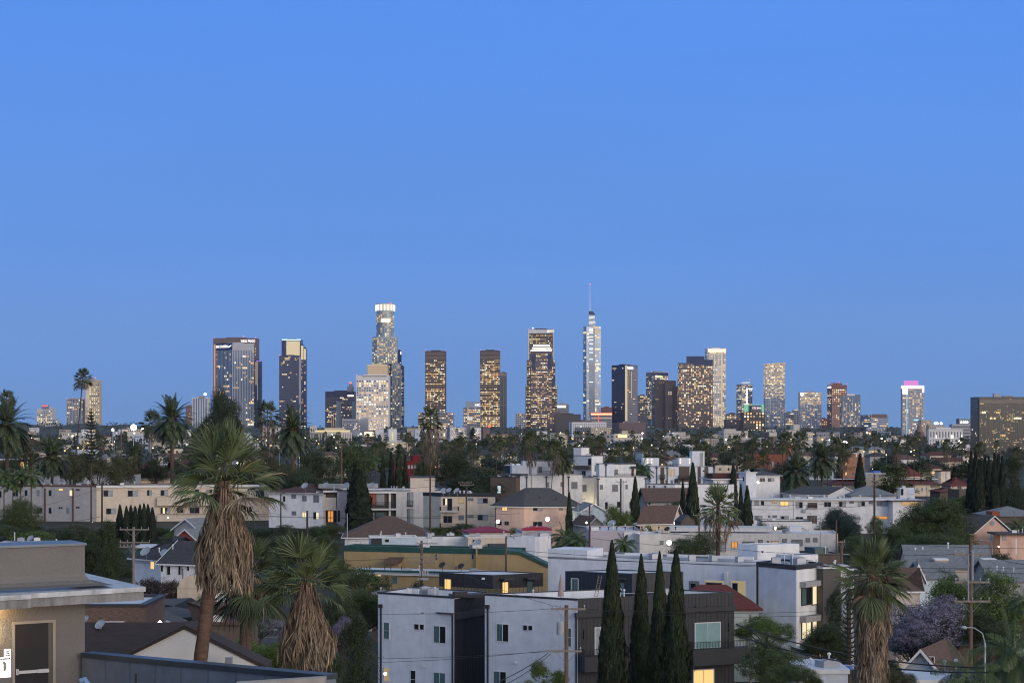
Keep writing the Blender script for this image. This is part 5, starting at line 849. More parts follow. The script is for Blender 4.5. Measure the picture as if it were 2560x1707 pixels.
lamp(W2, 2034, 1620, 178, 60, .12, off=.5); lamp(W2, 2086, 1618, 178, 60, .12, off=.5)
o = bld('dark brick end wall beside the corner house', (None,2058,2102), 1418, 186, mat('dark_brick', (.10,.09,.08), .9, .3, 6, stretch=(1,1,4)), dl=6, dr=1, par=.3, trim='trim_w', edge=.15); o = bld('pale wall section right of the dark brick end wall', (None,2102,2135), 1424, 190, 'white', dl=6, dr=1, par=.3); win(o, 2105, 2110, 1450, 1462, 'k', s='R')
o = bld('ground floor porch with glowing yellow doors under the corner house', (None,2020,2110), 1625, 172, 'beige', dl=3, dr=1, roof='slab', ov=.3, trim='trim_d', h=1); win(o, 2048, 2072, 1632, 1676, 'w', 'frame_d', s='R'); slabb(o, 2021, 2046, 1640, 1700, mat('dark_brick', (.10,.09,.08)), .05, s='R', name='brick_pier')
# raised boxes
slabb(W1, 1370.5, 1468, 1372, 1398, W_['cool_shaded_white'], 0.0, s='L', name='roof_box', off=-5); slabb(W1, 1463, 1480, 1374, 1400, W_['white'], .02, s='L', name='roof_box_end', off=-6) if 0 else None
Wd = bld('white rooftop stair box on the long blue-white building', (1845,1893,1998), 1361, 212, 'cool_shaded_white', dl=2, dr=2, par=.1, zb=9.0); slabb(Wd, 1894, 1998, 1363, 1400, W_['white'], .03, s='R'); dot(Wd.root, 1906, 1379, 211.5, .12, M['metal_d'], 'fixture')  # lit right face painted as a warmer white sheet over the bluish box
We = bld('lower white rooftop box in front of the stair box', (1939,1984,2045), 1388, 196, 'cool_shaded_white', dl=2, dr=2, par=.1, zb=8.5); slabb(We, 1985, 2045, 1390, 1416, W_['white'], .03, s='R')  # light on the right face is put into its warmer white
o = bld('white parapet box left of the small rooftop box', (None,1999,2000), 1362, 205, 'white', dl=2, dr=1, par=.1) if 0 else None
for (a, b, y0, y1) in ((1592,1630,1391,1397),(1690,1735,1396,1402),(1502,1523,1386,1391)): slabb(W1, a, b, y0, y1, 'blind', -4.9, s='L', name='roof_light', off=-5)
slabb(W1, 1469, 1850, 1386, 1406, W_['white'], -5, s='L', name='rear_parapet', off=-5.3)
for (a, b, y0, y1) in ((1723,1748,1451,1475),(1762,1812,1450,1475),(1828,1864,1451,1490)): slabb(W1, a, b, y0, y1, emi('lit_recess', (.85,.68,.36), .35) if a != 1723 else 'blind', .05, s='L', name='recessed_opening', off=-.02); win(W1, a+4, b-(8 if b < 1860 else 20), y0+6, y1, 'd', s='L', split=0, out=.12)
slabb(W1, 1813, 1820, 1430, 1490, 'trim_w', .4, s='L', name='scupper')
o = bld('low dark brick rooftop box with a green air unit behind the corner house', (None,2044,2105), 1384, 230, 'brown', dl=6, dr=1, par=.2); slabb(o, 2046, 2080, 1371, 1384, mat('green_unit', (.06,.10,.09), .5), -1, s='R', name='air_unit', off=-4)
# long dirty-white apartments behind
Y1 = bld('long low weathered white apartment with roof vents, right half', (None,1672,2095), 1331, 305, 'dirty', dl=10, dr=-3, par=.35, roofm='roof_w')
wins(Y1, [(1785,1790,1355,1375,'bl'),(1797,1813,1355,1378,'bb'),(1829,1843,1354,1368,'o'),(1857,1885,1354,1360,'bl'),(1896,1906,1349,1357,'bl'),(1918,1922,1352,1360,'bl'),(1930,1945,1352,1358,'dim'),(1956,1966,1347,1355,'bl'),(1980,2005,1350,1363,'bl'),(2015,2024,1345,1354,'bl'),(2033,2043,1345,1354,'bl')], s='R', fm='frame_d'); slabb(Y1, 1672, 1930, 1320, 1331, W_['dirty'], -2, s='R', name='rear_parapet', off=-9)
slabb(Y1, 1975, 2005, 1317, 1329, 'lblue' if 0 else W_['cool_shaded_white'], -1, s='R', name='roof_box', off=-5)
Y2 = bld('weathered white wing with smoke stain above a small window', (None,1599,1675), 1335, 296, 'dirty', dl=8, dr=1, par=.35, roofm='roof_w'); win(Y2, 1650, 1658, 1352, 1360, 'bl', 'frame_d', s='R', split=0); lamp(Y2, 1673, 1356, 290, 150, .38, (1,.6,.15), .6)
Y3 = bld('mauve-grey apartment wall with a row of small roof vents', (None,1472,1600), 1326, 300, 'mauve', dl=14, dr=0, par=.35, roofm='roof_w'); slabb(Y3, 1560, 1600, 1330, 1400, W_['white'], .3, s='R', name='white_bay'); win(Y3, 1574, 1584, 1348, 1362, 'bb', 'frame_w', s='R', out=.4)
for x in range(1500, 1700, 21): vent(Y3, x, 1317, 306, .5, .09, 'metal_d')
dish(Y3, 1530, 1310, 310, .8); dish(Y3, 1668, 1323, 300, .5, m='metal_d'); dish(Y1, 1748, 1322, 312, .55, m='metal_d')
arch(Y1, 1845, 1314, 318, 16, 1.5, W_['brown'], 'round_vent_housing')
o = bld('dark low roofs behind the weathered apartment at the pole', (None,1600,1680), 1312, 380, 'brown', dl=6, dr=1, roof='hip', h=1.2)
# red clay roof beside the dark duplex
Cr = bld('house with red clay tile roof and pale green walls behind the dark duplex', (None,1690,1897), 1519, 182, stucco('pale_green_stucco', (.42,.46,.43)), dl=8, dr=0, roof='hip', axis='u', roofm=M['roof_red'], hipf=.35, h=1.9, ov=.4, trim=None); win(Cr, 1837, 1846, 1570, 1590, 'b', 'frame_w', s='R', split=0)
# ---------------------------------------------------------------- right side houses
o = bld('pink gabled house with white bargeboards and grey roof at the right', (2382,2434,2524), 1329, 330, 'salmon', dl=2, dr=-1, roof='gable', axis='v', roofm='roof_char', h=2.9, ov=.6, trim='trim_w'); win(o, 2404, 2420, 1336, 1350, 'bl', 'frame_d', s='L'); win(o, 2474, 2488, 1334, 1350, 'b', 'frame_w', s='R'); mb = MB(); u, zz = o.R.hit(2482, 1307); mb.lathe(o.R.at(u, zz, .02), [(.4,0),(.4,.1)], 12, axis=o.R.n); mb.build('gable_vent', M['curtain'], o.root); lamp(o, 2445, 1365, 325, 60, .1, (1,.6,.3), .8)
o = bld('porch with dark roof and posts attached right of the pink gabled house', (None,2500,2570), 1332, 322, 'salmon', dl=4, dr=0, roof='slab', ov=1.0, roofm='roof_char', trim='trim_d'); win(o, 2507, 2515, 1337, 1350, 'b', s='R', split=0); lamp(o, 2497, 1366, 316, 90, .13, (1,.5,.2), .8); slabb(o, 2534, 2537, 1345, 1385, 'trim_w', 1.2, s='R', name='porch_post', off=1.0)
o = bld('dark house with green hip roof at the right edge behind the pink gable', (None,2480,2600), 1288, 380, 'brown', dl=10, dr=1, roof='hip', roofm='roof_grey', h=1.6); slabb(o, 2478, 2498, 1278, 1290, W_['brick'], .5, s='R', name='chimney', off=-3)
Gm = bld('wide grey gambrel-roofed house with two small yellow dormers', (None,2270,2480), 1418, 236, 'cream', dl=9, dr=-1, roof='gable', axis='u', roofm='roof_grey', h=2.6, ov=.3, trim=None); 
for x0, x1 in ((2336,2368),(2455,2488)):
    slabb(Gm, x0, x1, 1400, 1420, W_['cream'], .9, s='R', name='dormer', off=-1.0); d_ = Gm.root.children[-1]; win(Gm, x0+7, x0+15, 1402, 1412, 'b', 'frame_w', s='R', out=1.05)
    slabb(Gm, x0-2, x1+1, 1395.5, 1399, 'trim_w', 1.15, s='R', name='dormer_roof', off=-1.2)
for x, y, h_ in ((2370,1357,.7),(2306,1369,.25),(2288,1370,.25),(2416,1412,.4)): vent(Gm, x, y, 238, h_, .09)
o = bld('small blue-grey gabled house under the gambrel house', (2278,2279,2312), 1450, 205, 'lblue', dl=8, dr=1, roof='gable', axis='v', roofm='roof_grey', h=1.7, ov=.35, trim='trim_w'); win(o, 2293, 2310, 1438, 1448, 'b', 'frame_w', s='R'); slabb(o, 2290, 2312, 1436, 1445, 'curtain', .1, s='R')
o = bld('grey roof plane filling between the gambrel house and bright green tree', (None,2308,2390), 1446, 208, 'lblue', dl=8, dr=0, roof='gable', roofm='roof_grey', h=1.5, ov=.3)
o = bld('low brown hip roof just right of the shaggy palm crown', (None,2240,2300), 1474, 180, 'beige', dl=6, dr=0, roof='hip', roofm='roof_brown', h=1.9, ov=.4, trim='trim_w')
o = bld('house with grey shingle roof and vents at the right edge', (None,2480,2640), 1450, 205, 'grey', dl=9, dr=0, roof='gable', roofm='roof_grey', h=1.9, ov=.4); [vent(o, x, y, 203, .4, .06) for x, y in ((2492,1416),(2534,1420),(2508,1418))]
o = bld('grey-blue gabled cottage with twin dark windows at the bottom right', (None,2250,2362), 1684, 132, 'lblue', dl=7, dr=-1.5, roof='gable', axis='v', roofm='roof_brown', h=1.85, ov=.5, trim='trim_w'); win(o, 2320, 2335, 1641, 1664, 'd', 'frame_w', s='R', split=1); slabb(o, 2296, 2304, 1643, 1651, 'trim_w', .05, s='R', name='gable_vent')
o = bld('brown-roofed rear wing behind the bottom right cottage', (None,2330,2400), 1662, 134, 'lblue', dl=4, dr=0, roof='gable', roofm='roof_brown', h=.8, ov=.3)
o = bld('dark roofed low house with brick chimney right of the utility pole', (None,2395,2500), 1605, 150, 'brown', dl=8, dr=0, roof='hip', roofm='roof_char', h=1.6); slabb(o, 2447, 2467, 1566, 1605, W_['brick'], -.4, s='R', name='chimney', off=-1.6)
o = bld('white sheet and blue tarpaulin carport roof at the bottom centre-right', (None,1985,2120), 1672, 118, 'cool_shaded_white', dl=5, dr=0, roof='slab', ov=.1, roofm='roof_w'); mb = MB(); mb.prism([(X(2075,121),120.5),(X(2130,121),120.5),(X(2130,121),122.4),(X(2075,121),122.4)], Z(1670,121), Z(1667,121)); mb.build('tarpaulin', mat('blue_tarp', (.05,.16,.5)), o.root)
o = bld('terracotta and white low wall roof at the very bottom right', (None,2290,2450), 1698, 112, 'brick', dl=4, dr=0, roof='slab', ov=.1, roofm='roof_w')
# ---------------------------------------------------------------- left, nearer
o = bld('white house with black shingle gables, satellite dishes and a glowing narrow window', (None,332,412), 1392, 240, 'white', dl=10, dr=-5, roof='hip', roofm='roof_dark', h=2.6, ov=.5, trim='trim_w'); win(o, 377, 386, 1403, 1422, 'w', 'frame_w', s='R', split=0); dish(o, 365, 1380, 236, .75); dish(o, 411, 1382, 237, .6)
o = bld('white gabled wing of the black-shingled house', (None,402,500), 1406, 228, 'white', dl=10, dr=-2, roof='gable', axis='u', roofm='roof_dark', h=2.4, ov=.5, trim='trim_w'); wins(o, [(418,426,1415,1436,'d'),(446,456,1413,1436,'db'),(468,473,1412,1426,'d'),(402,408,1410,1428,'d')], s='R', fm='frame_w'); [vent(o, x, y, 225, .5, .07) for x, y in ((432,1362),(398,1370))]
o = bld('house with orange-red gable and grey roof peeking left of the tall palm', (None,432,500), 1352, 300, mat('orange_stucco', (.30,.085,.04), .8, .1), dl=8, dr=-3, roof='gable', axis='v', roofm='roof_grey', h=2.0, ov=.4, trim='trim_w')
o = bld('small house with grey metal roof above the orange gable', (None,436,500), 1322, 340, W_['grey'], dl=9, dr=-4, roof='gable', axis='v', roofm='roof_grey', h=2.0, ov=.5, trim='trim_w')
o = bld('round-shouldered beige stucco shed by the yellow-green bush', (None,443,510), 1466, 195, 'sand', dl=5, dr=0, par=.1); arch(o, 478, 1470, 194.9, 32, 5, W_['sand'], 'vaulted_roof')
o = bld('low pale building with a dish and domed shed at the left above the stair tower', (None,0,150), 1354, 250, 'dirty', dl=3, dr=0, par=.02); dish(o, 77, 1346, 246, .5); None; pipe(o, 37, 1330, 1350, 'white_pipe', .1)
o = bld('green shed roof edge by the wooden pole', (None,340,450), 1365, 330, mat('green_shed', (.03,.09,.07), .7, .2), dl=6, dr=0, roof='slab', ov=.4, roofm='roof_w')
# ---------------------------------------------------------------- trees
LF = dict(
 fan=mat('fan_leaf', (.080,.106,.044), .6, .25, .8, island=.45, spec=.3), fan_d=mat('fan_leaf_dark', (.045,.062,.026), .7, .25, .8, island=.4), dead=mat('dead_frond', (.235,.178,.118), .9, .35, 3.0, island=.55, spec=.1), dead2=mat('dead_frond_grey', (.14,.118,.095), .9, .3, 1.5, island=.5, spec=.1), petiole=mat('petiole', (.16,.17,.05), .6, .2, 3, island=.4), dry=mat('dry_petiole', (.21,.145,.10), .8, .2, 3, island=.4),
 date=mat('date_frond', (.045,.065,.032), .6, .2, .8, island=.5), date_o=mat('date_fruit_stalk', (.20,.08,.025), .8, .2), queen=mat('queen_frond', (.05,.08,.028), .6, .2, .8, island=.4),
 a=mat('leaf_green', (.052,.074,.024), .7, .35, .5, island=.6), b=mat('leaf_dark', (.034,.049,.019), .7, .35, .5, island=.6), c=mat('leaf_fresh', (.078,.115,.024), .65, .3, .5, island=.6), d=mat('leaf_olive', (.060,.062,.026), .7, .3, .5, island=.6), e=mat('leaf_bluegreen', (.025,.042,.036), .7, .3, .5, island=.5), f=mat('leaf_bronze', (.055,.035,.026), .7, .3, .5, island=.6),
 cyp=mat('cypress_green', (.026,.037,.016), .8, .3, .8, island=.55), cyp2=mat('cypress_dark', (.018,.026,.014), .8, .3, .8, island=.55), jac=mat('jacaranda_blossom', (.21,.185,.26), .7, .2, .8, island=.4), jac2=mat('jacaranda_leaf', (.035,.05,.03), .7, .3, .8, island=.5),
 trunk=mat('palm_trunk', (.10,.062,.042), .95, .35, 3, stretch=(1,1,5), bump=.4), trunk_d=mat('palm_trunk_dark', (.075,.05,.038), .95, .35, 3, stretch=(1,1,5)), bark=mat('bark', (.06,.045,.035), .95, .3, 2, stretch=(3,3,.5)), bark_g=mat('bark_pale', (.16,.14,.12), .95, .3, 2, stretch=(3,3,.5)), yel=mat('leaf_yellowgreen', (.11,.13,.025), .6, .25, .5, island=.5),
)
def rot_frame(d):
    s = d.cross(V((0,0,1))); s = s.normalized() if s.length > 1e-3 else V((1,0,0)); return s, s.cross(d).normalized()
def fan_frond(mb, base, d, pet, L_, nseg, droop, q, mi=0, mp=1, spread=2.5, wide=1.0, mdead=None):
    s, n = rot_frame(d); roll = q.uniform(-.5, .5); s = (Matrix.Rotation(roll, 3, d) @ s); n = s.cross(d).normalized()
    pts = [base+d*pet*t-V((0,0,1))*pet*.22*t*t*(1-.6*max(0, d.z)) for t in (0,.33,.66,1)]
    mb.strip(pts, [.05*wide,.04*wide,.035*wide,.03*wide], s, mp); mb.strip(pts, [.04*wide,.03*wide,.03*wide,.02*wide], n, mp)
    T = pts[-1]; dd = (pts[-1]-pts[-2]).normalized(); s2, _ = rot_frame(dd); s = (s-dd*s.dot(dd)).normalized(); n = s.cross(dd)
    for k in range(nseg):
        a = (k+.5)/nseg*spread-spread/2; a += q.uniform(-.03, .03); ld = dd*cos(a)+s*sin(a)+n*.18*cos(a*1.3); ld.normalize()
        l = L_*(1-.28*(abs(a)/(spread/2))**2)*q.uniform(.9, 1.06); sd = n.cross(ld).normalized(); sd = (Matrix.Rotation((.6 if k % 2 else -.6), 3, ld) @ sd)
        wd = l*spread/nseg*.62*wide; dv = V((0,0,-1)); dr = droop*q.uniform(.7, 1.3)
        p = [T, T+ld*l*.45+dv*l*.04*dr, T+ld*l*.78+dv*l*.24*dr, T+ld*l*(1-.12*dr)+dv*l*.62*dr]
        mb.strip(p, [.01, wd, wd*.7, .006], sd, mi if mdead is None or q.random() > .12 else mdead)
def dead_frond(mb, base, ang, L_, q, nst, out, mi=2, mp=3, wmul=1.0):
    o = V((cos(ang), sin(ang), 0)); t = V((-sin(ang), cos(ang), 0)); pl = L_*q.uniform(.35, .5)
    p0 = base; p1 = base+o*out*.65+V((0,0,.08*pl)); p2 = base+o*out-V((0,0,pl*.75)); mb.strip([p0, p1, p2], [.045*wmul,.04*wmul,.03*wmul], t, mp)
    bl = L_-pl
    for k in range(nst):
        a = q.gauss(0, .16); b = q.gauss(0, .10); kk = V((0,0,-1))+t*a*1.6+o*(b-.05); kk.normalize(); l = bl*q.uniform(.55, 1.05); wob = t*q.uniform(-.05, .05)*l+o*q.uniform(-.04, .07)*l
        sd = (t*cos(q.uniform(-1, 1))+o*sin(q.uniform(-1.2, 1.2))).normalized(); wd = q.uniform(.018, .045)*wmul
        mb.strip([p2, p2+kk*l*.4+wob, p2+kk*l*.8+wob*1.5, p2+kk*l+wob*.5], [wd*.5, wd, wd*.8, .004], sd, mi if q.random() < .8 else mi+2)
def palm_crown(seed, nf, pet, L_, nseg, lowf=.3, droop=.5, up=1.0, wide=1.0, mats=None, deadmix=.1, tilt=0):
    q = random.Random(seed); mb = MB()
    for i in range(nf):
        t = (i+.5)/nf; el = radians(84-t*(84+58*lowf*2)) + q.uniform(-.12, .12); az = i*2.39996+q.uniform(-.25, .25)
        d = V((cos(az)*cos(el), sin(az)*cos(el), sin(el)*up)).normalized(); sc_ = q.uniform(.68, 1.14)*(1-.12*(1-t))
        fan_frond(mb, V((cos(az)*.12, sin(az)*.12, -.45*t)), d, pet*sc_, L_*sc_, nseg, droop*(.35+t*.9), q, 0 if t < .9 or q.random() > deadmix*4 else 2, 1, wide=wide, mdead=2 if deadmix and q.random() < .25 else None)
    return mb
def palm_skirt(seed, n, r0, length, L_, nst, q=None, prof=None, wmul=1.0):
    q = random.Random(seed); mb = MB(); prof = prof or (lambda t: .35+.65*sin(pi*min(1, t*1.15+.08)))
    for i in range(n):
        t = (i+q.random())/n; z = -.42-t*(length-L_*.9); az = q.uniform(0, 2*pi); out = r0*prof(t)*q.uniform(.75, 1.08)
        dead_frond(mb, V((cos(az)*.16, sin(az)*.16, z+.25)), az, L_*q.uniform(.75, 1.12), q, nst, out, 0, 1, wmul)
    return mb
def trunk_mesh(r0, r1, seed=0, n=10, ring=.0):
    mb = MB(); q = random.Random(seed); pts = []; rr = []
    for i in range(25): t = i/24; pts.append((0,0,t)); rr.append((r0+(r1-r0)*t)*(1+q.uniform(-.04,.04))*(1+.3*max(0, .06-t)/.06))
    mb.tube(pts, rr, n); return mb
def protomesh(mb, name, mats, smooth=False):
    o = mb.build(name, mats, None, smooth); me = o.data; COL.objects.unlink(o); bpy.data.objects.remove(o); return me
fanm = [LF['fan'], LF['petiole'], LF['dead'], LF['dry']]; fandm = [LF['fan_d'], LF['petiole'], LF['dead2'], LF['dry']]; skm = [LF['dead'], LF['dry'], LF['dead2']]; skm2 = [LF['dead2'], LF['dry'], LF['dead']]
PR = {}
def proto(k, f): 
    if k not in PR: PR[k] = f()
    return PR[k]
def obj(name, me, parent, loc=(0,0,0), sc=(1,1,1), rz=0):
    o = bpy.data.objects.new(name, me); COL.objects.link(o); o.parent = parent; o.location = loc; o.scale = sc if hasattr(sc, '__len__') else (sc,)*3; o.rotation_euler = (0,0,rz); return o
allplants = []
def palm(px, py, D, wpx, kind='mid', label=None, base=None, skirt=1, lean=0, group=None, slim=1.0, v=None, dark=None):
    """py: photo row of the crown's heart; wpx: crown width in photo pixels; lean: px shift of the foot"""
    z = Z(py, D); s = wpx/F*D; x = X(px, D); vv = v if v is not None else R.randrange(4 if kind != 'far' else 3)
    root = thing('fan_palm', label, 'palm tree', (X(px+lean, D), D, 0), group); dark = (R.random() < .5) if dark is None else dark
    if kind == 'far': cm = proto(('cf', vv), lambda: protomesh(palm_crown(50+vv, 20, .16, .36, 7, .35, .6, wide=1.5, deadmix=.2), 'crown', fandm)); sm = proto(('sf', vv), lambda: protomesh(palm_skirt(60+vv, 26, .11, .7, .35, 3, wmul=.8), 'skirt', skm2))
    else: cm = proto(('cm', vv, dark), lambda: protomesh(palm_crown(20+vv, 42, .19, .33, 13, .32, .55, wide=.9, deadmix=.15), 'crown', fandm if dark else fanm)); sm = proto(('sm', vv, dark), lambda: protomesh(palm_skirt(30+vv, 90, .17, 1.0, .4, 6, wmul=.33), 'skirt', skm2 if dark else skm))
    rz = R.uniform(0, 6.28); dx = x-root.location.x; tt = proto('trunk', lambda: protomesh(trunk_mesh(.25, .16), 'trunk', [LF['trunk_d']]))
    t = obj('trunk', tt, root, (0,0,0), (slim*max(.8, s*.17/.8*.8),)*2+(z,)); 
    if lean: t.data = tt; t.rotation_euler = (0, math.atan2(dx, z), 0); t.scale = (t.scale[0], t.scale[1], sqrt(z*z+dx*dx))
    obj('crown', cm, root, (dx,0,z), s, rz)
    if skirt: obj('skirt', sm, root, (dx,0,z), (s*(.8+.2*skirt), s*(.8+.2*skirt), s*skirt), rz)
    allplants.append((root, px, py, D, 'fan palm')); return root
def pinnate(mb, base, d, L_, nl, q, ll, mi=0, curve=1.0, w_=.03, hang=.5, twist=0):
    s, n = rot_frame(d); pts = []; p = V(base); dd = V(d); N_ = 8
    for i in range(N_+1): pts.append(p.copy()); p = p+dd*L_/N_; dd = (dd+V((0,0,-1))*.17*curve*(1-.3*i/N_)).normalized()
    mb.strip(pts, [w_*1.6*(1-i/N_*.8) for i in range(N_+1)], s, mi+1)
    for k in range(nl):
        t = .12+.88*(k+.5)/nl; i = min(N_-1, int(t*N_)); f_ = t*N_-i; c = pts[i].lerp(pts[i+1], f_); dl = (pts[i+1]-pts[i]).normalized(); l = ll*(sin(pi*min(1, t*.9+.12))**.6)*q.uniform(.85, 1.1)
        for sg in (-1, 1):
            a = (s*sg*.85+dl*.62+V((0,0,1))*(.22-hang*.5)).normalized(); m_ = c+a*l*.55; e = c+a*l*.9+V((0,0,-1))*l*hang*.6
            mb.strip([c, m_, e], [w_*.7, w_, .005], dl.cross(a).cross(a).normalized() if True else n, mi)
def date_crown(seed, n, L_, nl, ll, low=-.75, w_=.035, hang=.3, fruit=True, curve=1.0, mats=None):
    q = random.Random(seed); mb = MB()
    for i in range(n):
        t = (i+.5)/n; el = radians(86)-(radians(86)-math.asin(low))*t**.8+q.uniform(-.08, .08); az = i*2.39996+q.uniform(-.2, .2)
        pinnate(mb, V((cos(az)*.03, sin(az)*.03, .02-.1*t)), V((cos(az)*cos(el), sin(az)*cos(el), sin(el))), L_*q.uniform(.85, 1.05), nl, q, ll, 0, curve, w_, hang)
    if fruit:
        for i in range(8): az = i*.8; mb.strip([V((0,0,0)), V((cos(az)*.1, sin(az)*.1, .03)), V((cos(az)*.17, sin(az)*.17, -.07))], [.02,.05,.05], V((-sin(az), cos(az), 0)), 2)
    return mb
def date_palm(px, py, D, wpx, label=None, kind='date', v=0, lean=0, trunk_r=1.0, sz=1.0, group=None):
    z = Z(py, D); s = wpx/F*D; root = thing('date_palm' if kind == 'date' else 'feather_palm', label, 'palm tree', (X(px+lean, D), D, 0), group)
    if kind == 'date': cm = proto(('d', v), lambda: protomesh(date_crown(5+v, 95, .60, 26, .11, -.85, .014, .15), 'crown', [LF['date'], LF['petiole'], LF['date_o']]))
    else: cm = proto(('q', v, D < 200), lambda: protomesh(date_crown(15+v, 24 if D > 200 else 30, .62, 34 if D > 200 else 60, .15, -.35, .012 if D > 200 else .0035, .9, False, 1.5), 'crown', [LF['queen'], LF['petiole'], LF['dead2']]))
    tt = proto('trunk', lambda: protomesh(trunk_mesh(.25, .16), 'trunk', [LF['trunk_d']])); t2 = proto('trunk2', lambda: protomesh(trunk_mesh(.25, .22), 'trunk', [LF['trunk']]))
    k = s*.16*trunk_r if kind == 'date' else s*.11*trunk_r
    obj('trunk', t2 if kind == 'date' else tt, root, (0,0,0), (k, k, z)); obj('crown', cm, root, (X(px, D)-root.location.x, 0, z), (s, s, s*sz), R.uniform(0, 6)); allplants.append((root, px, py, D, 'date palm')); return root
def leafy(seed, lobes, nclump, per, ls, rc, hole=.25, jac=0, flat=1.0):
    """unit-size crown (about 1 m across): lobes (x,y,z,r); returns leaf mesh builder with clumps, material 1 used for blossom"""
    q = random.Random(seed); mb = MB(); cl = []
    for i in range(nclump):
        lx, ly, lz, lr = q.choice(lobes); 
        while True:
            v = V((q.gauss(0,1), q.gauss(0,1), q.gauss(0,1)))
            if v.length > .1: break
        v.normalize()
        if v.z < -.5 and q.random() < .5: v.z = -v.z
        rr = lr*(q.random()**.35)*q.uniform(.8, 1.08); c = V((lx, ly, lz))+V((v.x, v.y, v.z*flat))*rr
        if mnoise.noise(c*6+V((seed, 0, 0))) < -hole*1.2: continue
        cl.append((c, v))
    for c, v in cl:
        r_ = rc*q.uniform(.6, 1.3); top = jac and q.random() < jac*(1.25 if v.z > -.1 else .5)
        for k in range(per):
            u = V((q.gauss(0,.5), q.gauss(0,.5), q.gauss(0,.4)))*r_; p = c+u; n = (V((q.gauss(0,1), q.gauss(0,1), q.gauss(0,1)))+v*.9+V((0,0,.5))).normalized(); s, t = rot_frame(n) if abs(n.z) < .99 else (V((1,0,0)), V((0,1,0)))
            an = q.uniform(0, 3.14); a = (s*cos(an)+t*sin(an))*ls*q.uniform(.6, 1.2); b = n.cross(a)*.55
            mb.face([p-a, p-b*.8, p+a, p+b], 1 if top and q.random() < .8 else 0)
    return mb, cl
def limbs(cl, hb, q, n=9, r=.03, z0=-.5):
    mb = MB(); fork = V((q.uniform(-.03,.03), q.uniform(-.03,.03), z0+hb)); mb.tube([(0,0,z0-.3), (0,0,z0), fork], [r*1.3, r, r*.8], 7)
    for i in range(n):
        c = q.choice(cl)[0]; m = fork.lerp(c, .5)+V((q.uniform(-.06,.06), q.uniform(-.06,.06), .03)); mb.tube([fork, m, c], [r*.55, r*.3, r*.08], 5)
    return mb
LB = {
 'round': [(0,0,0,.36),(.17,.1,.05,.25),(-.2,-.05,-.02,.26),(.05,-.2,.08,.25),(-.08,.15,.2,.22),(.22,-.12,-.1,.2)],
 'wide': [(0,0,0,.3),(.28,.05,-.05,.22),(-.28,0,-.03,.24),(.1,-.2,.05,.22),(-.12,.2,.1,.2),(.33,-.1,-.12,.15),(-.36,.1,-.12,.14)],
 'tall': [(0,0,-.15,.28),(.05,.05,.12,.25),(-.08,0,.3,.18),(.14,-.06,-.25,.22),(-.16,.05,-.2,.22),(0.02,0,.42,.1)],
 'clump': [(0,0,0,.28),(.3,.1,-.08,.18),(-.3,.02,-.1,.17),(.16,-.22,.1,.16),(-.15,.1,.22,.17),(.02,-.3,-.15,.2),(.36,-.2,-.2,.12),(-.36,-.2,-.18,.13)],
}
def tree(px, pt, D, wpx, hpx, leaf='a', shape='round', label=None, hi=0, v=None, name='broadleaf_tree', cat='tree', group=None, jac=0, tall=None, bark='bark', fill=1.0):
    """pt: photo row of the crown top; wpx/hpx: crown size in photo pixels"""
    v = R.randrange(3) if v is None else v; s = wpx/F*D*1.22; h = hpx/F*D*1.3; zt = Z(pt, D); h = max(h, zt*.72) if 150 < D < 750 else h; root = thing(name, label, cat, (X(px, D), D, 0), group)
    nc, per, ls, rc = ((620, 26, .0135, .062), (1150, 42, .0090, .052), (420, 12, .025, .08))[hi if hi >= 0 else 2]
    if hi == 3: nc, per, ls, rc = 1200, 60, .006, .04
    key = ('t', shape, v, hi, bool(jac), leaf)
    def mk():
        mb, cl = leafy(hash(shape) % 97 if 0 else (sum(map(ord, shape))+v*13), LB[shape], int(nc*fill), per, ls, rc, jac=jac); q = random.Random(v)
        return protomesh(mb, 'crown', [LF[leaf], LF['jac']]), protomesh(limbs(cl, .12, q), 'trunk', [LF[bark]])
    cm, tm = proto(key, mk); cz = zt-h*.46; rz = R.uniform(-.6, .6)+R.choice((0, pi))
    obj('crown', cm, root, (0,0,cz), (s,s,h), rz); t = obj('trunk', tm, root, (0,0,cz), (s,s,h), rz)
    need = cz/h-.8
    if need > .1: tb = proto('stub', lambda: protomesh(trunk_mesh(.5, .4), 'trunk', [LF['bark']])); t2 = obj('trunk', tb, root, (0,0,0), (s*.06, s*.06, max(.1, cz-h*.5)))
    allplants.append((root, px, pt, D, name)); return root
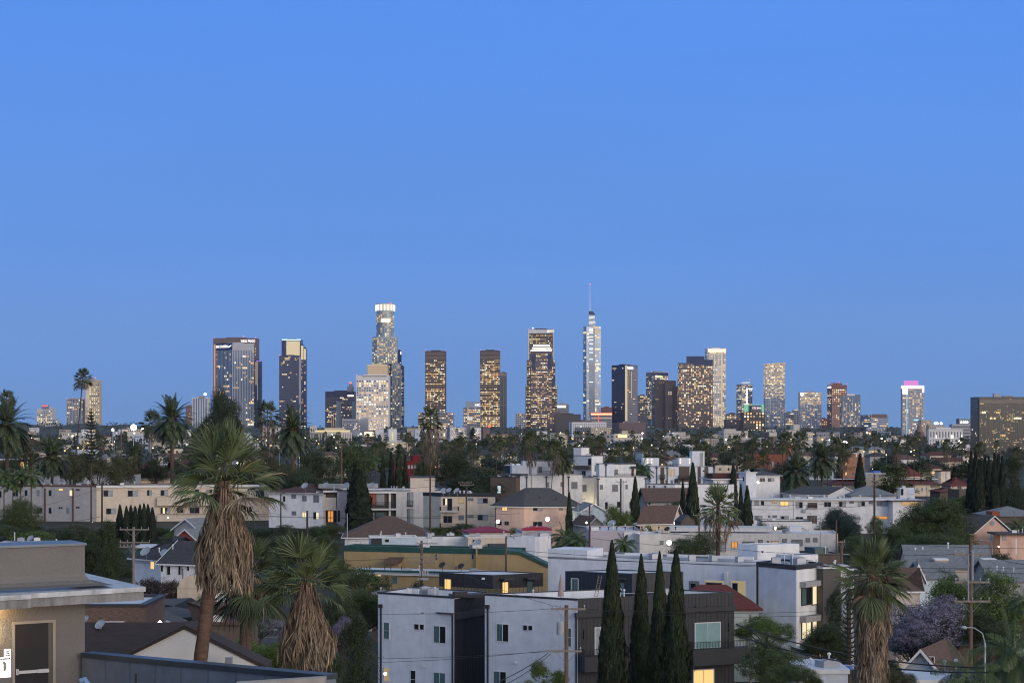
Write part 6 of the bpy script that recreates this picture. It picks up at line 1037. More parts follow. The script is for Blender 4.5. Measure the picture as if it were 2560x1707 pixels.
def cypress(px, pt, D, wpx, label=None, hi=0, v=0, group=None, dark=0, base=0, name='cypress_tree', bulge=.35):
    zt = Z(pt, D); s = wpx/F*D; root = thing(name, label, 'cypress', (X(px, D), D, 0), group)
    def mk():
        q = random.Random(70+v); mb = MB(); n = 15000 if hi else 2600; l0 = .022 if hi else .04; w0 = .011 if hi else .03
        for i in range(n):
            t = q.random()**.85; rr = .5*(1-t)**.72 if hi else .5*(sin(pi*min(1, (t*(1-bulge)+bulge)))**.75 if t > .03 else .7)*(1-t*.15); az = q.uniform(0, 2*pi)
            lump = 1+.30*mnoise.noise(V((cos(az)*1.6, sin(az)*1.6, t*14+v*7)))+.22*mnoise.noise(V((cos(az)*4, sin(az)*5, t*40+v))); r_ = rr*lump*q.uniform(.75, 1.02)
            p = V((cos(az)*r_, sin(az)*r_, t)); o_ = V((cos(az), sin(az), 0)); tn = V((-sin(az), cos(az), 0))
            up = (V((0,0,1))*l0*q.uniform(.6, 1.5)); oo = o_*w0*6*q.uniform(.1, .8)+tn*w0*q.uniform(-4, 4); sd = (tn*cos(q.uniform(-.9,.9))+o_*q.uniform(-.6,.6)).normalized()*w0*4*q.uniform(.5,1.3)
            if hi: mb.face([p-sd*.5, p+sd*.5, p+up+oo*.5])
            else: mb.face([p-sd, p+sd, p+up*1.3+oo*.5])
        return protomesh(mb, 'foliage', [LF['cyp2'] if dark else LF['cyp']])
    fm = proto(('c', v, hi, dark), mk)
    core = proto('ccore', lambda: protomesh((lambda m: (m.lathe((0,0,0), [(.25,0),(.36,.15),(.38,.35),(.3,.6),(.17,.82),(.04,.97)], 10), m)[1])(MB()), 'trunk', [LF['cyp2']]))
    obj('foliage', fm, root, (0,0,base), (s, s, zt-base), R.uniform(0, 6)); obj('trunk', core, root, (0,0,base), (s*(.8 if hi else 1), s*(.8 if hi else 1), (zt-base)*(.9 if hi else .98))); allplants.append((root, px, pt, D, 'cypress')); return root
def norfolk(px, pt, D, wpx, hpx, label):
    zt = Z(pt, D); s = wpx/F*D; h = hpx/F*D; root = thing('norfolk_pine', label, 'pine tree', (X(px, D), D, 0))
    q = random.Random(3); mb = MB(); n = 17
    for i in range(n):
        t = i/(n-1); r_ = .5*(1-t)**.8+.03; 
        for k in range(9):
            az = 2*pi*k/9+i*.3+q.uniform(-.15,.15)
            for j in range(26):
                a = r_*(j+.5)/26; c = V((cos(az)*a, sin(az)*a, t+.18*a*a/max(r_, .01)+.02)); sd = V((-sin(az), cos(az), 0)); l = .035*(1.2-j/26)
                for sg in (-1, 1): e = c+sd*sg*l+V((cos(az), sin(az), 0))*l*.7+V((0,0,.02)); mb.strip([c, e], [.012, .004], V((0,0,1)) if j % 2 else V((cos(az), sin(az), .3)))
    b = zt-h; f = protomesh(mb, 'foliage', [LF['cyp']]); obj('foliage', f, root, (0,0,b), (s,s,h)); tt = proto('trunk', lambda: protomesh(trunk_mesh(.25, .16), 'trunk', [LF['trunk_d']])); obj('trunk', tt, root, (0,0,0), (.9,.9,zt)); return root
# ---------------------------------------------------------------- planting
# hero palms
def hero(px, py, D, crown_r, sk_len, sk_r, label, seed, nf=34, foot=0, nsk=260, dark=0, lean_top=0, tr=.22, nst=12, Lsk=1.25, prof=None, low=.05, lowtrunk=None):
    z = Z(py, D); x = X(px, D); fx = X(px+foot, D); root = thing('fan_palm', label, 'palm tree', (fx, D, 0)); q = random.Random(seed)
    c = palm_crown(seed, nf, crown_r*.50, crown_r*.62, 30, low, .45, wide=.85, deadmix=.12); co = c.build('crown', fandm if dark else fanm, None); co.parent = root; co.location = (x-fx, 0, z)
    s = palm_skirt(seed+5, nsk, sk_r, sk_len, Lsk, nst, prof=prof); so_ = s.build('skirt', skm2 if dark else skm, None); so_.parent = root; so_.location = (x-fx, 0, z)
    mb = MB(); pts = []; rr = []; n = 90
    for i in range(n+1): t = i/n; pts.append(((x-fx)*(t**1.6), 0, z*t)); rr.append((tr*1.15-(tr*.35)*t)*(1+.035*sin(i*2.1))*(1+q.uniform(-.03,.03)))
    mb.tube(pts, rr, 14); 
    t_ = mb.build('trunk', LF['trunk'], None, True); t_.parent = root; t_.location = (0,0,0)
    allplants.append((root, px, py, D, 'hero')); return root
pr1 = lambda t: .30+.72*min(1, t*2.2)*(1-.15*t)
hero(560, 1196, 58, 2.15, 3.75, .72, 'large foreground fan palm with long bulging dead skirt, taller of the two at the left', 101, foot=-165, nsk=330, tr=.25, prof=lambda t: .3+.72*min(1, t*2.0))
hero(768, 1440, 62, 1.9, 3.35, .86, 'second large foreground fan palm, shorter, its dead skirt reaching the parapet', 202, foot=-10, nsk=300, tr=.24, prof=lambda t: (.22+1.0*t if t < .75 else .97-(t-.75)*1.6))
hero(618, 1428, 84, 2.3, 2.3, .8, 'darker fan palm half hidden between the two large foreground fan palms', 303, foot=-15, nsk=170, dark=1, tr=.34, nst=9, nf=46, low=.45)
hero(2180, 1428, 76, 1.72, 5.9, .72, 'large shaggy fan palm with ragged narrow skirt at lower right', 404, foot=-2, nsk=330, tr=.28, nf=60, Lsk=1.5, low=.38, prof=lambda t: .8 if t < .35 else .62)
# mid palms
palm(1795, 1244, 236, 100, 'mid', 'medium fan palm with orange-brown skirt standing over the long white apartment block', skirt=1.15, v=1, dark=False, slim=1.5)
palm(1076, 1035, 330, 58, 'mid', 'tall shaggy palm with thick grey skirt in front of the left bronze tower', skirt=2.0, v=2, dark=True, slim=.8)
palm(208, 935, 520, 46, 'mid', 'very tall thin leaning palm at the left skyline', skirt=.8, lean=-32, v=0, dark=True, slim=1.0)
palm(17, 990, 600, 46, 'mid', 'fan palm above the date palm at the far left edge', skirt=.5, v=3, dark=True, slim=.5)
palm(380, 1045, 560, 62, 'mid', 'brownish fan palm leaning against the big date palm left of the dark bushy tree', skirt=.9, v=2, dark=True, slim=.6)
palm(668, 1022, 520, 62, 'mid', 'fan palm between the purple-edged tower and the hanging date palm', skirt=1.2, v=1, dark=True, slim=.7)
palm(1328, 1090, 470, 48, 'mid', 'slim fan palm with long skirt standing on the left of the white townhouse boxes', skirt=1.5, v=0, dark=True, slim=.5)
palm(1388, 1115, 465, 52, 'mid', 'slightly leaning fan palm in front of the white stair box', skirt=1.3, lean=-18, v=3, dark=True, slim=.5)
palm(1873, 1150, 560, 44, 'mid', 'fan palm with fat hanging skirt left of the dark brick warehouse', skirt=1.4, v=2, dark=True, slim=.9)
palm(1909, 1137, 570, 36, 'mid', 'narrow fan palm with long skirt in front of the dark brick warehouse', skirt=2.1, v=1, dark=True, slim=.8)
palm(1965, 1093, 700, 48, 'mid', 'left palm of the bushy pair over the terracotta roof block', skirt=.45, v=0, dark=True, slim=.4); palm(2000, 1093, 710, 46, 'mid', 'right palm of the bushy pair over the terracotta roof block', skirt=.45, v=3, dark=True, slim=.4)
palm(2092, 1108, 620, 36, 'mid', 'fan palm left of the glowing round sign', skirt=.8, v=1, dark=True, slim=.5); palm(2117, 1119, 610, 34, 'mid', 'fan palm in front of the orange brick apartment tower', skirt=.8, v=2, dark=True, slim=.4)
palm(2317, 1178, 600, 34, 'mid', 'small round fan palm between the red-roofed pavilion and the striped tower', skirt=.3, v=2, dark=True, slim=.4)
palm(335, 1130, 560, 52, 'mid', 'short thick fan palm below the stadium floodlight', skirt=.9, v=0, dark=True, slim=.9)
date_palm(18, 1062, 520, 128, 'date palm with long arching fronds cut by the left edge', v=0); date_palm(430, 1048, 520, 118, 'large dark date palm left of the dark bushy skyline tree', v=1); date_palm(733, 1075, 500, 104, 'date palm with hanging brown fronds below the navy tower', v=2, sz=1.15)
date_palm(130, 1142, 500, 96, 'squat date palm with orange heart beside the Norfolk pine', v=1); date_palm(1990, 1182, 560, 92, 'left, lower one of the two big dark date palms by the brick apartment tower', v=0, sz=1.1, trunk_r=.8); date_palm(2055, 1148, 590, 88, 'right, taller one of the two big dark date palms, orange trunk showing', v=2, trunk_r=.9)
date_palm(1408, 1150, 475, 66, 'date palm with drooping fronds behind the left white rooftop boxes', v=1)
for i, (x, y, w_, lb) in enumerate(((10,1190,60,'feather palm at the left edge before the grey apartment wall'),(32,1207,56,'second feather palm from the left edge, lower crown'),(52,1190,48,'third feather palm from the left edge'),(78,1188,66,'fourth feather palm from the left edge, before the grey wall'))): date_palm(x, y, 420, w_, lb, kind='queen', v=i % 2)
date_palm(2535, 1640, 110, 210, 'big feather palm drooping in the lower right corner', kind='queen', v=0, trunk_r=.5); date_palm(2415, 1690, 105, 170, 'low dark feather palm left of the corner feather palm', kind='queen', v=1); date_palm(2556, 1500, 120, 76, 'feather palm top leaning over the right edge', kind='queen', v=1, trunk_r=.5)
date_palm(1410, 1345, 300, 72, 'bushy feather palm at the end of the red canopy', kind='queen', v=0); date_palm(1440, 1352, 290, 70, 'feather palm right beside the bushy one at the red canopy', kind='queen', v=1); date_palm(2545, 1318, 330, 70, 'feather palm drooping over the pink house porch', kind='queen', v=0)
date_palm(927, 1150, 600, 60, 'pale feather palm left of the four thin cypresses', kind='queen', v=1); date_palm(2072, 1080+62, 900, 10, 'x') if 0 else None
date_palm(1560, 1360, 240, 60, 'banana-like palm clump on the white roof', kind='queen', v=1); date_palm(1480, 1395, 250, 50, 'low dark palm clump beside the street pole', kind='queen', v=0); date_palm(1605, 1178, 520, 58, 'feather palm between the white townhouse rows', kind='queen', v=0)
# foreground and named cypresses
for i, (x, y, w_, lb) in enumerate(((1530,1362,66,'first'),(1603,1394,54,'second'),(1649,1388,50,'third'),(1690,1382,70,'fourth'))): cypress(x, y, (148,156,152,146)[i], w_*1.5, '%s from the left of the four tall foreground cypresses before the dark duplex' % lb, hi=1, v=i)
for i, (x, y, D, w_, lb) in enumerate(((893,1160,420,46,'broad dark cypress in front of the balcony apartment, double-headed'),(898,1180,418,56,'lower bulging half of the double-headed cypress by the balcony apartment'),(957,1138,560,13,'first of four thin cypresses left of the deep red building'),(978,1134,560,14,'second of four thin cypresses left of the deep red building'),(997,1122,555,18,'third, widest of four thin cypresses left of the deep red building'),(1013,1141,560,14,'fourth of four thin cypresses, touching the deep red building'),
 (1588,1200,400,22,'cypress standing before the white townhouse wall'),(1707,1208,380,15,'thin cypress left of the broad one by the brown gable roofs'),(1732,1168,375,30,'broad tall cypress by the brown gable roofs'),(1852,1218,350,16,'thin cypress right of the medium fan palm'),(1868,1224,345,26,'cypress with wide foot before the long white apartment block'),(1833,1163,500,20,'cypress before the maroon flat roof'),
 (2098,1134,720,14,'cypress left of the orange brick tower'),(2150,1140,560,24,'dark cypress before the orange brick tower'),(1423,1238,340,18,'ivy-wrapped pointed tree beside the pink house'))): cypress(x, y, D, w_*1.15, lb, v=i % 4, dark=i % 2)
for i, (x, y) in enumerate(((2428,1136),(2438,1137),(2452,1160),(2463,1148),(2472,1152),(2486,1142),(2496,1145),(2506,1150),(2447,1158))): cypress(x, y, 430-i % 3*8, 26, None, v=i % 4, dark=1, group='tall cypress row before the dark slab'); 
for i, (x, y) in enumerate(((300,1265),(316,1269),(327,1267),(338,1269),(350,1265),(360,1263),(370,1265),(381,1272))): cypress(x, y, 400-i % 2*6, 21, None, v=i % 4, dark=1, group='clipped cypress hedge before the beige apartment', bulge=.6)
norfolk(228, 1028, 470, 62, 130, 'pointed Norfolk pine with tiered branches left of centre-left horizon'); norfolk(2122, 1470, 125, 62, 190, 'tiered pine right of the brick-ended white building')
# named broadleaf trees
T = tree
T(560,957,560,96,120,'b','round','dark bushy tree against the sky before the finned bank tower',v=0,hi=1); T(520,1025,560,74,80,'b','round','dark tree mass left of the bushy skyline tree',v=1)
T(62,1082,640,70,60,'d','round','olive tree behind the left date palm'); T(120,1082,760,70,50,'a','wide','green tree above the squat date palm'); T(180,1120,520,80,90,'d','round','low olive tree by the Norfolk pine'); T(240,1118,490,120,95,'d','wide','broad brownish-green tree under the Norfolk pine',hi=0); T(300,1125,500,70,70,'d','round','brown-green tree between Norfolk pine and short fan palm'); T(385,1128,560,70,50,'b','wide','dark tree behind the maroon hip roofs'); T(500,1120,500,120,90,'b','wide','dark tree behind the large fan palm crown')
T(50,1235,400,112,110,'a','round','round dark tree before the grey apartment wall',hi=1); T(90,1312,330,120,60,'c','wide','bright green hedge tree left of the lamp'); T(165,1315,320,90,70,'b','round','dark tree under the apartment wall lamp'); T(250,1310,300,150,150,'b','round','big dark tree right of the stucco stair tower',hi=1); T(215,1330,310,110,110,'b','tall','tall dark tree hugging the stucco stair tower'); T(300,1395,270,70,60,'b','round','dark shrub mass behind the wooden pole'); T(420,1335,380,90,50,'b','wide','dark tree before the orange gable')
T(392,1418,220,130,110,'f','wide','bronze-leaved tree with bare branches before the white house',hi=1,bark='bark_g'); T(468,1462,200,40,60,'yel','tall','small yellow-green conical bush by the round roof',name='bush',cat='bush'); T(500,1480,190,40,40,'c','round','fresh green bush near the palm trunk',name='bush',cat='bush')
T(345,1370,255,30,60,'c','tall','thin young tree near the pole') if 0 else None
T(610,1570,92,150,110,'c','wide','rounded green hedge tree behind the parapet',hi=1,v=0); T(690,1595,90,120,110,'c','round','green hedge crown right of the leaning palm trunk',hi=1,v=1); T(570,1555,140,80,60,'c','wide','low green shrub behind the white gable') 
T(900,1440,190,170,130,'a','wide','loose green tree mass behind the white duplex',hi=1,v=1); T(850,1480,170,120,140,'b','round','dark tree right of the second large palm',hi=1,v=2); T(950,1475,195,100,90,'a','round','leafy tree rising behind the duplex corner',v=0,hi=1); T(895,1560,118,150,230,'b','tall','dark green tree left of the white duplex wall',hi=1,v=1); T(830,1640,110,110,160,'b','tall','dark tree between skirted palm and duplex',hi=1,v=2)
T(1010,1455,190,90,60,'d','wide','olive shrub behind the duplex parapet',hi=0)
T(650,1520,130,110,70,'e','wide','purple jacaranda behind the second large palm, left part',hi=1,jac=.75,v=0,name='jacaranda_tree'); T(862,1535,150,80,90,'e','round','purple jacaranda showing right of the second large palm',hi=1,jac=.75,v=1,name='jacaranda_tree')
T(800,1115,520,110,110,'b','round','dark tree mass around the pale crossarm pole'); T(880,1095,560,110,110,'a','round','rounded green tree behind the broad double cypress',hi=0); T(720,1150,480,90,80,'d','wide','tree with pale bare branches left of the crossarm pole'); T(760,1160,470,110,80,'b','wide','dark shrub mass over the white maroon-roofed house'); T(1130,1118,520,110,100,'b','round','dark round tree right of the deep red building',hi=0,v=1); T(1160,1170,500,90,60,'b','wide','low dark trees behind the beige apartment'); T(1060,1140,640,60,60,'a','round','tree behind the deep red building')
T(1182,1075,1100,36,70,'e','tall','blue-green pointed tree above the palm belt'); T(1150,1092,1100,30,50,'e','tall','blue-green tree left of the pointed one'); T(1235,1190,470,110,50,'b','wide','dark tree tops left of the white townhouses')
T(1545,1255,330,78,90,'c','round','green tree beside the pointed cypress and pole',hi=1,v=0); T(1690,1245,390,80,60,'b','round','dark round tree before the brown shingle roofs'); T(1648,1275,360,60,60,'f','round','bare-twigged brownish shrub by the dark gable'); T(1620,1300,340,40,30,'c','wide','low green bush under the bare shrub',name='bush',cat='bush')
T(1735,1320,250,130,100,'a','round','dense tree with a glowing lamp at its left',hi=1,v=1); T(1555,1365,260,90,40,'c','wide','bright low shrub on the white roof edge',name='bush',cat='bush'); T(1485,1432,200,60,24,'d','wide','olive shrub behind the dark penthouse, left',name='bush',cat='bush'); T(1600,1412,200,90,40,'d','wide','olive shrub behind the dark penthouse, right',name='bush',cat='bush'); T(1800,1300,330,70,30,'b','wide','x') if 0 else None
T(2100,1262,380,110,90,'e','round','blue-grey leaning tree before the long right apartment',hi=1,v=0); T(2190,1285,350,50,60,'c','round','light green treetop behind the lower right palm',hi=0); T(2330,1230,330,195,140,'a','round','very large round tree right of centre-right',hi=1,v=2); T(2245,1290,310,120,110,'a','wide','broad lower part tree joining the very large round tree',hi=1,v=1); T(2395,1310,320,100,80,'a','round','dark tree tucked left of the pink gabled house',hi=0); T(2410,1228,440,80,70,'c','round','bright round tree left of the cypress row',hi=1,v=1)
T(2530,1150,480,90,110,'b','tall','dark tall tree right of the cypress row',hi=0,v=1); T(2550,1230,460,80,70,'b','round','dark tree under the tall one at the right edge'); T(2500,1180,520,50,60,'e','tall','x') if 0 else None
T(1975,1300,330,110,40,'d','wide','flowering scrub before the long right apartment'); T(2060,1300,330,60,40,'d','wide','olive scrub left of the blue-grey tree'); T(1900,1300,335,60,40,'a','round','low shrubs at the foot of the right cypress')
T(1910,1520,130,130,90,'c','wide','fresh green feathery tree right of the dark duplex',hi=1,v=0); T(1930,1590,115,170,130,'a','round','grey-green tree at the duplex foot',hi=1,v=1); T(1975,1640,105,130,90,'a','wide','low shrub mass right of the duplex foot',hi=1,v=0); T(2090,1470+20,150,90,190,'b','tall','dark jacaranda-leaved tree before the brick end wall',hi=1,v=1,jac=.06) ; T(2060,1545,135,120,110,'b','round','dark tree before the lit lower windows',hi=1,v=2)
T(2322,1472,140,205,190,'e','round','large purple flowering jacaranda at the lower right',hi=1,jac=.72,v=1,name='jacaranda_tree'); T(2280,1540,138,110,110,'e','round','purple jacaranda lobe nearest the shaggy palm',hi=1,jac=.6,v=0,name='jacaranda_tree')
T(2440,1402,150,240,190,'c','clump','big bright green tree behind the right utility pole',hi=1,v=1); T(2390,1420,165,140,130,'a','round','green tree joining the jacaranda and the gable',hi=1,v=2); T(2520,1435,160,150,130,'a','wide','green tree at the right edge below the grey roof',hi=1,v=0); T(2350,1385,210,60,30,'b','wide','low dark hedge before the gambrel roof'); T(2470,1520,140,130,110,'b','round','dark understorey right of the utility pole',hi=1,v=0)
T(2215,1640,110,90,80,'b','round','dark shrubbery around the shaggy palm foot',hi=1,v=1); T(2230,1655,100,110,70,'d','wide','brown-green brush at the bottom right of centre',hi=1,v=0); T(2490,1290+45,340,70,40,'b','wide','dark bushes before the pink porch'); T(1370,1640,128,110,120,'c','clump','leafy plant with large leaves at the bottom centre',hi=1,v=2); T(1310,1690,125,70,70,'c','clump','low leafy plant left of the bottom centre pole',hi=1,v=0); T(1270,1318,380,50,30,'a','round','x') if 0 else None
T(1290,1310,370,40,34,'c','wide','low bright hedge by the pink canopy'); T(1060,1318,350,110,26,'b','wide','dark hedge behind the brown hip roof'); T(1165,1300,385,80,24,'b','wide','dark hedge before the beige balcony block'); T(2445,1365,260,60,40,'a','round','small street tree before the pink house',hi=0); T(2500,1355,250,70,50,'b','wide','dark bush before the pink porch steps')
T(700,1385,150,120,110,'b','round','dark foliage mass behind the second palm crown',hi=1,v=0); T(640,1450,140,120,100,'b','wide','dark leafy mass behind the skirts of the left palms',hi=1,v=1); T(910,1395,220,120,60,'a','wide','leafy tops before the ochre building'); T(268,1318,205,130,190,'b','tall','tallest dark tree mass between stair tower and pale pole',hi=1,v=0); T(1040,1440,200,70,50,'b','round','dark bush below the transformer pole')
# palm belt and tree belt: every palm its own object
rb = random.Random(99)
belt = []
for i in range(225):
    D = rb.choice((rb.uniform(620, 900), rb.uniform(700, 1300), rb.uniform(1100, 2100))); 
    px = rb.gauss(1500, 330) if rb.random() < .62 else rb.uniform(240, 2545)
    if not 30 < px < 2550 or 2425 < px and D > 1300: continue
    if px < 640 and rb.random() < .5: continue
    hgt = rb.uniform(13, 21); w_ = rb.uniform(3.6, 5.4)/D*F; py = HY+(H-hgt)/D*F
    r = palm(px, py, D, w_, 'far' if D > 850 else 'mid', None, skirt=rb.choice((.4,.8,1.2,1.7)), group='small palms of the palm belt', dark=True, slim=.9)
    belt.append((px, r))
for i in range(12): x = (2333+12, 2348, 2360, 2372)[i % 4] if i < 4 else 0
for x, y in ((2387,1120),(2399,1127),(2407,1128),(2417,1131),(1823,1102),(1857,1112),(1810,1113),(1885,1112),(1909,1100),(2165,1110),(2258,1112),(1682,1095),(1692,1117)): belt.append((x, palm(x, y, 760, 17, 'far', None, skirt=.4, group='small palms of the palm belt', dark=True, slim=.35)))
tb = []
for i in range(125):
    D = rb.choice((rb.uniform(560, 900), rb.uniform(800, 1500), rb.uniform(1300, 2900))); px = rb.uniform(20, 2560)
    if 2420 < px and D > 1050: continue
    hgt = rb.uniform(7, 14); w_ = rb.uniform(9, 20); 
    if D > 1800: w_ *= 1.6
    py = HY+(H-hgt)/D*F; lf = rb.choice('aabbbde'); sh = rb.choice(('round','wide','round','tall','clump'))
    tb.append((px, tree(px, py, D, w_/D*F, hgt*.8/D*F, lf, sh, None, hi=-1, group='distant trees under the skyline')))

# far-off wood and the low hills before the horizon
hm = MB()
for (xa, xb, D, h_, sd) in ((-200, 700, 4250, 31, 1), (400, 2700, 4300, 22, 2)):
    n = 60; pv = None
    for i in range(n+1):
        px = xa+(xb-xa)*i/n; e = h_*(.78+.3*mnoise.noise(V((px*.012, sd, 0)))); e *= min(1, i/4, (n-i)/4) if xa > 0 else min(1, (n-i)/8); a = V((X(px,D), D, max(.2, e))); f_ = V((X(px,D-900), D-900, -.5)); b_ = V((X(px,D), D+700, -.5))
        if pv: hm.face([pv[1], f_, a, pv[0]]); hm.face([pv[0], a, b_, pv[2]])
        pv = (a, f_, b_)
tag(hm.build('hills', mat('hill_scrub', (.035,.042,.040), .95, .4, .01), None, True), kind='structure')
fw = MB(); q = random.Random(77)
for i in range(3400):
    D = 900+3300*q.random()**.8; px = q.uniform(-50, 2600); x = X(px, D); z0 = 0 if D < 3400 else (D-3400)/900*(26 if px < 700 else 16); hh = q.uniform(4, 11); ww = q.uniform(4, 10)
    for k in range(7):
        c = V((x+q.gauss(0, ww*.35), D+q.gauss(0, 3), z0+hh*q.uniform(.25, 1))); r_ = q.uniform(.9, 2.4); a = q.uniform(0, 3.14); s1 = V((cos(a)*r_, q.uniform(-.4,.4)*r_, sin(a)*r_)); s2 = V((-sin(a)*r_*.6, .3*r_, cos(a)*r_*.6)); fw.face([c-s1, c-s2, c+s1, c+s2])
tag(fw.build('distant_wood', mat('distant_foliage', (.042,.052,.038), .9, .3, .02, island=.5), None), kind='stuff')
T = tree
for a in ((700,1322,330,130,70,'b','wide','dark hedge trees under the white maroon-roofed house'),(800,1330,320,110,70,'a','round','leafy trees left of the brown hip roof'),(650,1340,300,110,80,'d','wide','brownish trees seen between the left palms'),(740,1370,240,120,90,'b','round','dark tree behind the second palm crown top'),(840,1375,230,90,70,'a','round','green shrub tree at the ochre building end'),
 (40,1300,440,110,45,'b','wide','low hedge trees at the foot of the grey apartment wall, left'),(150,1308,435,120,40,'b','wide','low hedge trees at the foot of the grey apartment wall, middle'),(215,1312,430,70,40,'a','wide','shrubs beside the apartment wall lamp'),(590,1300,440,120,50,'b','wide','dark shrubs right of the beige balcony front'),(740,1312,410,150,44,'b','wide','low dark shrubs at the foot of the white maroon-roofed house'),(560,1340,320,100,70,'b','wide','dark trees behind the hanging skirt of the tall palm'),(120,1330,300,140,70,'a','wide','bushes above the stucco tower roof, left'),(2150,1330,300,110,90,'a','round','tree between weathered apartment and large round tree'),(2240,1350,280,110,70,'b','wide','dark tree before the gambrel house left end'),(2090,1275,400,80,80,'b','round','dark tree under the right apartment wall'),(2330,1310,300,160,90,'a','wide','lower boughs of the very large round tree'),
 (1260,1290,400,50,50,'b','round','bush at the left corner of the pink house'),(1440,1330,330,70,50,'b','wide','dark plants before the pale sided house'),(2500,1395,230,80,50,'a','wide','small green trees before the grey right-edge roof'),(2440,1300,400,90,70,'b','round','dark trees between cypress row and pink gable'),(1960,1245,600,90,40,'b','wide','tree tops behind the slate roofs'),(830,1200,470,80,60,'b','round','dark tree tops behind the balcony apartment roof'),(1210,1215,440,70,50,'b','wide','dark bushes between beige apartment and dark boxy house'),
 (600,1150,520,120,90,'b','wide','dark trees behind the tall palm crown, right side'),(660,1120,560,90,80,'d','round','dark trees under the hanging date palm'),(20,1130,600,70,50,'b','wide','dark hedge above the flat-roofed dark house')): T(*a, hi=1 if a[2] < 420 else 0)

for i, (x, w_) in enumerate(((5,120),(95,110),(185,120),(400,110),(480,120),(560,130),(650,120),(735,130),(815,120),(1100,110),(1200,100))):
    r = tree(x, 1303+(i*7)%9, 385+(i*13)%20, w_, 46, 'abdac'[i % 5], ('wide','clump','round')[i % 3], None, hi=1, group='low hedge trees along the street'); tb.append((x, r))
# ---------------------------------------------------------------- poles, street lamps, wires
def pole(px, pt, D, arms, label, w=.30, wood='wood_pole', lean=0, name='utility_pole', group=None, pins=5, extra=None, base=0, twin=0):
    """arms: (photo row, left px, right px)"""
    root = thing(name, label, 'utility pole', (X(px, D), D, 0)); zt = Z(pt, D); x = X(px, D); mb = MB(); n = 8
    mb.tube([(x+lean*(1-i/n), D, base+(zt-base)*i/n) for i in range(n+1)], [w/2*1.15-(w*.12)*i/n for i in range(n+1)], 10); mb.build('post', M[wood], root)
    for (y, x0, x1) in arms:
        a = MB(); z = Z(y, D); a.box(((X(x0,D)+X(x1,D))/2, D-w*.62, z), (X(x1,D)-X(x0,D), .10, .12)); am = a.build('crossarm', M['wood_arm'], root)
        b = MB(); q = X(x1, D)-X(x0, D)
        for sg in (-1, 1): b.tube([(x+sg*min(.9, q*.3), D-w*.5, z-.02), (x+sg*.08, D-w*.4, z-.7)], .018, 4)
        b.build('brace', M['metal_g'], am)
        for i in range(pins):
            c = MB(); xx = X(x0, D)+.08+(q-.16)*i/(pins-1); c.lathe((xx, D-w*.62, z+.06), [(.02,0),(.02,.08),(.05,.1),(.055,.15),(.02,.2)], 7); c.build('insulator', M['curtain'], am)
    return root
def addcan(root, px, py, D, r=.25, h=.9, m='metal_g', name='transformer'):
    mb = MB(); c = P(px, py, D-.3); mb.lathe(c-V((0,0,h)), [(r*.9,0),(r,.05),(r,h-.08),(r*.9,h),(r*.3,h+.03)], 14); t = mb.build(name, M[m], root); b = MB(); b.lathe(c+V((-.08,0,.02)), [(.03,0),(.04,.05),(.03,.1),(.045,.14),(.02,.2)], 7); b.build('bushing', M['curtain'], t); return t
p1_ = pole(334, 1317, 190, [(1323,300,374),(1355,300,376),(1366,300,340)], 'pale wooden pole with three crossarms left of the tall skirted palm', .3, 'wood_arm')
p2_ = pole(1054, 1351, 215, [(1358,1042,1094),(1393,1012,1094),(1405,1012,1090)], 'rusty wooden pole carrying a rack of four small transformers', .32)
for i in range(4): addcan(p2_, 1050+i*6.2, 1427, 215, .12, .6, 'curtain')
mb = MB(); mb.box((X(1058,215), 214.6, Z(1446,215)), (1.3,.25,.25)); mb.build('rack', M['metal_g'], p2_)
p3_ = pole(1416, 1512, 112, [(1521,1378,1464),(1626,1364,1454)], 'near wooden pole with a grey transformer in front of the white duplex', .27); addcan(p3_, 1401, 1553, 112, .24, .82, 'curtain')
p4_ = pole(2427, 1345, 118, [(1385,2384,2468),(1454,2385,2472),(1502,2385,2474)], 'tall wooden pole with bolted steel extension at the lower right', .26)
mb = MB(); mb.tube([P(2421,1500,117.6), P(2421,1385,117.6)], .05, 6); mb.tube([P(2431,1450,117.6), P(2431,1375,117.6)], .07, 6); mb.build('steel_extension', M['metal_g'], p4_)
pole(255, 1202, 440, [(1204,243,270),(1224,240,272)], 'dark pole in front of the corner of the two-tone apartment block', .42, 'wood_dark', pins=3)
pole(2186, 1184, 330, [(1186,2170,2202),(1193,2174,2198),(1202,2176,2200)], 'tall dark pole with stacked crossarms before the long white apartment', .38, 'wood_dark', pins=4)
pole(1474, 1262, 300, [(1278,1455,1480),(1286,1458,1480)], 'thin dark pole at the right corner of the pink house', .3, 'wood_dark', pins=3)
pole(1265, 1340, 225, [(1345,1262,1269)], 'dark pole with a coil bracket before the ochre gable', .3, 'wood_pole', pins=2)
pole(1245-170, 1195, 390, [(1199,1060,1090)], 'thin dark pole standing before the beige roof tower', .3, 'wood_dark', pins=3); pole(1166, 1205, 385, [(1206,1145,1180),(1212,1150,1184)], 'dark pole with a pale box transformer above the beige apartment', .36, 'wood_dark', pins=4)
pole(702, 1218, 410, [(1232,685,717)], 'thin dark pole before the white maroon-roofed house', .3, 'wood_dark', pins=3); pole(768, 1276, 330, [], 'plain dark stub pole behind the second large palm', .4, 'wood_dark'); pole(854, 1106, 480, [(1111,838,872)], 'orange-brown pole with pale crossarm against the dark tree', .4, 'wood_pole', pins=5)
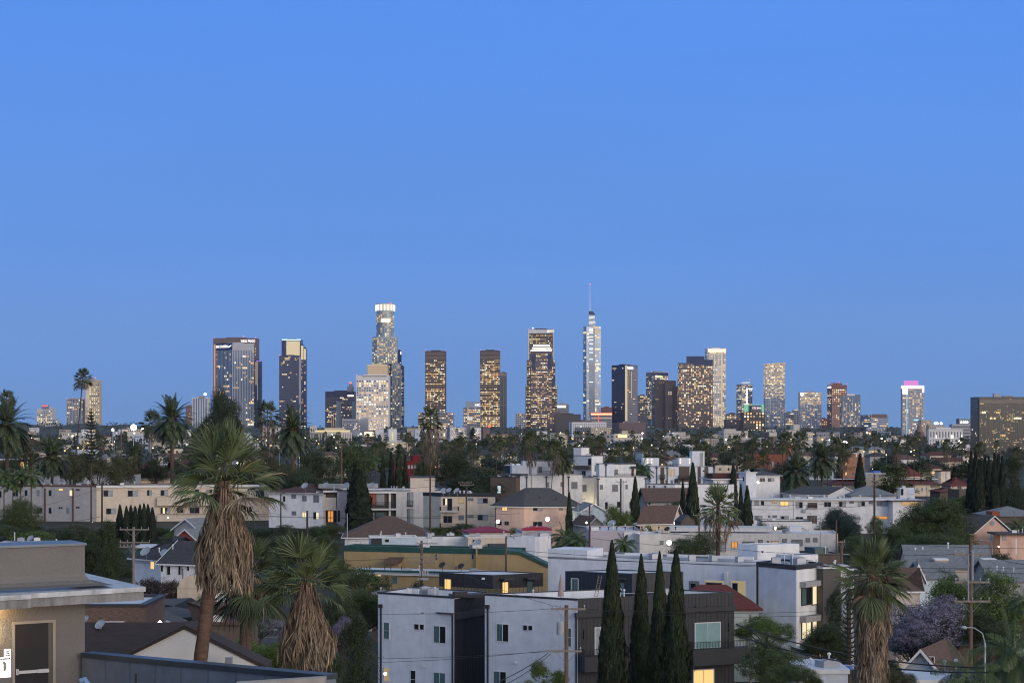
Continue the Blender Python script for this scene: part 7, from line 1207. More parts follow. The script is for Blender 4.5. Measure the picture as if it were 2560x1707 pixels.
pole(1552, 1196, 330, [(1204,1541,1567)], 'twin pole rising before the right white townhouse front, wooden one', .32, 'wood_dark', pins=3); pole(1558, 1200, 332, [], 'slim steel pole beside the wooden one before the townhouses', .2, 'metal_g'); pole(1748, 1288, 280, [(1287,1732,1764)], 'short pole with pale crossarm between the cypresses', .3, 'wood_pole', pins=3); pole(303, 1070, 650, [(1072,296,310),(1084,297,309)], 'brown distant pole under the bright sky lamp', .5, 'wood_pole', pins=2)
pole(2104, 1352, 200, [(1354,2084,2112)], 'short rusty pole left of the shaggy palm crown', .35, 'wood_pole', pins=2); pole(1876, 1535, 140, [], 'thin weathered pole in the trees right of the dark duplex', .18, 'wood_arm'); pole(457, 1420, 215, [], 'thin iron post before the white gabled wing', .12, 'wood_dark'); pole(2091, 1300, 300, [], 'plain brown post left of the pale treetop', .25, 'wood_pole'); pole(617, 1545, 80, [], 'thin dark post between the left palms', .08, 'wood_dark'); pole(868, 1283, 300, [], 'thin light steel mast before the brown hip roof', .14, 'metal_g')
def street_lamp(px, pt, D, arm, label, lit=0, twin=0):
    root = thing('street_lamp', label, 'street lamp', (X(px, D), D, 0)); z = Z(pt, D); x = X(px, D); mb = MB(); a = X(px+arm, D)-x
    mb.tube([(x,D,0),(x,D,z*.6),(x,D,z-.9)], [.1,.08,.06], 8); mb.tube([(x,D,z-.9),(x+a*.12,D,z-.35),(x+a*.5,D,z-.05),(x+a,D,z)], .035, 6); mb.build('post', M['metal_g'], root); h = MB(); h.lathe((x+a,D,z-.12), [(.05,0),(.16,.03),(.2,.1),(.08,.2)], 10); h.build('lamp_head', M['hot_lamp'] if lit else M['curtain'], root); return root
street_lamp(2052, 1283, 300, -26, 'curved street lamp before the long white apartment porch'); street_lamp(2480, 1349, 260, -30, 'curved street lamp in front of the pink gabled house'); street_lamp(2462, 1567, 105, -52, 'large curved street lamp right of the tall pole at the lower right'); street_lamp(1445, 1247, 360, 16, 'curved street lamp at the corner of the pink house roof')
# stadium flood mast and far lamps
def far_lamp(px, py, D, r, label, name='flood_mast', m='hot_lamp', h=None):
    root = thing(name, label, 'lamp', (X(px, D), D, 0)); mb = MB(); mb.tube([(X(px,D), D, 0), P(px, py, D)], .25*D/1500, 6); mb.build('post', M['metal_g'], root); l_ = MB(); l_.lathe(P(px, py, D)-V((0,0,r)), [(.1,0),(r*.8,r*.3),(r,r),(r*.8,r*1.7),(.1,2*r)], 10); l_.build('lamp_head', M[m], root)
far_lamp(334, 1068, 1500, 2.4, 'blazing stadium flood lamp on the left horizon'); far_lamp(282, 1074, 1500, 1.0, 'smaller bright lamp left of the stadium flood lamp'); far_lamp(356, 1071, 1700, .7, 'small white lamp right of the stadium flood lamp'); far_lamp(1224, 1065, 3000, 2.2, 'red signal lamp low on the right bronze tower', m='red_lamp', name='signal_lamp')
rl = random.Random(4); lampset = []
for i in range(150):
    D = rl.uniform(700, 2600); px = rl.uniform(60, 2420); py = HY+(H-rl.uniform(5, 16))/D*F; r_ = rl.uniform(.2, .42)*D/900; root = thing('street_lamp', None, 'street lamp', (X(px, D), D, 0), 'tiny glowing lamps among the belt trees'); mb = MB(); mb.tube([(X(px,D),D,0), P(px,py,D)], .1, 5); mb.build('post', M['metal_g'], root); l_ = MB(); l_.lathe(P(px,py,D)-V((0,0,r_)), [(.05,0),(r_,r_*.6),(r_,r_*1.4),(.05,2*r_)], 6); l_.build('lamp_head', rl.choice((M['white_lamp'], emi('amber_lamp', (1,.62,.2), 3), emi('amber_lamp', (1,.62,.2), 3), M['white_lamp'])), root); lampset.append((px, root))
def wire(a, b, label, sag=.5, r=.02, n=18):
    A_, B_ = P(*a), P(*b); mb = MB(); mid = []
    for i in range(n+1): t = i/n; q = A_.lerp(B_, t); q.z -= 4*sag*t*(1-t); mid.append(q)
    mb.tube(mid, r, 4, cap=False); o = mb.build('power_line', M['metal_d'], None); tag(o, label, 'power line', 'overhead power lines'); return o
W = wire
W((300,1323,190),(-20,1312,200),'upper power line from the pale three-armed pole to the left edge',.4,.03); W((305,1356,190),(-20,1345,200),'middle power line from the pale three-armed pole to the left edge',.4,.03); W((1012,1393,215),(374,1356,190),'long power line between the pale three-armed pole and the transformer-rack pole',1.0,.022)
W((1094,1393,215),(1416,1521,112),'sagging line from the transformer-rack pole to the near pole',.6,.014); W((1370,1395,160),(2600,1420,200),'dark line crossing the long blue-white building, upper',.3,.022); W((1300,1388,160),(2600,1433,200),'dark line crossing the long blue-white building, second',.3,.022); W((1290,1375,170),(1900,1405,180),'dark line crossing the long blue-white building, third',.2,.02)
W((1378,1521,112),(760,1530,110),'pale line running left from the near pole past the white duplex',.2,.012); W((1464,1521,112),(2384,1502,118),'pale line running right from the near pole to the lower right pole',.5,.012); W((1464,1523,112),(2384,1504,118),'second pale line beside it running to the lower right pole',.7,.012); W((1364,1626,112),(640,1655,105),'low line from the near pole crossing the duplex wall',.3,.012); W((1364,1628,112),(640,1645,105),'second low line crossing the duplex wall',.2,.012); W((1370,1632,112),(1200,1720,100),'thick service cable dropping left from the near pole',.2,.03); W((1376,1634,112),(1230,1725,100),'second service cable dropping left from the near pole',.2,.025)
W((2384,1385,118),(1700,1355,160),'upper line running left from the lower right pole',.5,.016); W((2468,1385,118),(2640,1410,110),'upper line running right from the lower right pole',.3,.016); W((2474,1502,118),(2640,1535,110),'line running right from the lower right pole',.3,.016); W((1840,1560,112),(2460,1668,95),'thick dark cable sagging through the bottom right trees',.6,.04); W((1850,1590,112),(2470,1680,95),'second thick dark cable sagging through the bottom right trees',.6,.04)
W((255,1204,440),(700,1285,410),'thin line from the dark corner pole to the right',.6,.03); W((240,1224,440),(-20,1290,430),'thin line from the dark corner pole to the left',.6,.03); W((255,1290,440),(-20,1325,430),'lower thin line from the dark corner pole to the left',.6,.045); W((700,1232,410),(1166,1207,385),'thin line over the balcony apartment',.6,.03); W((620,1287,380),(1240,1290,380),'lower line across the balcony apartment',.6,.04); W((620,1290,380),(1300,1283,380),'second lower line across the balcony apartment',.5,.03)
W((1474,1278,300),(1265,1345,225),'line from the thin dark pole to the coil-bracket pole',.5,.02); W((1552,1204,330),(1474,1280,300),'line dropping from the wooden townhouse pole to the corner pole',.4,.02); W((1474,1300,300),(1760,1340,280),'line across the mauve-grey apartment wall',.4,.03); W((1480,1345,280),(2100,1385,250),'line across the weathered apartments',.5,.025); W((1860,1262,340),(2186,1250,330),'upper line across the long white apartment',.4,.03); W((1860,1272,340),(2186,1262,330),'lower line across the long white apartment',.4,.03); W((2186,1186,330),(2600,1215,330),'line right from the stacked-crossarm pole',.5,.025); W((2250,1358,200),(2640,1370,190),'line before the gambrel roof',.2,.02)
# ---------------------------------------------------------------- dark and white duplex pair in the foreground
sid = mat('dark_seam_siding', (.024,.024,.027), .6, .12, 1.0); sidn = mat('navy_seam_siding', (.018,.024,.036), .55, .12, 1.0); sidb = mat('brown_grey_seam_siding', (.042,.042,.044), .6, .12, 1.0)
def seams(o, s, x0, x1, y0, y1, step=.42, m=None, off=.03, base=0.0):
    f = o.L if s == 'L' else o.R; u0, z1 = f.hit(x0, y0); u1, z0 = f.hit(x1, y1); mb = MB(); u = u0+step
    while u < u1-.05: f.box(mb, u-.018, u+.018, z0, z1, base, base+off); u += step
    q = mb.build('standing_seam', m or M['trim_d'], o.root); q['kind'] = 'stuff'; return q
D1 = bld('white-walled duplex with a black side wall and roof terrace, left unit', (945,1135,1215), 1492, 176, 'cool_shaded_white', dl=5, dr=5.6, par=.9, roofm='gravel', trim='trim_d', edge=.12)
slabb(D1, 1135.6, 1214, 1497, 1760, sid, .05, s='R', name='black_side_wall'); seams(D1, 'R', 1137, 1213, 1497, 1750, .45, base=.05)
wins(D1, [(960,973,1555,1596,'t'),(1036,1047,1559,1573,'d'),(1050,1060,1560,1573,'d')], s='L', fm='frame_w', split=0); win(D1, 1085, 1114, 1564, 1607, 'td', 'frame_w', s='L', split=1); win(D1, 1085, 1113, 1680, 1740, 't', 'frame_w', s='L', split=1); win(D1, 961, 972, 1668, 1702, 'dim', 'frame_w', s='L', split=0); win(D1, 1027, 1039, 1675, 1720, 'd', 'frame_w', s='L', split=-1)
slabb(D1, 960, 973, 1575, 1576.5, 'trim_w', .08, s='L', name='window_bar', off=.02)
pipe(D1, 953, 1518, 1740, 'trim_d', .13, 'L', 1); pipe(D1, 1132, 1535, 1740, 'trim_d', .13, 'L'); slabb(D1, 1094, 1134.5, 1529, 1534, 'trim_d', .35, s='L', name='gutter'); slabb(D1, 1135.5, 1213, 1529, 1534, 'trim_d', .4, s='R', name='gutter')
slabb(D1, 1058, 1063, 1662, 1667, 'trim_w', .2, s='L', name='vent_hood'); slabb(D1, 1044, 1047, 1529, 1532, 'trim_w', .15, s='L', name='vent_hood'); slabb(D1, 1054, 1059, 1530, 1531.5, 'trim_d', .15, s='L', name='vent_hood'); dot(D1.root, 963, 1683, 175.5, .14, M['white_lamp'], 'string_lamp')
T1 = bld('black metal-clad rooftop stair house on the left duplex unit', (1098,1232,1358), 1437, 186, sid, dl=3, dr=3, par=.12, roofm='roof_w', zb=9.0); seams(T1, 'L', 1100, 1231, 1439, 1500, .42); seams(T1, 'R', 1233, 1357, 1439, 1500, .45)
win(T1, 1112, 1128, 1447, 1480, 'w', 'frame_d', s='L', split=0); win(T1, 1256, 1270, 1455, 1482, 'w', 'frame_d', s='R', split=0); win(T1, 1318, 1331, 1453, 1480, 't', 'frame_d', s='R', split=0); slabb(T1, 1250, 1276, 1445, 1448, 'trim_d', .9, s='R', name='door_canopy'); slabb(T1, 1310, 1338, 1443, 1446, 'trim_d', .9, s='R', name='door_canopy'); slabb(T1, 1207, 1212, 1443, 1448, 'trim_w', .25, s='L', name='flood_lamp')
D2_ = bld('white-walled duplex with a brown-grey seamed front and balconies, right unit', (1212,1444,1835), 1497, 168, 'cool_shaded_white', dl=5, dr=6.5, par=1.0, roofm='gravel', trim='trim_d', edge=.12)
slabb(D2_, 1444.6, 1835, 1500, 1760, sidb, .05, s='R', name='seamed_front'); seams(D2_, 'R', 1446, 1834, 1500, 1750, .40, base=.05)
win(D2_, 1242, 1271, 1559, 1603, 'td', 'frame_w', s='L', split=1); wins(D2_, [(1308,1318,1562,1575,'d'),(1321,1331,1563,1575,'d')], s='L', fm='frame_w', split=0); win(D2_, 1420, 1428, 1570, 1615, 't', 'frame_w', s='L', split=-1); win(D2_, 1235, 1265, 1677, 1740, 'td', 'frame_w', s='L', split=1)
pipe(D2_, 1220, 1520, 1740, 'trim_d', .13, 'L', 1); pipe(D2_, 1441, 1540, 1740, 'trim_d', .12, 'L'); slabb(D2_, 1436, 1585, 1531, 1536, 'trim_d', .4, s='R', name='gutter'); slabb(D2_, 1706, 1836, 1518, 1524, 'trim_d', .4, s='R', name='gutter'); slabb(D2_, 1286, 1291, 1653, 1658, 'trim_w', .2, s='L', name='vent_hood')
def bump(x0, x1, y0, y1, st, fm='frame_w', split=1):
    w_ = win(D2_, x0, x1, y0, y1, st, fm, s='R', split=split, out=.16); return w_
ST['t2'] = ('teal2','teal2'); M['teal2'] = mat('teal_blind', (.22,.36,.34), .5, .1, 1); bump(1737, 1798, 1558, 1616, 't2'); bump(1487, 1512, 1569, 1632, 'bd'); bump(1733, 1782, 1675, 1740, 'w')
for x0, x1, yr, ys, yb in ((1447,1508,1620,1634,1672),(1716,1865,1602,1613,1652)):
    b = balcony(D2_, x0, x1, yr, ys, yb, dep=1.3, s='R', pm=sidb)
balcony(D2_, 1560, 1610, 1614, 1626, 1632, dep=1.0, s='R', pm=sidb)
slabb(D2_, 1820, 1825, 1556, 1576, 'trim_d', .2, s='R', name='wall_light'); slabb(D2_, 1458, 1463, 1573, 1595, 'trim_d', .2, s='R', name='wall_light')
for x in (1739, 1766, 1797): slabb(D2_, x-3, x+3, 1514, 1517, 'trim_d', .35, s='R', name='downlight')
T2 = bld('navy and brown metal-clad rooftop stair house on the right duplex unit', (1413,1579,1708), 1433, 177, sidn, dl=3, dr=2, par=.12, roofm='roof_w', zb=9.0); slabb(T2, 1579.5, 1708, 1432, 1520, sidb, .04, s='R', name='brown_side'); seams(T2, 'L', 1415, 1578, 1433, 1490, .42); seams(T2, 'R', 1581, 1707, 1433, 1500, .42, base=.04)
win(T2, 1429, 1445, 1446, 1482, 't', 'frame_w', s='L', split=0); win(T2, 1549, 1561, 1456, 1488, 't', 'frame_d', s='L', split=0); slabb(T2, 1546, 1568, 1443, 1447, 'trim_d', .8, s='L', name='door_canopy')
slabb(T2, 1579.5, 1708, 1432, 1760, sidb, .10, s='R', name='tall_bay', off=.04) if 0 else None
lad = MB(); 
for dx_ in (0, 8): lad.tube([P(1486+dx_, 1490, 173.4), P(1497+dx_, 1437, 174.2)], .03, 5)
for i in range(8): t = i/8; a = P(1486+11*t, 1490-53*t, 173.4); lad.tube([a, a+V((.31,0,0))], .02, 4)
tag(lad.build('ladder', M['wood_arm'], None), 'thin ladder leaning on the navy rooftop stair house', 'ladder')
um = thing('parasol', 'closed pink-beige parasol standing on the duplex roof terrace', 'parasol', (X(1402,172), 172, Z(1492,172))); mb = MB(); c = P(1402,1490,172); mb.lathe(c, [(.30,0),(.30,.1),(.25,.5),(.20,1.1),(.11,1.6),(.03,1.95)], 12); mb.build('canopy', mat('parasol_cloth', (.34,.24,.22), .9, .15, 4), um); mb = MB(); mb.tube([c-V((0,0,.25)), c+V((0,0,2.05))], .03, 6); mb.build('pole', M['metal_d'], um)
box_ = MB(); f = T1.L; box_.box((X(1165,178), 178, Z(1488,178)), (3.2, 1.4, .35), 0, .3); box_.box((X(1150,176.5), 176.6, Z(1484,176.6)), (1.3, .9, .5), 0, .3); tag(box_.build('air_conditioner', M['metal_d'], None), 'low dark air conditioner on the left duplex roof', 'air conditioner')
# ---------------------------------------------------------------- grey clad shed behind the trees
bld('dark grey box beyond the trees left of the duplex', (None,930,960), 1492, 215, 'brown', dl=6, dr=0, par=.1)
# ---------------------------------------------------------------- left foreground: stucco stair tower with canopy and door
sg = stucco('foreground_stucco', (.16,.148,.138), .08, .06, .6)
S = bld('grey-beige stucco stair tower with projecting concrete canopy and exit door, nearest at the left', (None,-160,212), 1500, 53, stucco('foreground_stucco', (.16,.148,.138), .08, .06, .6), dl=4, dr=2.3, par=0, zb=15.0)
root = S.root; f = S.R
up = MB(); 
def fy(x, y): return f.hit(x, y)
# upper block, flared foot, canopy slab
u0 = f.hit(-160, 0)[0]; u1 = f.hit(212, 0)[0]; zt = f.hit(212, 1362)[1]; zc = f.hit(212, 1449)[1]; zm = f.hit(212, 1432)[1]; zs = f.hit(212, 1462)[1]
prof = [(-.0, zt), (0, zm), (.03, zm-.08), (.12, zm-.2), (.32, zm-.3), (.75, zs+.03)]
for (o0, z0), (o1, z1) in zip(prof, prof[1:]):
    a, b = f.at(u0, z0, o0-.001), f.at(u1+o0*.9, z0, o0-.001); c, d = f.at(u1+o1*.9, z1, o1-.001), f.at(u0, z1, o1-.001); up.face([d, c, b, a])
    e, g_ = f.at(u1+o0*.9, z0, -1.5), f.at(u1+o1*.9, z1, -1.5); up.face([c, g_, e, b])
up.build('upper_wall', sg, root)
tp = MB(); tp.hexa([f.at(u0,zt,.06), f.at(u1+.04,zt,.06), f.at(u1+.04,zt,-1.5), f.at(u0,zt,-1.5), f.at(u0,zt+.07,.06), f.at(u1+.04,zt+.07,.06), f.at(u1+.04,zt+.07,-1.5), f.at(u0,zt+.07,-1.5)]); tp.build('metal_coping', mat('metal_coping', (.10,.12,.15), .4, .1, metal=.5), root)
cz1 = f.hit(343, 1460)[1]; cz0 = f.hit(343, 1491)[1]; ue = f.hit(343, 0)[0]; ul = f.hit(43, 0)[0]
cn = MB(); pts0 = [f.at(u0, 0, 1.6), f.at(ul-.02, 0, 1.5), f.at(ul, 0, 1.3), f.at(ue-.1, 0, .9), f.at(ue-.1, 0, -5), f.at(u0, 0, -5)]
cn.prism([(p.x, p.y) for p in pts0], cz0-.02, cz1-.1); cn.build('canopy_slab', mat('canopy_concrete', (.19,.185,.18), .9, .45, 1.1, streak=.35, stretch=(2,2,.7), bump=.3), root)
cs = MB(); g2 = [f.at(u0, 0, 1.65), f.at(ul-.02, 0, 1.55), f.at(ul, 0, 1.36), f.at(ue-.06, 0, .95), f.at(ue-.06, 0, -5.05), f.at(u0, 0, -5.05)]; cs.prism([(p.x, p.y) for p in g2], cz1-.14, cz1); cs.build('canopy_flashing', mat('flashing_metal', (.40,.41,.42), .45, .4, 2, metal=.1), root)
# door
x0, x1, y0 = 37, 120, 1560
fr_ = MB(); ua, za = f.hit(x0, y0); ub, _ = f.hit(x1+12, y0); zb_ = za-2.3
f.box(fr_, ua-.08, ub+.08, za, za+.08, -.01, .03); f.box(fr_, ua-.08, ua, zb_, za, -.01, .03); f.box(fr_, ub, ub+.08, zb_, za, -.01, .03); fm_ = fr_.build('door_frame', mat('door_frame_paint', (.27,.24,.20), .6, .05), root)
dr_ = MB(); f.box(dr_, ua, ub-.14, zb_, za, .0, .012); dd = dr_.build('door', mat('door_paint', (.018,.017,.018), .7, .15, 1.5), root)
rv = MB(); f.box(rv, ub-.14, ub, zb_, za, .0, .006); rv.build('door_reveal', mat('door_reveal_paint', (.09,.08,.07), .7, .05), fm_)
hb = MB(); uh, zh = f.hit(40, 1679); ue2, _ = f.hit(120, 1674); f.box(hb, uh, ue2, zh-.05, zh+.04, .05, .10); f.box(hb, uh-.02, uh+.06, zh-.08, zh+.09, .012, .1); f.box(hb, ue2-.35, ue2, zh-.06, zh+.05, .04, .12); hb.build('push_bar', mat('brushed_steel', (.55,.56,.58), .3, .05, metal=.7), dd)
# signs: small notice and evacuation plan
def plate(xa, xb, ya, yb, m, name, off=.012): 
    mb = MB(); ua_, z1_ = f.hit(xa, ya); ub_, z0_ = f.hit(xb, yb); f.box(mb, ua_, ub_, z0_, z1_, .002, off); return mb.build(name, m, root)
wp = mat('sign_white', (.15,.14,.125), .6, .04); ink = mat('sign_ink', (.05,.05,.05), .6, 0)
pa = plate(10, 27, 1622, 1641, wp, 'notice_sign'); [sign(pa, t_, f, a, b, c, d, ink, .014, 'lettering') for t_, a, b, c, d in (('EXIT', 15, 23, 1625, 1628.4), ('STAIR', 14.5, 23.5, 1629.6, 1633), ('DOWN', 13, 25, 1634.6, 1638))]
pb_ = plate(-2, 27, 1643, 1691, wp, 'evacuation_plan'); sign(pb_, 'EVACUATION PLAN', f, 0, 25, 1644.5, 1646.8, ink, .014, 'lettering')
pl = MB()
for (a, b, c, d) in ((7,13,1652,1658),(8,11,1658,1668),(11,16,1656,1672),(8,14,1668,1676)): ua_, z1_ = f.hit(a, c); ub_, z0_ = f.hit(b, d); f.box(pl, ua_, ub_, z0_, z1_, .012, .016)
pl.build('plan_drawing', mat('plan_grey', (.30,.29,.22), .7, 0), pb_)
lt = MB(); lt.box(f.at(f.hit(-22,0)[0], f.hit(0,1575)[1], .10), (.1,.14,.45)); lt.build('wall_light', M['hot_lamp'], root)
for y, e in ((1522, 30), (1600, 7)):
    l = bpy.data.lights.new('lamp_glow', 'POINT'); l.energy = e; l.color = (1,.62,.22); l.shadow_soft_size = .06; lo = bpy.data.objects.new('lamp_glow', l); COL.objects.link(lo); uu, zz = f.hit(-14, y); lo.location = f.at(uu, zz, .34)
# ---------------------------------------------------------------- roof parapet of the same building running right
pf = thing('roof_parapet', 'long blue-grey metal-capped roof parapet crossing the bottom left', 'parapet', (X(212,52), 52, 15)); a = P(205,1630,55); b = P(815,1686,47); b.z = Z(1686,47); fr2 = Frm((a.x,a.y), (b.x,b.y))
mb = MB(); n_ = fr2.n; mb.hexa([V((a.x,a.y,15)), V((b.x,b.y,15)), V((b.x,b.y,15))-n_*.35, V((a.x,a.y,15))-n_*.35, a-V((0,0,.12)), b-V((0,0,.12)), b-n_*.35-V((0,0,.12)), a-n_*.35-V((0,0,.12))]); mb.build('wall', mat('bluegrey_membrane', (.125,.145,.17), .7, .15, 1.2, streak=.25, bump=.2), pf)
mb = MB(); mb.hexa([a+n_*.05-V((0,0,.14)), b+n_*.05-V((0,0,.14)), b-n_*.4-V((0,0,.14)), a-n_*.4-V((0,0,.14)), a+n_*.05, b+n_*.05, b-n_*.4, a-n_*.4]); mb.build('metal_cap', mat('dark_metal_cap', (.045,.055,.065), .4, .1, metal=.3), pf)
mb = MB()
for i in range(1, 9): q = a.lerp(b, i/9.0); mb.obox(V((q.x,q.y,15))+n_*.002, fr2.u*.02, n_*.015, V((0,0,q.z-15-.16)))
mb.build('membrane_seam', mat('seam_dark', (.09,.10,.12), .7, .1), pf)
mb = MB(); q = P(366,1665,53); mb.tube([q-V((0,1.5,3)), q-V((0,1.5,0))], .035, 8); tag(mb.build('iron_post', M['metal_d'], None), 'short dark iron post before the blue-grey parapet', 'post')
o = thing('parapet_return', 'beige parapet corner piece at the bottom edge under the second large palm', 'parapet', (X(815,46), 46, 15)); mb = MB(); c0 = V((b.x, b.y, 0)); c1 = V((X(590,43.5), 43.5, 0)); nn = V((0,-1,0)); zt_ = b.z-.02
mb.hexa([V((c1.x,c1.y-.1,15)), V((c0.x+.02,c0.y-.35,15)), V((c0.x+.02,c0.y,15)), V((c1.x,c1.y+.25,15)), V((c1.x,c1.y-.1,Z(1706,43.5))), V((c0.x+.02,c0.y-.35,zt_)), V((c0.x+.02,c0.y,zt_)), V((c1.x,c1.y+.25,Z(1706,43.5)))]); mb.build('wall', mat('beige_parapet', (.27,.25,.22), .85, .15, 1.5), o)
mb = MB(); q = P(233,1690,51); mb.tube([q+V((-.12,-1,0)), q+V((.0,-1,.05)), q+V((.06,-1,-.05)), q+V((.06,-1,-.6))], .09, 10); tag(mb.build('roof_drain', mat('blue_pipe', (.15,.25,.4), .5), None), 'small blue curved drain pipe at the bottom left before the parapet', 'pipe')
# ---------------------------------------------------------------- houses just behind the parapet
H1 = bld('house with a brown shingle roof and white gable wall behind the parapet, palm trunk before it', (None,262,662), 1668, 70, stucco('white_gable', (.60,.57,.52), .1, .05), dl=1.4, dr=0, roof='gable', axis='v', roofm=mat('brown_shingle_near', (.042,.031,.028), .95, .3, 6, stretch=(.3,.3,6), bump=.3), h=1.55, ov=.08, trim=None, zb=10)
H1b = bld('brown shingle roof slope left of the white gable wall', (None,100,455), 1655, 71.6, 'beige', dl=6, dr=0, roof='gable', axis='u', roofm=mat('brown_shingle_near'), h=1.15, ov=.2, trim='trim_d', zb=10)
vent(H1, 418, 1556, 78, .5, .08, 'metal_g'); lp_ = MB(); lp_.lathe(P(400,1557,80), [(.02,0),(.09,.05),(.02,.12)], 8); lp_.build('security_lamp', M['hot_lamp'], H1.root); dish(H1b, 252, 1562, 74, .24, m='metal_g'); dish(H1b, 214, 1548, 75, .18, m='metal_g')
mb = MB(); mb.box(P(572,1655,69), (.25,.3,.4)); mb.build('vent_box', M['metal_g'], H1.root)
wd = mat('weathered_shingle_cladding', (.20,.135,.105), .95, .5, 3.2, col2=(.055,.035,.028), stretch=(1.2,1.2,9)); Cl = bld('box with weathered brown wood cladding and a curtained teal window', (None,130,363), 1512, 88, wd, dl=5, dr=0, par=.1, roofm='roof_w', trim='trim_d', edge=.08, zb=8); win(Cl, 259, 307, 1556, 1577, 't', 'frame_w', s='R', split=0); [vent(Cl, x, y, 90, .4, .03, 'white_pipe', 0) for x, y in ((217,1496),(226,1496),(247,1494))]
slabb(Cl, 130, 300, 1577, 1592, M['trim_w'], 1.6, s='R', name='lower_gutter', off=1.45)
bld('dark charcoal roof right of the wood-clad box', (None,365,450), 1562, 100, 'brown', dl=7, dr=2, roof='gable', roofm='roof_char', h=.9, ov=.3, zb=6); bld('second dark charcoal roof behind the palm trunk', (None,372,540), 1548, 118, 'grey', dl=8, dr=2, roof='hip', roofm='roof_char', h=.8, ov=.3, zb=5)
o = bld('low brown roof with a white air unit between the palm trunks', (None,500,600), 1556, 112, 'brown', dl=8, dr=0, roof='hip', roofm='roof_brown', h=.8, ov=.3); mb = MB(); mb.box(P(546,1545,109), (.55,.4,.38)); mb.build('air_unit', M['trim_w'], o.root)
# ---------------------------------------------------------------- ground and labels of the repeats
autotags = tags
gm = MB(); gm.face([(-2450,-300,0),(2450,-300,0),(2450,6150,0),(-2450,6150,0)]); tag(gm.build('ground', mat('ground_soil', (.030,.030,.022), .95, .4, .05)), kind='structure')
for (x0, x1, y0, y1) in ((-400,400,214,226),(-600,600,300,309)):
    m_ = MB(); m_.face([(x0,y0,.004),(x1,y0,.004),(x1,y1,.004),(x0,y1,.004)]); tag(m_.build('road', mat('asphalt', (.05,.05,.053), .9, .2, .3)), kind='structure')
    k_ = MB(); k_.box(((x0+x1)/2, y1+1.2, .06), (x1-x0, 2.2, .12)); tag(k_.build('pavement', mat('pavement_concrete', (.25,.25,.24), .9, .2, .5)), kind='structure')
    l_ = MB()
    for i in range(int((x1-x0)/9)): l_.face([(x0+i*9,(y0+y1)/2-.07,.009),(x0+i*9+3,(y0+y1)/2-.07,.009),(x0+i*9+3,(y0+y1)/2+.07,.009),(x0+i*9,(y0+y1)/2+.07,.009)])
    tag(l_.build('road_marking', mat('road_paint', (.6,.5,.1), .8, .1)), kind='structure')
LM = [(60,'far left edge'),(112,'small red-lit tower'),(187,'broad pale grey tower'),(232,'tall cream tower'),(300,'gap right of the cream tower'),(334,'stadium floodlight'),(430,'large dark date palm'),(498,'squat finned blue block'),(560,'finned bank tower'),(645,'purple-edged tower'),(725,'plain navy tower'),(790,'gap right of the navy tower'),(850,'low dark beaconed tower'),(930,'white gridded block'),(985,'round-topped tower'),(1035,'gap right of the round-topped tower'),(1088,'left bronze tower'),(1150,'gap between the bronze towers'),(1225,'right bronze tower'),(1300,'small blue-grey block'),(1352,'stepped brown tower'),(1420,'dark brown banded block'),(1480,'icy spired tower'),(1525,'red neon band'),(1562,'gold-striped tower'),(1605,'mauve brick box'),(1645,'rose brown tower'),(1700,'left side of the blue-boxed tower'),(1750,'right side of the blue-boxed tower'),(1795,'white-crowned tower'),(1840,'large cream hotel'),(1885,'green-turreted block'),(1936,'tall golden-topped tower'),(1985,'tower-topped pale block'),(2025,'circle-sign tower'),(2070,'red stone tower'),(2125,'teal tower'),(2190,'honeycomb block'),(2240,'gap before the pink-crowned tower'),(2281,'pink-crowned tower'),(2320,'church tower'),(2365,'grand white hotel'),(2405,'white hotel wing'),(2440,'left edge of the dark slab'),(2500,'dark slab'),(2550,'right frame edge')]
def near(px): return min(LM, key=lambda a: abs(a[0]-px))[1]
ORD = ['first','second','third','fourth','fifth','sixth','seventh','eighth','ninth','tenth','eleventh','twelfth','thirteenth','fourteenth','fifteenth','sixteenth']
def autolabel(items, fmt):
    """items: (photo column, root, description)"""
    g = {}
    for px, r, d in items: g.setdefault((d, near(px)), []).append((px, r))
    for (d, k), L2 in g.items():
        L2.sort(key=lambda a: a[0])
        for i, (px, r) in enumerate(L2): r['label'] = (fmt % (d, k)) + ('' if len(L2) == 1 else ', %s from left there' % ORD[min(i, 15)])
def dist(D): return 'street-side' if D < 450 else 'nearer' if D < 800 else 'small' if D < 1300 else 'tiny'
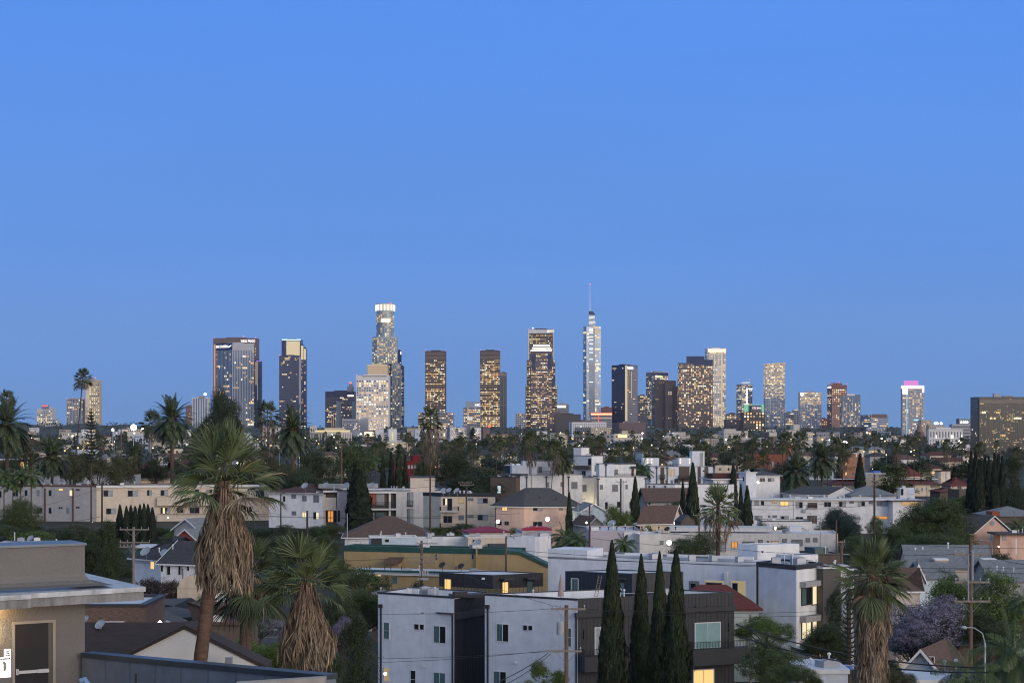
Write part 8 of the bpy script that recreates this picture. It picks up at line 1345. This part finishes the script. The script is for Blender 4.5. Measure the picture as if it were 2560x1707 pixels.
autolabel([(x, r, 'tiny lamp') for x, r in lampset], '%s glowing below the %s'); autolabel([(x, r, dist(r.location.y)) for x, r in belt], '%s belt palm below the %s'); autolabel([(x, r, dist(r.location.y)) for x, r in tb], '%s dark belt tree below the %s')
autolabel([(h[0], h[6].root, '%s %s house with %s' % ('small', h[3], {'flat':'flat roof','hip':'hip roof','gable':'gable roof'}[h[4]])) for h in small_houses], '%s below the %s')
cy = {}
for r, px, py, D, k in allplants:
    if k == 'cypress' and not r.get('label'): cy.setdefault(r['group'], []).append((px, r))
for g, L2 in cy.items():
    L2.sort(key=lambda a: a[0])
    for i, (px, r) in enumerate(L2): r['label'] = '%s from the left in the %s' % (ORD[i], g)

kn = dict(white='white', cream='cream', warmw='off-white', sand='sand-coloured', bluew='bluish white', clay='clay-brown')
autolabel([(x, r, kn[k]) for x, r, k in tags], 'distant %s box house below the %s')
for o_ in bpy.data.objects:
    l_ = o_.get('label')
    if l_ and len(l_.split()) > 16: o_['label'] = ' '.join(l_.replace(' of the ', ' of ').replace(' below the ', ' below ').replace(' with the ', ' with ').split()[:16])

hz = bpy.data.meshes.new('haze'); X0, X1, Y0, Y1, Z0, Z1 = -2500, 2500, -400, 6200, -1, 420
hz.from_pydata([(X0,Y0,Z0),(X1,Y0,Z0),(X1,Y1,Z0),(X0,Y1,Z0),(X0,Y0,Z1),(X1,Y0,Z1),(X1,Y1,Z1),(X0,Y1,Z1)], [], [(3,2,1,0),(4,5,6,7),(0,1,5,4),(1,2,6,5),(2,3,7,6),(3,0,4,7)])
hm_ = bpy.data.materials.new('haze'); hm_.use_nodes = True; t_ = hm_.node_tree; t_.nodes.clear(); o_ = t_.nodes.new('ShaderNodeOutputMaterial'); v_ = t_.nodes.new('ShaderNodeVolumePrincipled')
v_.inputs['Color'].default_value = (.80,.88,1,1); v_.inputs['Density'].default_value = .000013; t_.links.new(v_.outputs[0], o_.inputs['Volume']); hz.materials.append(hm_); ho = bpy.data.objects.new('haze', hz); COL.objects.link(ho); tag(ho, kind='stuff')
